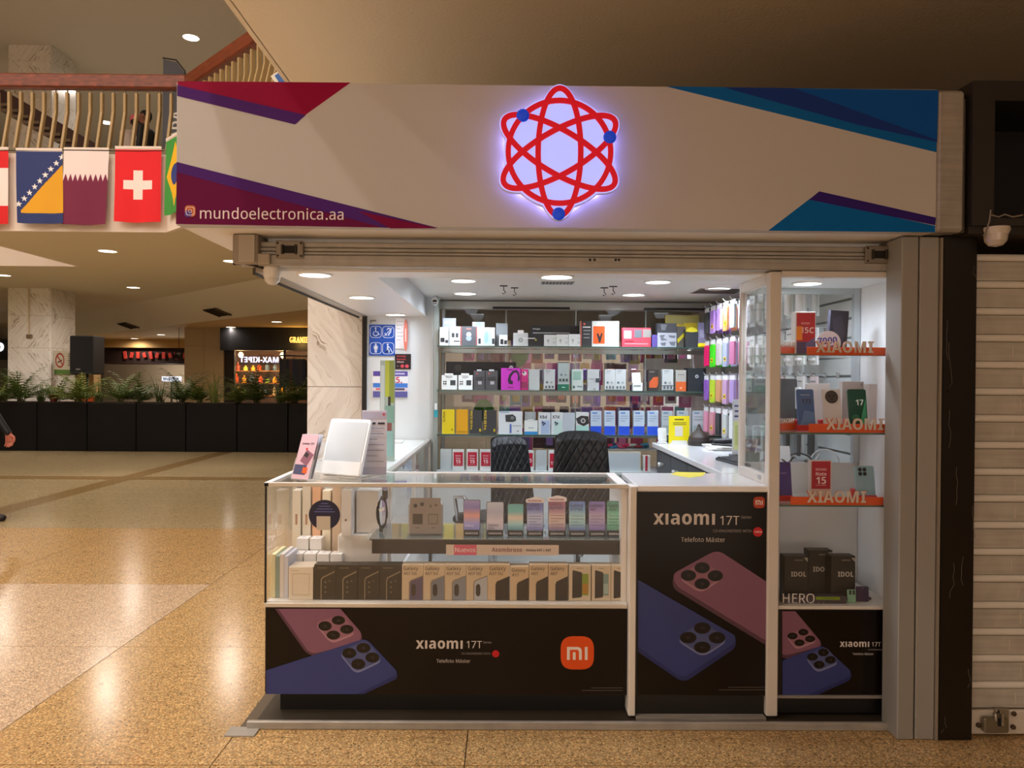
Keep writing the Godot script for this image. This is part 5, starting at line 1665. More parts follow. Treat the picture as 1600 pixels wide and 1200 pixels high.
	put_prints(eb, 0.15, 0.175, 0.025, [["r", 0.04, 0.04, 0.96, 0.96, "8f8680"], ["r", 0.12, 0.45, 0.42, 0.72, "3a342c"], ["r", 0.58, 0.45, 0.88, 0.72, "6a625c"], ["r", 0.61, 0.48, 0.85, 0.69, "8a827c"], ["c", 0.2, 0.24, 0.06, "2c2824"], ["c", 0.4, 0.20, 0.06, "3a3632"], ["c", 0.66, 0.25, 0.045, "6a625a"], ["c", 0.82, 0.22, 0.045, "6a625a"], ["r", 0.2, 0.80, 0.34, 0.815, "4a4540"], ["r", 0.68, 0.80, 0.80, 0.815, "4a4540"]])
	var cb := thing("charging_cable", "coiled black charging cable with a white tie on the dark shelf", "cable", at(597, 848, 3.40) * Vector3(1, 0, 1) + Vector3(0, ys, 0))
	for k in 3:
		var loop := []
		for i in 17:
			var a := TAU * i / 16.0
			loop.append(Vector3(cos(a) * (0.018 + 0.003 * k), 0.09 + sin(a) * (0.075 - 0.006 * k), (k - 1) * 0.008))
		tube(cb, "coil", loop, 0.0035, mt("1a1816", 0.5), 6)
	part(cb, "tie", lathe([V(0.012, -0.006), V(0.016, -0.006), V(0.016, 0.006), V(0.012, 0.006)], 14), mt("f0f0f0", 0.5), Vector3(0, 0.105, 0), Vector3(0, 0, 0.3))
	part(cb, "plug", box_mesh(Vector3(0.024, 0.045, 0.02), 0.005), mt("161412", 0.4), Vector3(0.012, 0.175, 0))
	part(cb, "plug", box_mesh(Vector3(0.016, 0.03, 0.01), 0.003), mt("2c2c2c", 0.4), Vector3(-0.005, 0.016, 0))
	var g := "dummy phones on the counter shelf"
	var zph := 3.335
	dummy_phone("dummy phone with a purple-to-orange dusk screen", [724, 783, 750, 849], zph, ys, ["8a7ab8", "6f5aa8", "d88a78", "8a86c8", "6a70c0"], [["t", "Galaxy", 0.36, 0.83, 0.5, "e8e4f4", false]], g)
	dummy_phone("dummy phone with a pale silver-lilac screen", [760, 786, 787, 849], zph, ys, ["b8bcc8", "a8a6ba", "c8bcc6", "b4b4cc"], [["t", "Galaxy", 0.40, 0.80, 0.62, "2c2c3a", false], ["t", "S26+", 0.30, 0.90, 0.40, "2c2c3a", false]], g)
	dummy_phone("dummy phone with a turquoise and sand screen", [793, 789, 818, 849], zph, ys, ["3c9a98", "4aa8a4", "d8c0a8", "8ac0c0", "2c7a90"], [], g)
	dummy_phone("dummy phone lettered A57 5G with an indigo screen and topper card", [823, 784, 849, 849], zph, ys, ["5a58b0", "4c5cc0", "b8c0dc", "a8b4dc", "5a60b8"], [["t", "Galaxy", 0.42, 0.15, 0.72, "16163a", false], ["t", "A57 5G", 0.42, 0.27, 0.70, "16163a", false]] + lines(0.12, 0.88, 0.50, 0.09, 5, "5a608a", 0.014), g, true)
	dummy_phone("dummy phone lettered A37 5G with a rose screen and topper card", [857, 782, 884, 849], zph, ys, ["c0486a", "8a4a7a", "d0b0a8", "c8b4ac", "6a4a88"], [["t", "Galaxy", 0.44, 0.15, 0.74, "2a1020", false], ["t", "A37 5G", 0.44, 0.27, 0.70, "2a1020", false]] + lines(0.12, 0.88, 0.50, 0.09, 5, "8a5a5a", 0.014), g, true)
	dummy_phone("dummy phone lettered A17 5G with a blue to mint screen", [889, 785, 915, 849], zph, ys, ["3f6ac0", "5a94d0", "a4d0cc", "8ac0c8", "3558b0"], [["t", "Galaxy", 0.46, 0.15, 0.78, "10204a", false], ["t", "A17 5G", 0.44, 0.27, 0.70, "10204a", false]] + lines(0.12, 0.88, 0.48, 0.10, 4, "4a7a9a", 0.014), g)
	dummy_phone("dummy phone lettered A07 with a violet screen", [920, 785, 946, 849], zph, ys, ["6a58b0", "8a68b8", "b8a8c0", "9a8ac0", "5a4aa0"], [["t", "Galaxy", 0.46, 0.15, 0.80, "1a1040", false], ["t", "A07", 0.28, 0.27, 0.36, "1a1040", false]] + lines(0.12, 0.88, 0.48, 0.10, 4, "6a5a90", 0.014), g)
	dummy_phone("dummy phone lettered A26 5G with a green screen, turned at the shelf end", [948, 785, 978, 849], zph, ys, ["1e8a70", "2a9a78", "7ac0a0", "5ab090", "1a7a60"], [["t", "Galaxy", 0.46, 0.15, 0.76, "062a20", false], ["t", "A26 5G", 0.46, 0.27, 0.72, "062a20", false]] + lines(0.12, 0.88, 0.48, 0.10, 4, "2a6a58", 0.014), g, false, -0.12)
	# the price strip on the dark shelf front
	var a := at(697, 851, 3.30)
	var b := at(873, 868, 3.30)
	var ps := thing("shelf_strip", "pale paper strip lettered Nuevos on the dark shelf front", "label", Vector3((a.x + b.x) / 2, (a.y + b.y) / 2, -3.302))
	var w := b.x - a.x
	part(ps, "paper", box_mesh(Vector3(w, a.y - b.y, 0.001)), mt("d8c8bc", 0.5))
	part(ps, "pink_block", box_mesh(Vector3(w * 0.20, a.y - b.y, 0.0006)), mt("d8607a", 0.5), Vector3(-w * 0.33, 0, 0.001))
	txt(ps, "Nuevos", Vector3(-w * 0.33, 0, 0.0014), w * 0.18, 0.0, mt("f4ecec", 0.5), false)
	txt(ps, "Asombroso", Vector3(0.02, 0.002, 0.0014), w * 0.27, 0.0, mt("8a5a58", 0.5), true)
	txt(ps, "Galaxy A57 | A37", Vector3(w * 0.32, -0.001, 0.0014), w * 0.22, 0.0, mt("2c2420", 0.5), true)
	# cartons inside the side counter
	var k2 := 0
	for c in [["c43a4a", "small red carton", 5.25, -0.64, 0.14, 0.06], ["5a4ab8", "violet-blue carton", 4.98, -0.66, 0.20, 0.09], ["dfe3ea", "pale grey carton", 4.75, -0.68, 0.18, 0.10], ["4a58b0", "folded blue pouch", 5.10, -0.78, 0.10, 0.12], ["e8e6e0", "ivory carton", 4.45, -0.72, 0.22, 0.12], ["b8a0c8", "lilac carton", 4.2, -0.70, 0.18, 0.10]]:
		var o := thing("side_carton", c[1] + " inside the glass side counter", "box", Vector3(c[3], 0.7465, -c[2]))
		part(o, "carton", box_mesh(Vector3(c[5], c[4], 0.08), 0.003), mt(c[0], 0.4), Vector3(0, c[4] / 2, 0))
		part(o, "front_label", box_mesh(Vector3(c[5] * 0.6, c[4] * 0.3, 0.0008)), mt("f0eeea", 0.5), Vector3(0, c[4] * 0.55, 0.0405))

# ---------------------------------------------------------------- things on the counter tops and the sign wall
func stock_counter_tops():
	var y := 1.0402
	# acrylic leaflet holder
	var c := at(478, 748, 3.31)
	var lh := thing("leaflet_holder", "clear acrylic holder with pink phone leaflets on the counter corner", "leaflet holder", Vector3(c.x, y, -3.33))
	lh.rotation.y = -0.5
	part(lh, "tray", box_mesh(Vector3(0.112, 0.004, 0.07)), glass("f2f8f8", 0.25), Vector3(0, 0.002, 0))
	part(lh, "lip", box_mesh(Vector3(0.112, 0.095, 0.003)), glass("f2f8f8", 0.18), Vector3(0, 0.05, 0.030), Vector3(-0.34, 0, 0))
	part(lh, "back", box_mesh(Vector3(0.112, 0.17, 0.003)), glass("f2f8f8", 0.18), Vector3(0, 0.085, -0.045), Vector3(-0.34, 0, 0))
	for k in 3:
		var lf := part(lh, "leaflet", box_mesh(Vector3(0.098, 0.205, 0.002)), mt(["d6b2bc", "cfd0d8", "c4c6d0"][k], 0.4), Vector3(0.0, 0.105, 0.012 - k * 0.014), Vector3(-0.34, 0, 0))
		if k == 0:
			part(lf, "phone_print", box_mesh(Vector3(0.05, 0.06, 0.0006)), mt("8a5868", 0.4), Vector3(0.012, -0.005, 0.0014), Vector3(0, 0, -0.45))
			part(lf, "lens_print", box_mesh(Vector3(0.024, 0.02, 0.0006)), mt("2c2026", 0.4), Vector3(0.006, 0.008, 0.0019), Vector3(0, 0, -0.45))
			txt(lf, "xıaomı 17T", Vector3(0, 0.060, 0.0014), 0.07, 0.0, mt("4a3038", 0.5), true)
			part(lf, "red_dot", lathe([V(0.001, 0.0006), V(0.006, 0.0006), V(0.006, 0)], 14), mt("d02a3a", 0.5), Vector3(0, 0.035, 0.0012), Vector3(PI / 2, 0, 0))
			part(lf, "blue_print", box_mesh(Vector3(0.07, 0.045, 0.0005)), mt("4a4a6a", 0.4), Vector3(-0.012, -0.060, 0.0012))
			part(lf, "orange_badge", box_mesh(Vector3(0.026, 0.026, 0.0006), 0.0), mt("f05a10", 0.5), Vector3(0.018, -0.062, 0.0022))
	# white screen turned away on its foot
	var sc := thing("white_display", "white price display with a pale grey face leaning on the display counter", "display", Vector3(at(535, 742, 3.42).x, y, -3.44))
	sc.rotation.y = -0.42
	var fm := part(sc, "frame", plate_mesh(0.225, 0.27, 0.016, 0.014), mt("f1f1ee", 0.3), Vector3(0, 0.135, -0.02), Vector3(-0.34, 0, 0))
	part(fm, "face", plate_mesh(0.205, 0.19, 0.002, 0.008), mt("c6cacb", 0.15), Vector3(0, 0.025, 0.009))
	part(fm, "lower_band", box_mesh(Vector3(0.215, 0.062, 0.004)), mt("ecebe6", 0.3), Vector3(0, -0.10, 0.009))
	part(sc, "strut", box_mesh(Vector3(0.05, 0.18, 0.008), 0.002), mt("e6e6e2", 0.3), Vector3(0, 0.088, -0.085), Vector3(0.32, 0, 0))
	part(sc, "foot", box_mesh(Vector3(0.18, 0.006, 0.16), 0.002), mt("e6e6e2", 0.3), Vector3(0, 0.003, -0.05))
	# tall price sheet in a clear stand
	var a := at(566, 641, 3.50)
	var b := at(604, 735, 3.50)
	var w := b.x - a.x
	var h := a.y - y
	var ps := thing("price_sheet", "tall lilac price sheet with comparison lines in a clear counter stand", "sign", Vector3((a.x + b.x) / 2, y, -3.50))
	part(ps, "sheet", box_mesh(Vector3(w, h, 0.003)), mt("d4cfd8", 0.4), Vector3(0, h / 2, 0))
	part(ps, "stand", box_mesh(Vector3(w * 1.05, 0.006, 0.08)), glass("f2f8f8", 0.25), Vector3(0, 0.003, 0))
	put_prints(ps, w, h, 0.0016, [["r", 0.02, 0.02, 0.98, 0.13, "b4aec0"], ["c", 0.88, 0.06, 0.05, "c8384a"], ["r", 0.30, 0.185, 0.55, 0.215, "2c2a30"], ["r", 0.64, 0.185, 0.92, 0.215, "2c2a30"], ["r", 0.02, 0.87, 0.98, 0.99, "bcb6c4"]] + lines(0.2, 0.9, 0.27, 0.085, 7, "8c8894", 0.010) + [["r", 0.10, 0.275, 0.15, 0.295, "4a4650"], ["r", 0.10, 0.40, 0.15, 0.42, "4a4650"], ["r", 0.10, 0.53, 0.15, 0.55, "4a4650"], ["r", 0.10, 0.66, 0.15, 0.68, "4a4650"]])
	# narrow picture standee behind it
	var a2 := at(594, 563, 4.1)
	var b2 := at(617, 690, 4.1)
	var nb := thing("picture_standee", "narrow acrylic standee with green and yellow picture strips on the side counter", "sign", Vector3((a2.x + b2.x) / 2, y, -4.1))
	var h2 := a2.y - y
	part(nb, "panel", box_mesh(Vector3(0.082, h2, 0.012), 0.002), mt("a9b8ac", 0.15), Vector3(0, h2 / 2, 0))
	put_prints(nb, 0.082, h2, 0.006, [["r", 0.35, 0.0, 0.62, 0.36, "b6bd3c"], ["r", 0.62, 0.0, 0.95, 0.42, "8f9c46"], ["r", 0.05, 0.05, 0.3, 0.5, "c4ccc8"], ["r", 0.55, 0.36, 0.72, 0.46, "2a2a28"], ["r", 0.35, 0.45, 0.95, 0.62, "7fa494"], ["r", 0.05, 0.52, 0.35, 0.66, "c8a8a8"], ["r", 0.5, 0.62, 0.8, 0.72, "8a5048"], ["r", 0.1, 0.7, 0.9, 0.95, "90b4ac"]])
	part(nb, "foot", box_mesh(Vector3(0.10, 0.006, 0.08)), glass("f2f8f8", 0.25), Vector3(0, 0.003, 0))
	var pp := thing("paper_stack", "small stack of white papers on the side counter", "papers", on_level(612, 690, y) * Vector3(1, 0, 1) + Vector3(0.02, y - 0.005, 0))
	for k in 3:
		part(pp, "sheet", box_mesh(Vector3(0.11, 0.004, 0.16)), mt("f0f0ee", 0.5), Vector3(0.003 * k, 0.002 + 0.0042 * k, -0.003 * k), Vector3(0, 0.06 * k, 0))
	# blue accessibility board, garantee plate, tariff sheets, red oval on the sign wall
	var Zw := 5.615
	var bl := wall_board("accessibility_sign", "blue board with four white accessibility pictograms on the white wall", "sign", [577, 507, 617, 556], Zw, "0f4fb4")
	pictograms(bl)
	var gw := wall_board("warranty_plate", "black wall plate with red lettering next to the blue board", "sign", [617, 553, 642, 577], Zw, "1c1216")
	put_prints_c(gw, [["t", "Samsung", 0.40, 0.16, 0.55, "d84a58", true], ["t", "Garantía", 0.40, 0.34, 0.55, "d84a58", true], ["t", "Oficial", 0.34, 0.52, 0.42, "e8c8c8", true], ["c", 0.47, 0.80, 0.11, "d84a58"], ["c", 0.76, 0.80, 0.11, "d84a58"], ["r", 0.12, 0.77, 0.24, 0.83, "8a6a6c"]])
	var ts := wall_board("tariff_sheet", "white tariff sheet with purple and blue bands low on the sign wall", "sign", [582, 579, 638, 622], Zw, "eff1f6")
	put_prints_c(ts, [["r", 0.02, 0.02, 0.98, 0.20, "5a4aa0"], ["r", 0.35, 0.08, 0.9, 0.14, "c8c4e8"], ["t", "25.", 0.68, 0.34, 0.30, "c83a5a", true], ["r", 0.02, 0.46, 0.98, 0.62, "3a7ad0"], ["r", 0.02, 0.62, 0.98, 0.74, "e8d8e0"], ["r", 0.10, 0.64, 0.42, 0.71, "d06a70"], ["r", 0.55, 0.64, 0.9, 0.71, "3a3a52"], ["r", 0.02, 0.76, 0.98, 0.98, "5a5a9c"]])
	var q := at(634.5, 524, Zw)
	var ov := thing("red_oval_sign", "narrow salmon red oval sign fixed edge-on to the white wall", "sign", Vector3(q.x, q.y, -Zw + 0.02))
	part(ov, "plate", extrude(disc_pts(V(0, 0), 0.016, 0.122, 28), -0.004, 0.004), mt("e07a6a", 0.4))
	part(ov, "letter_bar", box_mesh(Vector3(0.008, 0.10, 0.001)), mt("f4d8d0", 0.5), Vector3(0, 0, 0.005))
	var hs := wall_board("notice_sheet", "white notice sheet between the blue board and the red oval", "sign", [618, 497, 632, 545], Zw, "f2f2f6")
	put_prints_c(hs, lines(0.15, 0.85, 0.1, 0.12, 6, "c0c2cc", 0.02))
	# desk counter: yellow card, oil diffuser, papers, pens, keyboard, sheet, white router
	var yd := 1.0402
	var Zd := 5.3
	var yc := thing("yellow_card", "bright yellow payment card stand with a blank white square on the desk counter", "sign", Vector3(at(1061, 660, Zd).x, yd, -Zd))
	var wy := at(1077, 660, Zd).x - at(1045, 660, Zd).x
	var hy := at(1061, 650, Zd).y - yd
	part(yc, "card", box_mesh(Vector3(wy, hy, 0.004)), mt("f6e60c", 0.4), Vector3(0, hy / 2, 0))
	put_prints(yc, wy, hy, 0.002, [["r", 0.30, 0.36, 0.68, 0.72, "e8e4d4"], ["r", 0.28, 0.10, 0.72, 0.15, "6a6414"], ["r", 0.2, 0.22, 0.85, 0.25, "a09a1c"], ["r", 0.2, 0.28, 0.85, 0.31, "a09a1c"], ["r", 0.15, 0.87, 0.88, 1.0, "f0f0ec"]])
	part(yc, "foot", box_mesh(Vector3(wy * 0.9, 0.01, 0.06)), mt("f0f0ec", 0.4), Vector3(0, 0.005, 0))
	var df := thing("oil_diffuser", "dark brown bell shaped oil diffuser on the desk counter", "diffuser", Vector3(at(1092, 680, 5.2).x, yd, -5.2))
	part(df, "base", lathe([V(0.001, 0), V(0.074, 0), V(0.078, 0.01), V(0.078, 0.034), V(0.072, 0.038)], 28), mt("2c2420", 0.45))
	part(df, "hood", lathe([V(0.074, 0.038), V(0.07, 0.06), V(0.05, 0.085), V(0.026, 0.105), V(0.012, 0.13), V(0.008, 0.148), V(0.001, 0.15)], 28), mt("3a302a", 0.5))
	var rt := thing("white_router", "small white charging dock beside the yellow card", "dock", Vector3(at(1035, 680, 5.35).x, yd, -5.35))
	part(rt, "stand", box_mesh(Vector3(0.06, 0.012, 0.06), 0.004), mt("f0f2f2", 0.3), Vector3(0, 0.006, 0))
	part(rt, "panel", plate_mesh(0.062, 0.10, 0.01, 0.01), mt("e6eaea", 0.25), Vector3(0, 0.062, -0.01), Vector3(-0.2, 0, 0))
	var dp := thing("document_pile", "untidy pile of white documents with a black stapler on the desk counter", "papers", Vector3(1.47, yd, -4.95))
	for k in 4:
		part(dp, "sheet", box_mesh(Vector3(0.21, 0.006, 0.28), 0.0), mt(["eceae4", "f4f4f2", "e2e0da", "f0efea"][k], 0.5), Vector3(0.008 * k - 0.01, 0.003 + 0.0062 * k, 0.012 * (k % 2)), Vector3(0, 0.12 * k - 0.15, 0))
	var sp := thing("black_stapler", "black stapler lying on the white documents", "stapler", Vector3(1.46, yd + 0.0255, -4.90))
	part(sp, "base", box_mesh(Vector3(0.05, 0.012, 0.17), 0.004), mt("17171a", 0.4), Vector3(0, 0.006, 0), Vector3(0, 0.7, 0))
	part(sp, "arm", box_mesh(Vector3(0.045, 0.03, 0.16), 0.01), mt("202024", 0.4), Vector3(0, 0.034, 0), Vector3(-0.12, 0.7, 0))
	var bw := thing("black_tray", "shallow black tray beside the oil diffuser", "tray", Vector3(1.52, yd, -5.16))
	part(bw, "bowl", lathe([V(0.001, 0.004), V(0.07, 0.006), V(0.085, 0.035), V(0.092, 0.035), V(0.078, 0.0), V(0.001, 0)], 26), mt("1c1c1e", 0.35))
	var kb := thing("keyboard", "black computer keyboard on the desk counter beside the showcase", "keyboard", Vector3(1.30, yd, -4.08))
	kb.rotation.y = -PI / 2 + 0.12
	part(kb, "deck", box_mesh(Vector3(0.36, 0.016, 0.125), 0.004), mt("26282a", 0.4), Vector3(0, 0.010, 0), Vector3(0.05, 0, 0))
	for rr in 5:
		for cc in 14:
			part(kb, "key", box_mesh(Vector3(0.020, 0.006, 0.018), 0.002), mt("3a3c40", 0.45), Vector3(-0.162 + cc * 0.025, 0.0215 - 0.0012 * rr + 0.0016, -0.045 + rr * 0.0225), Vector3(0.05, 0, 0))
	var cs := thing("counter_notice", "upright white and lime notice with small text by the slat wall", "sign", Vector3(at(1151, 690, 4.45).x, yd, -4.45))
	var wn := 0.055
	var hn := at(1151, 624, 4.45).y - yd
	part(cs, "sheet", box_mesh(Vector3(wn, hn, 0.003)), mt("eceef2", 0.45), Vector3(0, hn / 2, 0))
	put_prints(cs, wn, hn, 0.0016, [["r", 0.2, 0.10, 0.85, 0.13, "5a5a8a"], ["r", 0.25, 0.19, 0.8, 0.22, "5a5a8a"], ["r", 0.2, 0.28, 0.85, 0.31, "5a5a8a"], ["r", 0.12, 0.38, 0.92, 0.88, "e2e7a4"], ["r", 0.3, 0.45, 0.7, 0.8, "cdd68a"]])
	part(cs, "foot", box_mesh(Vector3(wn * 1.3, 0.012, 0.07)), mt("4a4a4c", 0.4), Vector3(0, 0.006, 0))
	# pen pots behind the side glass
	var pt := thing("pen_pot", "dark teal pen pot with scissors behind the showcase side glass", "pot", Vector3(1.235, yd, -3.69))
	part(pt, "pot", lathe([V(0.001, 0), V(0.04, 0), V(0.042, 0.10), V(0.038, 0.10), V(0.036, 0.006), V(0.001, 0.006)], 20), mt("1e3c3c", 0.4))
	tube(pt, "scissor_loop", ring_pts(Vector3(-0.012, 0.145, 0), 0.018, 0.026), 0.004, mt("4a4a50", 0.4), 6)
	tube(pt, "scissor_blade", [Vector3(-0.008, 0.02, 0), Vector3(-0.012, 0.122, 0)], 0.004, mt("c0c4c8", 0.2, 0.8), 6)
	tube(pt, "pen", [Vector3(0.015, 0.01, 0), Vector3(0.026, 0.165, 0.01)], 0.004, mt("dadcde", 0.3), 6)
	var p2 := thing("note_box", "dark red note box standing behind the showcase side glass", "box", Vector3(1.30, yd, -3.90))
	part(p2, "carton", box_mesh(Vector3(0.045, 0.11, 0.06), 0.003), mt("5c2428", 0.45), Vector3(0, 0.055, 0))
	part(p2, "rim", box_mesh(Vector3(0.05, 0.006, 0.065), 0.002), mt("c8ccd0", 0.3), Vector3(0, 0.113, 0))
	# screen, cables and paper on the desk behind the showcase
	var mo := thing("grey_monitor", "dark grey computer screen turned away behind the showcase glass", "monitor", Vector3(1.37, yd, -3.80))
	part(mo, "shell", plate_mesh(0.30, 0.24, 0.03, 0.012), mt("3c3e40", 0.4), Vector3(0, 0.35, 0), Vector3(-0.05, 0.25, 0))
	part(mo, "stem", box_mesh(Vector3(0.05, 0.20, 0.03), 0.004), mt("2a2c2e", 0.4), Vector3(0, 0.12, -0.02))
	part(mo, "foot", box_mesh(Vector3(0.20, 0.012, 0.16), 0.004), mt("2a2c2e", 0.4), Vector3(0, 0.006, 0))
	for k in 3:
		var cbl := thing("desk_cable", "looped cable on the desk behind the showcase glass", "cable", Vector3(1.36 + k * 0.13, yd + 0.004, -3.72), "cables behind the showcase")
		var lp := []
		for i in 15:
			var t := i / 14.0 * PI * 1.3
			lp.append(Vector3(cos(t) * 0.07, absf(sin(t)) * (0.07 + 0.02 * k), 0.03 * sin(t * 2.0)))
		tube(cbl, "lead", lp, 0.0045, mt("2a2a2a" if k < 2 else "dcdcdc", 0.5), 6)
	var nt := thing("paper_note", "curled white till receipt on the desk behind the showcase glass", "paper", Vector3(1.40, yd, -3.70))
	part(nt, "slip", box_mesh(Vector3(0.075, 0.085, 0.002)), mt("e4e6e4", 0.6), Vector3(0, 0.09, 0), Vector3(-0.2, 0.1, 0))
	part(nt, "printer", box_mesh(Vector3(0.10, 0.055, 0.09), 0.01), mt("5a5e60", 0.4), Vector3(0, 0.0275, -0.03))

func ring_pts(c: Vector3, rx: float, ry: float) -> Array:
	var out := []
	for i in 15:
		var a := TAU * i / 14.0
		out.append(c + Vector3(cos(a) * rx, sin(a) * ry, 0))
	return out

func wall_board(called: String, label: String, category: String, px: Array, Z: float, col: String) -> Node3D:
	var a := at(px[0], px[1], Z)
	var b := at(px[2], px[3], Z)
	var o := thing(called, label, category, Vector3((a.x + b.x) / 2, (a.y + b.y) / 2, -Z))
	o.set_meta("w", b.x - a.x)
	o.set_meta("h", a.y - b.y)
	part(o, "board", box_mesh(Vector3(b.x - a.x, a.y - b.y, 0.006)), mt(col, 0.35))
	return o

func put_prints_c(o: Node3D, prints: Array):
	var q := Node3D.new()
	q.name = "print"
	o.add_child(q)
	q.position = Vector3(0, -float(o.get_meta("h")) / 2, 0)
	put_prints(q, o.get_meta("w"), o.get_meta("h"), 0.0032, prints)

func pictograms(o: Node3D):
	var w: float = o.get_meta("w")
	var h: float = o.get_meta("h")
	var wh := mt("e8eefa", 0.4)
	for i in 2:
		for j in 2:
			var c := Vector3((i - 0.5) * w * 0.48, (0.5 - j) * h * 0.52, 0.0036)
			badge_frame(o, c, w * 0.45, 0.0035, wh)
			var s := w * 0.45
			if i == 0 and j == 0:      # wheelchair
				part(o, "symbol", extrude(disc_pts(V(-0.02, 0.33) * s, s * 0.07, s * 0.07, 12), 0, 0.0005), wh, c)
				tube(o, "symbol", [c + Vector3(-0.02, 0.24, 0) * s, c + Vector3(0.0, 0.0, 0) * s, c + Vector3(0.17, 0.0, 0) * s, c + Vector3(0.25, -0.22, 0) * s, c + Vector3(0.34, -0.2, 0) * s], 0.004, wh, 6)
				var arc := []
				for k in 14:
					var a := PI * 0.65 + k / 13.0 * PI * 1.25
					arc.append(c + Vector3(-0.02 + cos(a) * 0.2, -0.13 + sin(a) * 0.2, 0) * s)
				tube(o, "symbol", arc, 0.0035, wh, 6)
			elif i == 1 and j == 0:    # ear
				var arc := []
				for k in 12:
					var a := PI * 0.95 - k / 11.0 * PI * 1.2
					arc.append(c + Vector3(0.06 + cos(a) * 0.17, 0.12 + sin(a) * 0.2, 0) * s)
				arc.append(c + Vector3(0.08, -0.12, 0) * s)
				arc.append(c + Vector3(0.02, -0.3, 0) * s)
				tube(o, "symbol", arc, 0.005, wh, 6)
				tube(o, "symbol", [c + Vector3(-0.33, -0.33, 0) * s, c + Vector3(0.33, 0.35, 0) * s], 0.003, wh, 6)
				tube(o, "symbol", [c + Vector3(-0.3, -0.1, 0) * s, c + Vector3(-0.12, -0.3, 0) * s], 0.004, wh, 6)
			elif i == 0:               # standing figure
				part(o, "symbol", extrude(disc_pts(V(0.0, 0.33) * s, s * 0.075, s * 0.075, 12), 0, 0.0005), wh, c)
				part(o, "symbol", box_mesh(Vector3(0.2 * s, 0.30 * s, 0.001)), wh, c + Vector3(0, 0.08, 0) * s)
				for q in [-1, 1]:
					part(o, "symbol", box_mesh(Vector3(0.08 * s, 0.34 * s, 0.001)), wh, c + Vector3(q * 0.055, -0.22, 0) * s)
					part(o, "symbol", box_mesh(Vector3(0.05 * s, 0.30 * s, 0.001)), wh, c + Vector3(q * 0.15, 0.06, 0) * s)
			else:                      # figure walking with a cane
				part(o, "symbol", extrude(disc_pts(V(-0.04, 0.33) * s, s * 0.075, s * 0.075, 12), 0, 0.0005), wh, c)
				tube(o, "symbol", [c + Vector3(-0.03, 0.22, 0) * s, c + Vector3(-0.05, -0.05, 0) * s, c + Vector3(-0.18, -0.36, 0) * s], 0.006, wh, 6)
				tube(o, "symbol", [c + Vector3(-0.05, -0.05, 0) * s, c + Vector3(0.08, -0.2, 0) * s, c + Vector3(0.06, -0.38, 0) * s], 0.005, wh, 6)
				tube(o, "symbol", [c + Vector3(-0.03, 0.18, 0) * s, c + Vector3(0.14, 0.06, 0) * s, c + Vector3(0.36, -0.36, 0) * s], 0.003, wh, 6)

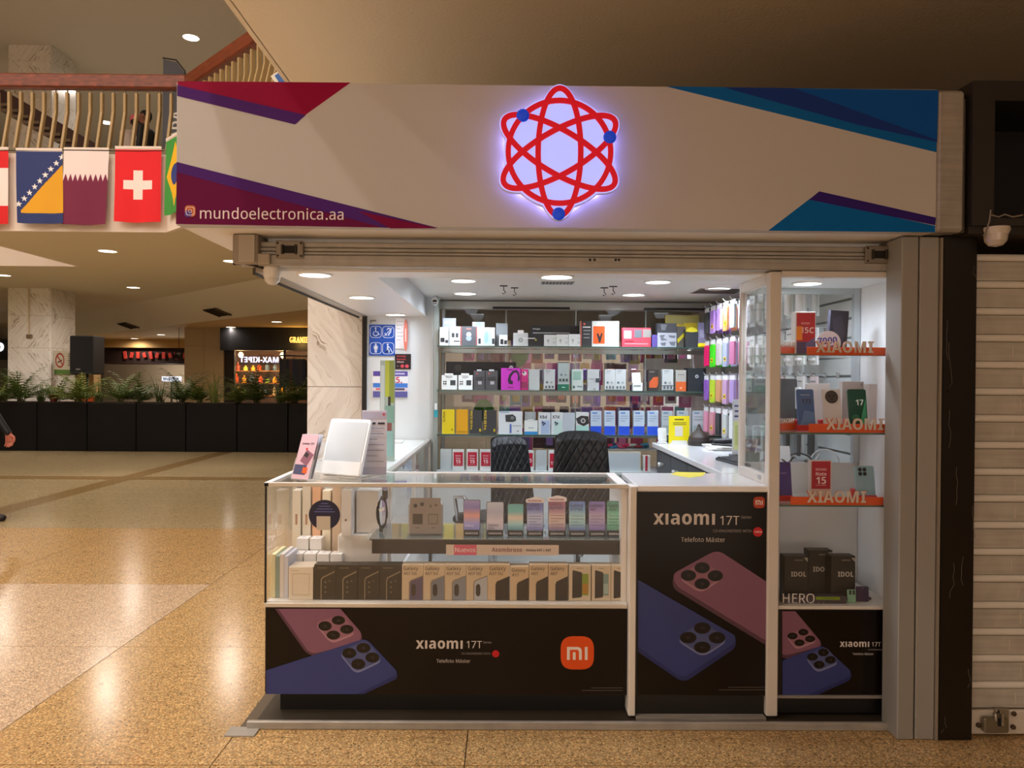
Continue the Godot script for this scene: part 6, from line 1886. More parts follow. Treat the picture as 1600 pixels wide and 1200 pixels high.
# ---------------------------------------------------------------- goods on the back shelves
func stock_back_shelves():
	var Z := 5.47
	var T := 1.7435
	var S := 1.4175
	var R := 1.0905
	var B := 0.8225
	var sq := [["r", 0.30, 0.55, 0.48, 0.80, "2a2c2e"], ["r", 0.58, 0.55, 0.76, 0.80, "2a2c2e"], ["r", 0.2, 0.12, 0.7, 0.16, "9aa0a2"]]
	# top shelf
	boxed("cable_box", "small white cable box at the wall end of the top glass shelf", "box", "", [687, 511, 701, 540], Z, 0.06, T, "e6eaec", [["r", 0.1, 0.58, 0.55, 0.82, "2a2c2e"], ["r", 0.62, 0.7, 0.95, 0.86, "2a2c2e"]])
	boxed("cable_box", "white charger box with two dark pictures on the top glass shelf", "box", "", [702.5, 510, 719, 540], Z, 0.06, T, "f0f2f2", [["r", 0.2, 0.34, 0.46, 0.58, "35383a"], ["r", 0.58, 0.34, 0.82, 0.58, "35383a"], ["r", 0.4, 0.74, 0.95, 0.8, "35383a"]])
	boxed("pouch_pack", "pale blue plastic pouch behind the white charger box", "package", "", [692, 497, 712, 540], 5.58, 0.02, T, "c6d0e4", [["r", 0.1, 0.1, 0.6, 0.2, "e8ecf4"]])
	boxed("watch_box", "dark grey box with red edges picturing a white earpiece", "box", "", [720, 510, 745, 540], Z, 0.07, T, "4c4e52", [["r", 0.0, 0.0, 0.05, 1.0, "b04a44"], ["r", 0.95, 0.0, 1.0, 1.0, "b04a44"], ["c", 0.5, 0.42, 0.15, "c8d0d8"], ["c", 0.5, 0.62, 0.17, "8a98a8"], ["r", 0.35, 0.1, 0.65, 0.15, "c86a60"]])
	boxed("mouse_box", "white box picturing a pale blue mouse on the top glass shelf", "box", "", [746, 511.5, 773, 541], Z, 0.07, T, "e8eef2", [["r", 0.26, 0.06, 0.8, 0.96, "b6d0ea"], ["p", [0.42, 0.85, 0.38, 0.5, 0.45, 0.25, 0.58, 0.22, 0.64, 0.45, 0.62, 0.8], "8fb4de"], ["r", 0.05, 0.6, 0.2, 0.9, "303436"], ["r", 0.84, 0.6, 0.98, 0.9, "303436"]])
	boxed("blister_pack", "clear blister pack with a round lid behind the mouse box", "package", "", [738, 503, 757, 540], 5.60, 0.03, T, "d4e2ea", [["c", 0.5, 0.12, 0.25, "b4ccd8"]])
	boxed("adapter_box", "tiny white adapter box at the first pane joint of the top shelf", "box", "", [780, 523, 793, 541], Z, 0.05, T, "eef0f0", [["r", 0.15, 0.4, 0.5, 0.85, "2c2e30"], ["r", 0.6, 0.5, 0.92, 0.85, "2c2e30"]])
	boxed("grey_pouch", "grey translucent pouch behind the tiny adapter box", "package", "", [775, 505, 793, 540], 5.60, 0.02, T, "a8b0b4", [])
	boxed("lens_box", "light grey square box with a round lens picture and white tag", "box", "", [802, 520, 825, 541.5], Z, 0.08, T, "cfd3d0", [["c", 0.5, 0.55, 0.15, "8c928e"], ["c", 0.5, 0.55, 0.09, "b8beba"], ["r", 0.3, -0.2, 0.7, 0.06, "f2f2ec"]])
	boxed("black_box", "black box with a small yellow dot beside the lens box", "box", "", [825.5, 521, 849, 542], Z, 0.08, T, "26282a", [["c", 0.5, 0.5, 0.06, "c8b84a"], ["r", -0.35, 0.35, 0.45, 0.42, "f0f2ee"]])
	boxed("keyboard_box", "long black keyboard box lying behind the small white cubes", "box", "", [829, 508.5, 905, 541], 5.60, 0.05, T, "2c2e32", [["t", "Twilight", 0.12, 0.17, 0.16, "d8dce0", true], ["r", 0.05, 0.32, 0.8, 0.37, "b8bcc0"]])
	for k in 3:
		boxed("cube_box", "small white cube box with a faint lamp picture on the top shelf", "box", "white cube boxes on the top shelf", [850 + k * 19.2, 523 - k * 0.5, 868.6 + k * 19.2, 542.5], Z, 0.07, T, "dfe3de", [["c", 0.35, 0.5, 0.10, "a8aeaa"], ["r", 0.32, 0.5, 0.38, 0.75, "a8aeaa"], ["r", 0.75, 0.3, 0.95, 0.36, "b4bab6"], ["r", 0.75, 0.55, 0.95, 0.8, "c8ccc8"]])
	boxed("console_box", "wide box, half black and half pale, with an orange picture panel", "box", "", [907, 501.5, 967, 543], Z, 0.07, T, "d8dbd2", [["r", 0.0, 0.0, 0.30, 1.0, "2e3032"], ["r", 0.0, 0.0, 0.03, 1.0, "b8503a"], ["r", 0.33, 0.20, 0.63, 0.88, "e85a1c"], ["p", [0.42, 0.5, 0.46, 0.46, 0.5, 0.62, 0.54, 0.46, 0.58, 0.48, 0.52, 0.84, 0.48, 0.84], "2c2428"], ["r", 0.06, 0.22, 0.26, 0.26, "e0e0e0"], ["r", 0.08, 0.36, 0.26, 0.39, "9aa0a0"], ["r", 0.08, 0.5, 0.24, 0.53, "9aa0a0"], ["r", 0.08, 0.64, 0.24, 0.67, "9aa0a0"], ["c", 0.10, 0.12, 0.03, "d0604a"]])
	boxed("red_kit_box", "wide red kit box with white and grey windows on the top shelf", "box", "", [972.5, 512, 1017, 543], Z, 0.07, T, "cf3f4f", [["r", 0.06, 0.16, 0.31, 0.56, "d8d8d4"], ["r", 0.42, 0.10, 0.68, 0.52, "5f666c"], ["r", 0.72, 0.08, 1.0, 0.5, "8a8680"], ["r", 0.08, 0.68, 0.4, 0.74, "8a2430"], ["r", 0.08, 0.82, 0.9, 0.86, "e8a0a4"]])
	boxed("speaker_box", "black and white camouflage patterned box near the yellow packs", "box", "", [1027.5, 505, 1057, 543], Z, 0.08, T, "3a3d42", [["r", 0.0, 0.40, 1.0, 1.0, "aeb2ba"], ["p", [0.1, 0.5, 0.4, 0.48, 0.3, 0.62, 0.55, 0.7, 0.2, 0.74], "6a6e76"], ["p", [0.55, 0.5, 0.95, 0.52, 0.9, 0.62, 0.65, 0.6], "6a6e76"], ["p", [0.15, 0.82, 0.45, 0.8, 0.4, 0.95, 0.2, 0.93], "6a6e76"], ["p", [0.6, 0.78, 0.95, 0.76, 0.9, 0.95, 0.7, 0.92], "6a6e76"], ["p", [0.15, 0.05, 0.5, 0.05, 0.4, 0.3, 0.2, 0.3], "6a6e74"]])
	boxed("purple_pack", "purple pack squeezed beside the patterned box", "package", "", [1019, 523, 1027, 543], Z, 0.05, T, "5a4a94", [])
	boxed("grey_box", "plain grey-brown box behind the yellow packs", "box", "", [1058, 510, 1071, 543], 5.52, 0.07, T, "6a645a", [["p", [0.0, 0.62, 0.9, 0.25, 0.95, 0.42, 0.1, 0.80], "efe41c"]])
	boxed("power_box", "dark box under a bright yellow cap on the top shelf", "box", "", [1071.5, 515, 1090, 543], Z, 0.08, T, "2e3236", [["p", [-0.05, 0.10, 0.15, -0.08, 0.5, -0.16, 0.85, -0.08, 1.05, 0.10, 0.7, 0.14, 0.3, 0.14], "f2e414"]])
	boxed("yellow_pouch", "wide glossy yellow pouch at the back of the top shelf", "package", "", [1040, 492, 1092, 541], 5.62, 0.02, T, "d6b818", [["r", 0.0, 0.0, 1.0, 0.28, "b4ab5e"], ["r", 0.55, 0.24, 1.0, 0.5, "e8cc10"]], 0.25)
	boxed("violet_pouch", "greyish violet pouch at the end of the top shelf", "package", "", [1091, 504, 1104, 541], Z, 0.02, T, "8a86a8", [["r", 0.2, 0.3, 0.8, 0.6, "a8a4c4"]])
	boxed("yellow_lens_case", "small round-cornered yellow case at the end of the top shelf", "case", "", [1091.5, 536, 1103, 543], 5.44, 0.03, T, "f4e018", [], 0.3, 0.0, 0.0, 0.008)
	# second shelf
	for k in 2:
		boxed("charger_box", "white charger box with a hang tab on the second glass shelf", "box", "white charger boxes on the second shelf", [690 + k * 26.2, 586, 714 + k * 24.4, 608.5], Z, 0.05, S, "e8ebe8", [["r", 0.56, 0.35, 0.9, 0.7, "3a3e40"], ["c", 0.15, 0.45, 0.05, "2a2c2e"], ["c", 0.28, 0.45, 0.05, "2a2c2e"], ["c", 0.15, 0.6, 0.05, "2a2c2e"], ["c", 0.28, 0.6, 0.05, "2a2c2e"], ["r", 0.2, -0.12, 0.75, 0.02, "e8ebe8"], ["r", 0.3, 0.12, 0.7, 0.16, "8a8e90"]])
	for k in 2:
		boxed("headset_pack", "dark charcoal headset pack with a red mark on the second shelf", "package", "charcoal headset packs", [740 + k * 18.5, 579, 757.5 + k * 20, 609], Z, 0.05, S, "4a4a4c", [["c", 0.3, 0.16, 0.08, "b04a50"], ["r", 0.4, 0.55, 0.72, 0.72, "a8a8aa"], ["r", 0.3, -0.06, 0.7, 0.03, "c8cacc"], ["p", [0.15, 0.35, 0.85, 0.3, 0.8, 0.5, 0.2, 0.48], "343436"]])
	boxed("game_box", "long black game box lying behind the charger boxes", "box", "", [697, 565, 806, 608], 5.62, 0.06, S, "1c1a1a", [["c", 0.17, 0.22, 0.05, "3a3634"], ["c", 0.93, 0.2, 0.03, "d8d8d8"]])
	boxed("headphone_box", "magenta headphone box picturing black headphones", "box", "", [783, 575, 813, 610], Z, 0.08, S, "c232b4", [["p", [0.40, 0.72, 0.34, 0.55, 0.42, 0.3, 0.6, 0.12, 0.8, 0.08, 0.92, 0.2, 0.98, 0.45, 0.92, 0.62, 0.86, 0.55, 0.88, 0.35, 0.8, 0.2, 0.66, 0.22, 0.52, 0.38, 0.5, 0.55, 0.62, 0.6, 0.6, 0.74], "2a1430"], ["r", 0.3, 0.05, 0.6, 0.09, "6a1464"], ["r", 0.35, 0.86, 0.65, 0.9, "7a1a70"]])
	boxed("doll_pack", "pink toy pack with black and white spots beside the headphone box", "package", "", [813.5, 577, 825, 609.5], 5.50, 0.05, S, "e0388c", [["c", 0.5, 0.2, 0.3, "f4e8ee"], ["c", 0.4, 0.15, 0.12, "181418"], ["r", 0.1, 0.6, 0.9, 0.9, "a83a6a"]])
	var pale := "c3c9c8"
	var feat := [["r", 0.15, 0.06, 0.6, 0.10, "8a9090"], ["r", 0.15, 0.16, 0.5, 0.19, "a4aaaa"], ["c", 0.28, 0.62, 0.11, "5a7478"], ["c", 0.68, 0.62, 0.11, "9aa4a4"], ["r", 0.12, 0.78, 0.28, 0.9, "5a6466"], ["r", 0.42, 0.78, 0.58, 0.9, "5a6466"], ["r", 0.72, 0.78, 0.88, 0.9, "5a6466"], ["r", 0.0, 0.95, 1.0, 1.0, "3a4244"]]
	boxed("plain_phone_box", "plain grey phone box next to the pink toy pack", "box", "", [826, 577, 843, 609], Z, 0.05, S, "b9bfbd", [["r", 0.0, 0.0, 0.04, 1.0, "7a8280"]])
	boxed("feature_phone_box", "pale feature phone box between the plain grey and green footed boxes", "box", "", [850, 577, 867, 610], Z, 0.05, S, pale, feat)
	boxed("green_foot_box", "taller phone box with a deep green foot on the second shelf", "box", "", [872, 566, 889, 611], Z, 0.05, S, "a4b2b0", [["r", 0.0, 0.78, 1.0, 1.0, "0e6a50"], ["r", 0.0, 0.0, 1.0, 0.02, "203430"], ["c", 0.3, 0.45, 0.1, "5a7478"], ["c", 0.7, 0.45, 0.1, "7a8a8a"], ["r", 0.1, 0.58, 0.3, 0.68, "44504e"], ["r", 0.4, 0.58, 0.6, 0.68, "44504e"], ["r", 0.7, 0.58, 0.9, 0.68, "44504e"], ["r", 0.35, 0.87, 0.65, 0.91, "9ac8b4"]])
	boxed("mint_phone_box", "pale mint phone box after the green footed box", "box", "", [893, 577, 911, 610], Z, 0.05, S, "c2cec8", [["r", 0.15, 0.1, 0.8, 0.5, "8ab0a0"], ["r", 0.12, 0.78, 0.3, 0.9, "5a6466"], ["r", 0.5, 0.78, 0.9, 0.84, "7a8684"], ["r", 0.0, 0.0, 0.05, 1.0, "4a8a70"]])
	boxed("plain_phone_box", "plain grey phone box with a dark side label in mid shelf", "box", "", [918, 577, 936, 610], Z, 0.05, S, "b7bcbb", [["r", 0.7, 0.42, 1.0, 0.62, "3f4749"], ["r", 0.1, 0.44, 0.6, 0.47, "8a908f"], ["c", 0.6, 0.92, 0.05, "3a4040"]])
	for k in 2:
		boxed("feature_phone_box", "pale feature phone box, one of a touching pair on the second shelf", "box", "pair of feature phone boxes", [945 + k * 16.5, 577, 961 + k * 17, 610], Z, 0.05, S, pale, feat)
	var st := boxed("card_holder", "stack of small cards in a clear holder on the second shelf", "card holder", "", [989, 598, 1004, 610], Z, 0.05, S, "e0e2dc", [["r", 0.1, 0.3, 0.8, 0.5, "8a8e8a"]])
	part(st, "card", box_mesh(Vector3(0.065, 0.085, 0.004)), mt("dedfd8", 0.5), Vector3(-0.004, 0.095, -0.02), Vector3(-0.2, 0, 0.03))
	part(st, "brown_card", box_mesh(Vector3(0.06, 0.03, 0.004)), mt("6a3428", 0.5), Vector3(0.0, 0.135, -0.03), Vector3(-0.2, 0, 0))
	boxed("orange_phone_box", "black box picturing an orange shape on the second shelf", "box", "", [1013, 577, 1029, 610], Z, 0.05, S, "35302e", [["p", [0.1, 0.85, 0.1, 0.6, 0.5, 0.36, 0.95, 0.34, 0.95, 0.7, 0.8, 0.85], "c85a2c"], ["r", 0.1, 0.1, 0.6, 0.14, "8a7a70"]])
	boxed("feature_phone_box", "pale feature phone box with a black gap band near the black speaker box", "box", "", [1035, 577, 1052, 610], Z, 0.05, S, pale, feat + [["r", 0.0, 0.74, 1.0, 0.77, "2a3032"]])
	boxed("orange_foot_box", "grey phone box with an orange foot next to the big black box", "box", "", [1056, 578, 1072, 610.5], Z, 0.05, S, "a9a8a0", [["r", 0.0, 0.55, 1.0, 1.0, "d0622a"], ["r", 0.2, 0.2, 0.8, 0.24, "7a7a74"], ["r", 0.4, 0.8, 0.6, 0.9, "e8a080"]])
	boxed("big_black_box", "big square black box with a small white emblem at the shelf end", "box", "", [1074.5, 575, 1103, 610], Z, 0.12, S, "20272c", [["c", 0.5, 0.36, 0.09, "c8ccd0"], ["c", 0.5, 0.36, 0.05, "4a5258"], ["r", 0.05, 0.62, 0.95, 0.64, "333c42"]])
	# third shelf
	boxed("yellow_phone_box", "lemon yellow phone box with dark vertical lettering", "box", "", [691, 640, 710, 678.5], Z, 0.05, R, "dcc50e", [["t", "POCO", 0.13, 0.3, 0.8, "5a4a08", true, -PI / 2], ["c", 0.8, 0.82, 0.06, "6a5a0c"], ["r", 0.0, 0.0, 0.05, 1.0, "f4e43a"]])
	boxed("amber_phone_box", "plain amber phone box beside the lemon yellow one", "box", "", [713, 640, 731, 678.5], Z, 0.05, R, "d89c08", [["r", 0.05, 0.88, 0.95, 0.94, "b8860a"]])
	for k in 2:
		boxed("dark_lettered_box", "charcoal phone box with yellow vertical lettering, %s" % ["next to the amber box", "beside the camera box"][k], "box", "", [733.5 + k * 21.5, 641, 753 + k * 22.5, 678.5], Z, 0.05, R, "37383a", [["t", "POCO X8 Pro", 0.16, 0.42, 1.45, "e0c018", true, -PI / 2], ["r", 0.78, 0.78, 0.92, 0.9, "c8b020"]])
	boxed("camera_box", "wide white camera box with a dark camera picture on the third shelf", "box", "", [779, 643, 816, 679], Z, 0.07, R, "d7dee0", [["p", [0.28, 0.15, 0.6, 0.12, 0.72, 0.22, 0.74, 0.4, 0.6, 0.46, 0.3, 0.45], "30363a"], ["c", 0.58, 0.28, 0.08, "6a7478"], ["r", 0.47, 0.55, 0.55, 0.95, "5a74b8"], ["r", 0.05, 0.0, 0.45, 0.05, "9ab0c8"], ["r", 0.6, 0.6, 0.95, 0.63, "a8b0b4"], ["r", 0.78, 0.84, 0.85, 0.88, "4a5054"]])
	boxed("blue_foot_box", "small white box with a blue foot and hang tab on the third shelf", "box", "", [819.5, 657, 840, 680], Z, 0.05, R, "e0e6e2", [["r", 0.0, 0.80, 1.0, 1.0, "2f86c4"], ["r", 0.3, 0.5, 0.7, 0.56, "9aa4a4"], ["r", 0.25, -0.1, 0.7, 0.02, "e0e6e2"]])
	boxed("plain_phone_box", "grey box standing behind the small blue footed box", "box", "", [820, 643.5, 837, 679], 5.56, 0.04, R, "b4bcbc", [])
	for k in 2:
		boxed("lettered_phone_box", "white phone box lettered %s with a %s phone" % [["X8", "X7"][k], ["blue", "green"][k]], "box", "", [841.5 + k * 20, 644.5, 860 + k * 19.5, 679], Z, 0.05, R, "d3dadc", [["t", ["X8d", "X7d"][k], 0.38, 0.2, 0.6, "2c3438", true], ["r", 0.22, 0.36, 0.92, 0.97, ["a8bcd8", "bcd8d0"][k]], ["c", 0.36, 0.46, 0.09, "2e3c58"], ["c", 0.52, 0.50, 0.08, "2e3c58"], ["c", 0.40, 0.56, 0.07, "2e3c58"]])
	boxed("plain_phone_box", "plain pale grey phone box between the lettered boxes and the lens box", "box", "", [880, 645, 898, 679], Z, 0.05, R, "b7c2c8", [])
	boxed("lens_phone_box", "phone box picturing a big round black and silver lens over mint", "box", "", [900, 644, 920, 679], Z, 0.05, R, "d2d8d6", [["r", 0.05, 0.6, 0.95, 1.0, "a4d4c8"], ["p", [0.0, 0.28, 0.4, 0.15, 0.95, 0.18, 1.0, 0.5, 0.6, 0.62, 0.15, 0.5], "2c2c2e"], ["c", 0.55, 0.38, 0.19, "b8b8b6"], ["c", 0.55, 0.38, 0.11, "4a4a4c"]])
	for k in 5:
		var x: float = [923, 944.5, 967, 990, 1012][k]
		boxed("blue_base_box", "white phone box with a royal blue lower third on the third shelf", "box", "blue based phone boxes", [x, 642, x + 16.6, 679.5], Z, 0.05, R, "bccddd", [["r", 0.0, 0.64, 1.0, 1.0, "1f4fd0"], ["r", 0.15, 0.06, 0.6, 0.12, "5a88c8"], ["r", 0.15, 0.2, 0.85, 0.23, "8aa4be"], ["r", 0.15, 0.3, 0.85, 0.33, "8aa4be"], ["r", 0.15, 0.4, 0.6, 0.43, "8aa4be"]])
	for k in 3:
		var x: float = [1034, 1058, 1082][k]
		boxed("grey_print_box", "pale grey box with faint blue print behind the desk counter things", "box", "faint blue print boxes", [x, 642, x + 17, 679.5], Z, 0.05, R, "b4c0c4", [["r", 0.15, 0.06, 0.6, 0.12, "6a8aa8"], ["r", 0.15, 0.22, 0.85, 0.25, "8a9ca8"], ["r", 0.15, 0.34, 0.85, 0.37, "8a9ca8"], ["r", 0.1, 0.6, 0.9, 0.9, "98a8ac"]])
	# lowest shelf
	boxed("plain_phone_box", "plain pale box at the wall end of the lowest shelf", "box", "", [688, 702, 705.5, 740], Z, 0.05, B, "bcc6c6", [])
	for k in 3:
		var x: float = [707, 729, 750][k]
		boxed("red_number_box", "white phone box with a red panel numbered 15 on the lowest shelf", "box", "red numbered boxes on the lowest shelf", [x, 702.5, x + 17.8, 740], Z, 0.05, B, "d3d8d6", [["r", 0.1, 0.12, 0.9, 0.80, "b81f38"], ["t", "REDMI", 0.5, 0.30, 0.46, "e8c8cc", true], ["t", "Note", 0.5, 0.42, 0.42, "e8c8cc", true], ["t", "15", 0.5, 0.58, 0.42, "f2e0e2", true], ["r", 0.25, 0.72, 0.75, 0.74, "d88a94"]])
	boxed("red_number_box", "red panelled box half hidden between the two chair backs", "box", "", [817, 704, 834, 740], Z, 0.05, B, "d3d8d6", [["r", 0.1, 0.12, 0.9, 0.80, "b81f38"], ["t", "10", 0.55, 0.5, 0.5, "f2e0e2", true]])
	boxed("plain_phone_box", "plain grey box between the two chair backs", "box", "", [837, 704, 854, 740], Z, 0.05, B, "bcc6c8", [])
	boxed("red_number_box", "red panelled box at the edge of the larger chair back", "box", "", [857, 704, 874, 740], Z, 0.05, B, "d3d8d6", [["r", 0.12, 0.14, 0.9, 0.86, "b81f38"], ["t", "15", 0.4, 0.62, 0.4, "f2e0e2", true]])
	boxed("frame_panel_box", "flat pale framed panel standing on the lowest shelf beside the larger chair", "panel", "", [948, 706, 1001, 742], Z, 0.03, B, "c6c4b4", [["r", 0.04, 0.06, 0.96, 1.0, "b9c4c8"]])
	boxed("red_spine_box", "narrow white box with a red spine by the drawers", "box", "", [1005, 712, 1016, 742], Z, 0.05, B, "dcdcd8", [["r", 0.3, 0.0, 0.62, 1.0, "c03a48"]])
	# tangle of small bright toys above the framed panel
	var r := RandomNumberGenerator.new()
	r.seed = 8
	for k in 7:
		var q := at(952 + k * 9.5, 700, 5.55)
		var col: String = ["d83a5a", "3a90c8", "e86a90", "e03a70", "d8d4cc", "b84a5a", "58a0c0"][k]
		var o := thing("cable_toy", "small %s cable toy heaped above the framed panel" % ["crimson", "sky blue", "pale pink", "magenta", "cream", "brick red", "teal blue"][k], "toy", Vector3(q.x, 0.985, -5.62))
		part(o, "loop", torus_mesh(0.030, 0.011), mt(col, 0.4), Vector3(0, 0.012, 0), Vector3(r.randf_range(-0.5, 0.5), r.randf() * 3.0, r.randf_range(-0.4, 0.4)))
		part(o, "clip", box_mesh(Vector3(0.02, 0.016, 0.02), 0.005), mt(col, 0.4), Vector3(0.03, 0.008, 0.0))
	var tr := thing("toy_tray", "low clear tray holding the small cable toys", "tray", Vector3(0.98, 0.970, -5.62))
	part(tr, "tray", box_mesh(Vector3(0.42, 0.008, 0.16), 0.002), mt("b4bebc", 0.3), Vector3(0, 0.004, 0))
	for s in [-1, 1]:
		part(tr, "support", box_mesh(Vector3(0.012, 0.148, 0.14)), mt("a8b2b0", 0.3), Vector3(s * 0.2, -0.074, 0))

func torus_mesh(r: float, t: float) -> Mesh:
	var pts := []
	for i in 17:
		var a := TAU * i / 16.0
		pts.append(Vector3(cos(a) * r, 0, sin(a) * r))
	var st := new_st()
	add_tube(st, pts, t, 8)
	return st.commit()

# ---------------------------------------------------------------- showcase goods
func shelf_sign(px: Array, Z: float, label: String, turn := 0.0):
	var a := at(px[0], px[1], Z)
	var b := at(px[2], px[3], Z)
	var w := b.x - a.x
	var h := a.y - b.y
	var o := thing("shelf_sign", label, "sign", Vector3((a.x + b.x) / 2, b.y, -Z))
	o.rotation.y = turn
	part(o, "orange_strip", box_mesh(Vector3(w, h, 0.006), 0.001), mt("e2560f", 0.35), Vector3(0, h / 2, 0))
	return o

func stock_showcase():
	var Z := 3.232
	var y1 := shelf_y(553)
	var y2 := shelf_y(676)
	var y3 := shelf_y(789)
	# orange signs with silver letters along the shelf edges
	var k := 0
	for s in [[1261, 542, 1390, 555.5, 1275, 1364, "top shelf of the showcase"], [1264, 662, 1405, 676.5, 1291, 1380, "middle shelf of the showcase"], [1235, 776, 1380, 789.5, 1261, 1353, "lowest shelf of the showcase"]]:
		var o: Node3D = shelf_sign([s[0], s[1], s[2], s[3]], Z - 0.006, "orange strip sign with raised silver letters on the " + s[6])
		var c := at((s[4] + s[5]) / 2.0, (s[1] + s[3]) / 2.0 - 6.5, Z - 0.012)
		var ww := at(s[5], s[1], Z - 0.012).x - at(s[4], s[1], Z - 0.012).x
		txt(o, "XIAOMI", o.to_local(c) + Vector3(0, 0, -0.0015), ww * 1.03, 0.0, mt("c8501c", 0.4), true, Vector3.ZERO, 0.003)
		txt(o, "XIAOMI", o.to_local(c) + Vector3(0, 0, 0.0015), ww, 0.0, mt("d8cec4", 0.35), true, Vector3.ZERO, 0.003)
	# short returns of the signs along the side glass
	for s in [[551, y1, "top"], [668, y2, "middle"]]:
		var o := thing("side_sign", "short orange sign on the %s shelf edge along the side glass" % s[2], "sign", Vector3(1.19, s[1], -3.40))
		o.rotation.y = 0.6
		o.position = Vector3(1.275, s[1], -3.34)
		part(o, "orange_strip", box_mesh(Vector3(0.13, 0.042, 0.005), 0.001), mt("e2560f", 0.35), Vector3(0, 0.022, 0))
		txt(o, "XIAOMI", Vector3(0.0, 0.045, 0.004), 0.115, 0.0, mt("e4d8ce", 0.35), true, Vector3.ZERO, 0.002)
	# top shelf
	var b1 := boxed("red_phone_box", "red phone box lettered 15C with orange graphics on the top showcase shelf", "box", "", [1243, 487, 1274, 551], 3.36, 0.05, y1, "e4dcda", [["r", 0.06, 0.03, 0.97, 0.72, "b8202f"], ["t", "REDMI", 0.5, 0.27, 0.42, "e8a8a4", true], ["t", "15C", 0.58, 0.43, 0.66, "f0dcd8", true], ["r", 0.06, 0.34, 0.34, 0.66, "e88a1c"], ["r", 0.06, 0.70, 1.0, 1.0, "4c4a72"], ["p", [0.5, 0.74, 0.95, 0.60, 0.95, 0.95, 0.55, 1.0], "6a6a9a"]])
	b1.rotation.y = 0.0
	var b2 := boxed("battery_card", "dark slanted display card with a white disc lettered 7000", "card", "", [1294, 485, 1322, 551], 3.42, 0.03, y1, "2c2c38", [["p", [0.1, 0.2, 0.6, 0.1, 0.9, 0.5, 0.5, 0.9], "3a3a48"]])
	b2.rotation.z = -0.06
	var dk := thing("number_disc", "white oval shelf card lettered 7000 in blue", "card", Vector3(at(1296, 540, 3.36).x, y1, -3.37))
	part(dk, "card", extrude(disc_pts(V(0, 0.055), 0.056, 0.055, 32), -0.001, 0.001), mt("e6e4ee", 0.45))
	txt(dk, "7000", Vector3(-0.006, 0.065, 0.0015), 0.09, 0.0, mt("3a44a8", 0.45), true, Vector3(0, 0, 0.08))
	part(dk, "blue_field", box_mesh(Vector3(0.05, 0.022, 0.001)), mt("5a5ab8", 0.45), Vector3(0.01, 0.03, 0.0015), Vector3(0, 0, 0.3))
	part(dk, "dot", lathe([V(0.001, 0.001), V(0.01, 0.001), V(0.01, 0)], 14), mt("2a2a4a", 0.45), Vector3(-0.035, 0.032, 0.001), Vector3(PI / 2, 0, 0))
	# middle shelf: phones leaning on red feet
	stand_phone("blue phone lettered 17T on a red stand in the showcase", [1246, 608, 1272, 651], 3.36, y2, "43669c", [["t", "17T", 0.55, 0.32, 0.6, "101c38", true], ["p", [0.1, 0.95, 0.4, 0.55, 0.95, 0.6, 0.95, 0.95], "5a80b4"], ["r", 0.2, 0.14, 0.75, 0.16, "8aa4c8"]], false)
	stand_phone("white phone back with a big round black camera on a red stand", [1286, 608, 1314, 651], 3.36, y2, "cfc8c2", [["c", 0.5, 0.20, 0.36, "2a241e"], ["c", 0.5, 0.20, 0.28, "3a322a"], ["c", 0.38, 0.17, 0.08, "15110e"], ["c", 0.62, 0.17, 0.08, "15110e"], ["c", 0.5, 0.25, 0.08, "15110e"]], true)
	stand_phone("dark green phone lettered 17 on a red stand in the showcase", [1326, 608, 1354, 651], 3.36, y2, "0f4a34", [["t", "17", 0.62, 0.34, 0.42, "e4efe8", true], ["p", [0.55, 0.9, 0.95, 0.25, 0.95, 0.9], "3a9a68"], ["c", 0.35, 0.75, 0.22, "1f6a48"]], false)
	boxed("white_phone_box", "pale beige phone carton standing behind the green phone", "box", "", [1316, 596, 1349, 672], 3.50, 0.04, y2, "b8aca4", [["r", 0.85, 0.04, 0.93, 0.08, "8a8078"]])
	boxed("white_phone_box", "plain white phone carton with one dark dot at the showcase wall", "box", "", [1358, 600, 1386, 674], 3.44, 0.05, y2, "dcd2cc", [["c", 0.72, 0.40, 0.03, "7a706a"]])
	boxed("white_phone_box", "white carton seen behind the phones beside the grey screen", "box", "", [1262, 599, 1296, 672], 3.52, 0.03, y2, "c9c2bc", [])
	# lowest shelf
	boxed("red_note_box", "crimson phone card lettered Note 15 on the lowest showcase shelf", "box", "", [1266.5, 719.5, 1299, 785], 3.34, 0.03, y3, "d8c8c4", [["r", 0.06, 0.02, 0.94, 0.70, "b81238"], ["t", "REDMI", 0.5, 0.22, 0.5, "e8b8c0", true], ["t", "Note", 0.5, 0.33, 0.5, "f0d4d8", true], ["t", "15", 0.5, 0.49, 0.46, "f6e4e6", true], ["r", 0.25, 0.60, 0.75, 0.62, "d88a9a"]])
	stand_phone("pale blue phone back with four cameras leaning on the lowest showcase shelf", [1337, 728, 1366, 782], 3.36, y3, "9cc0cc", [["r", 0.12, 0.05, 0.62, 0.32, "88aeb8"], ["c", 0.25, 0.12, 0.10, "1c2024"], ["c", 0.49, 0.12, 0.10, "1c2024"], ["c", 0.25, 0.25, 0.10, "1c2024"], ["c", 0.49, 0.25, 0.10, "1c2024"]], true)
	stand_phone("violet phone on a red stand at the showcase post", [1212, 722, 1236, 772], 3.34, y3, "4a3a8a", [["r", 0.2, 0.3, 0.7, 0.32, "8a7ac0"], ["c", 0.8, 0.08, 0.06, "1c1430"]], false)
	# floor of the showcase
	var y4 := 0.5155
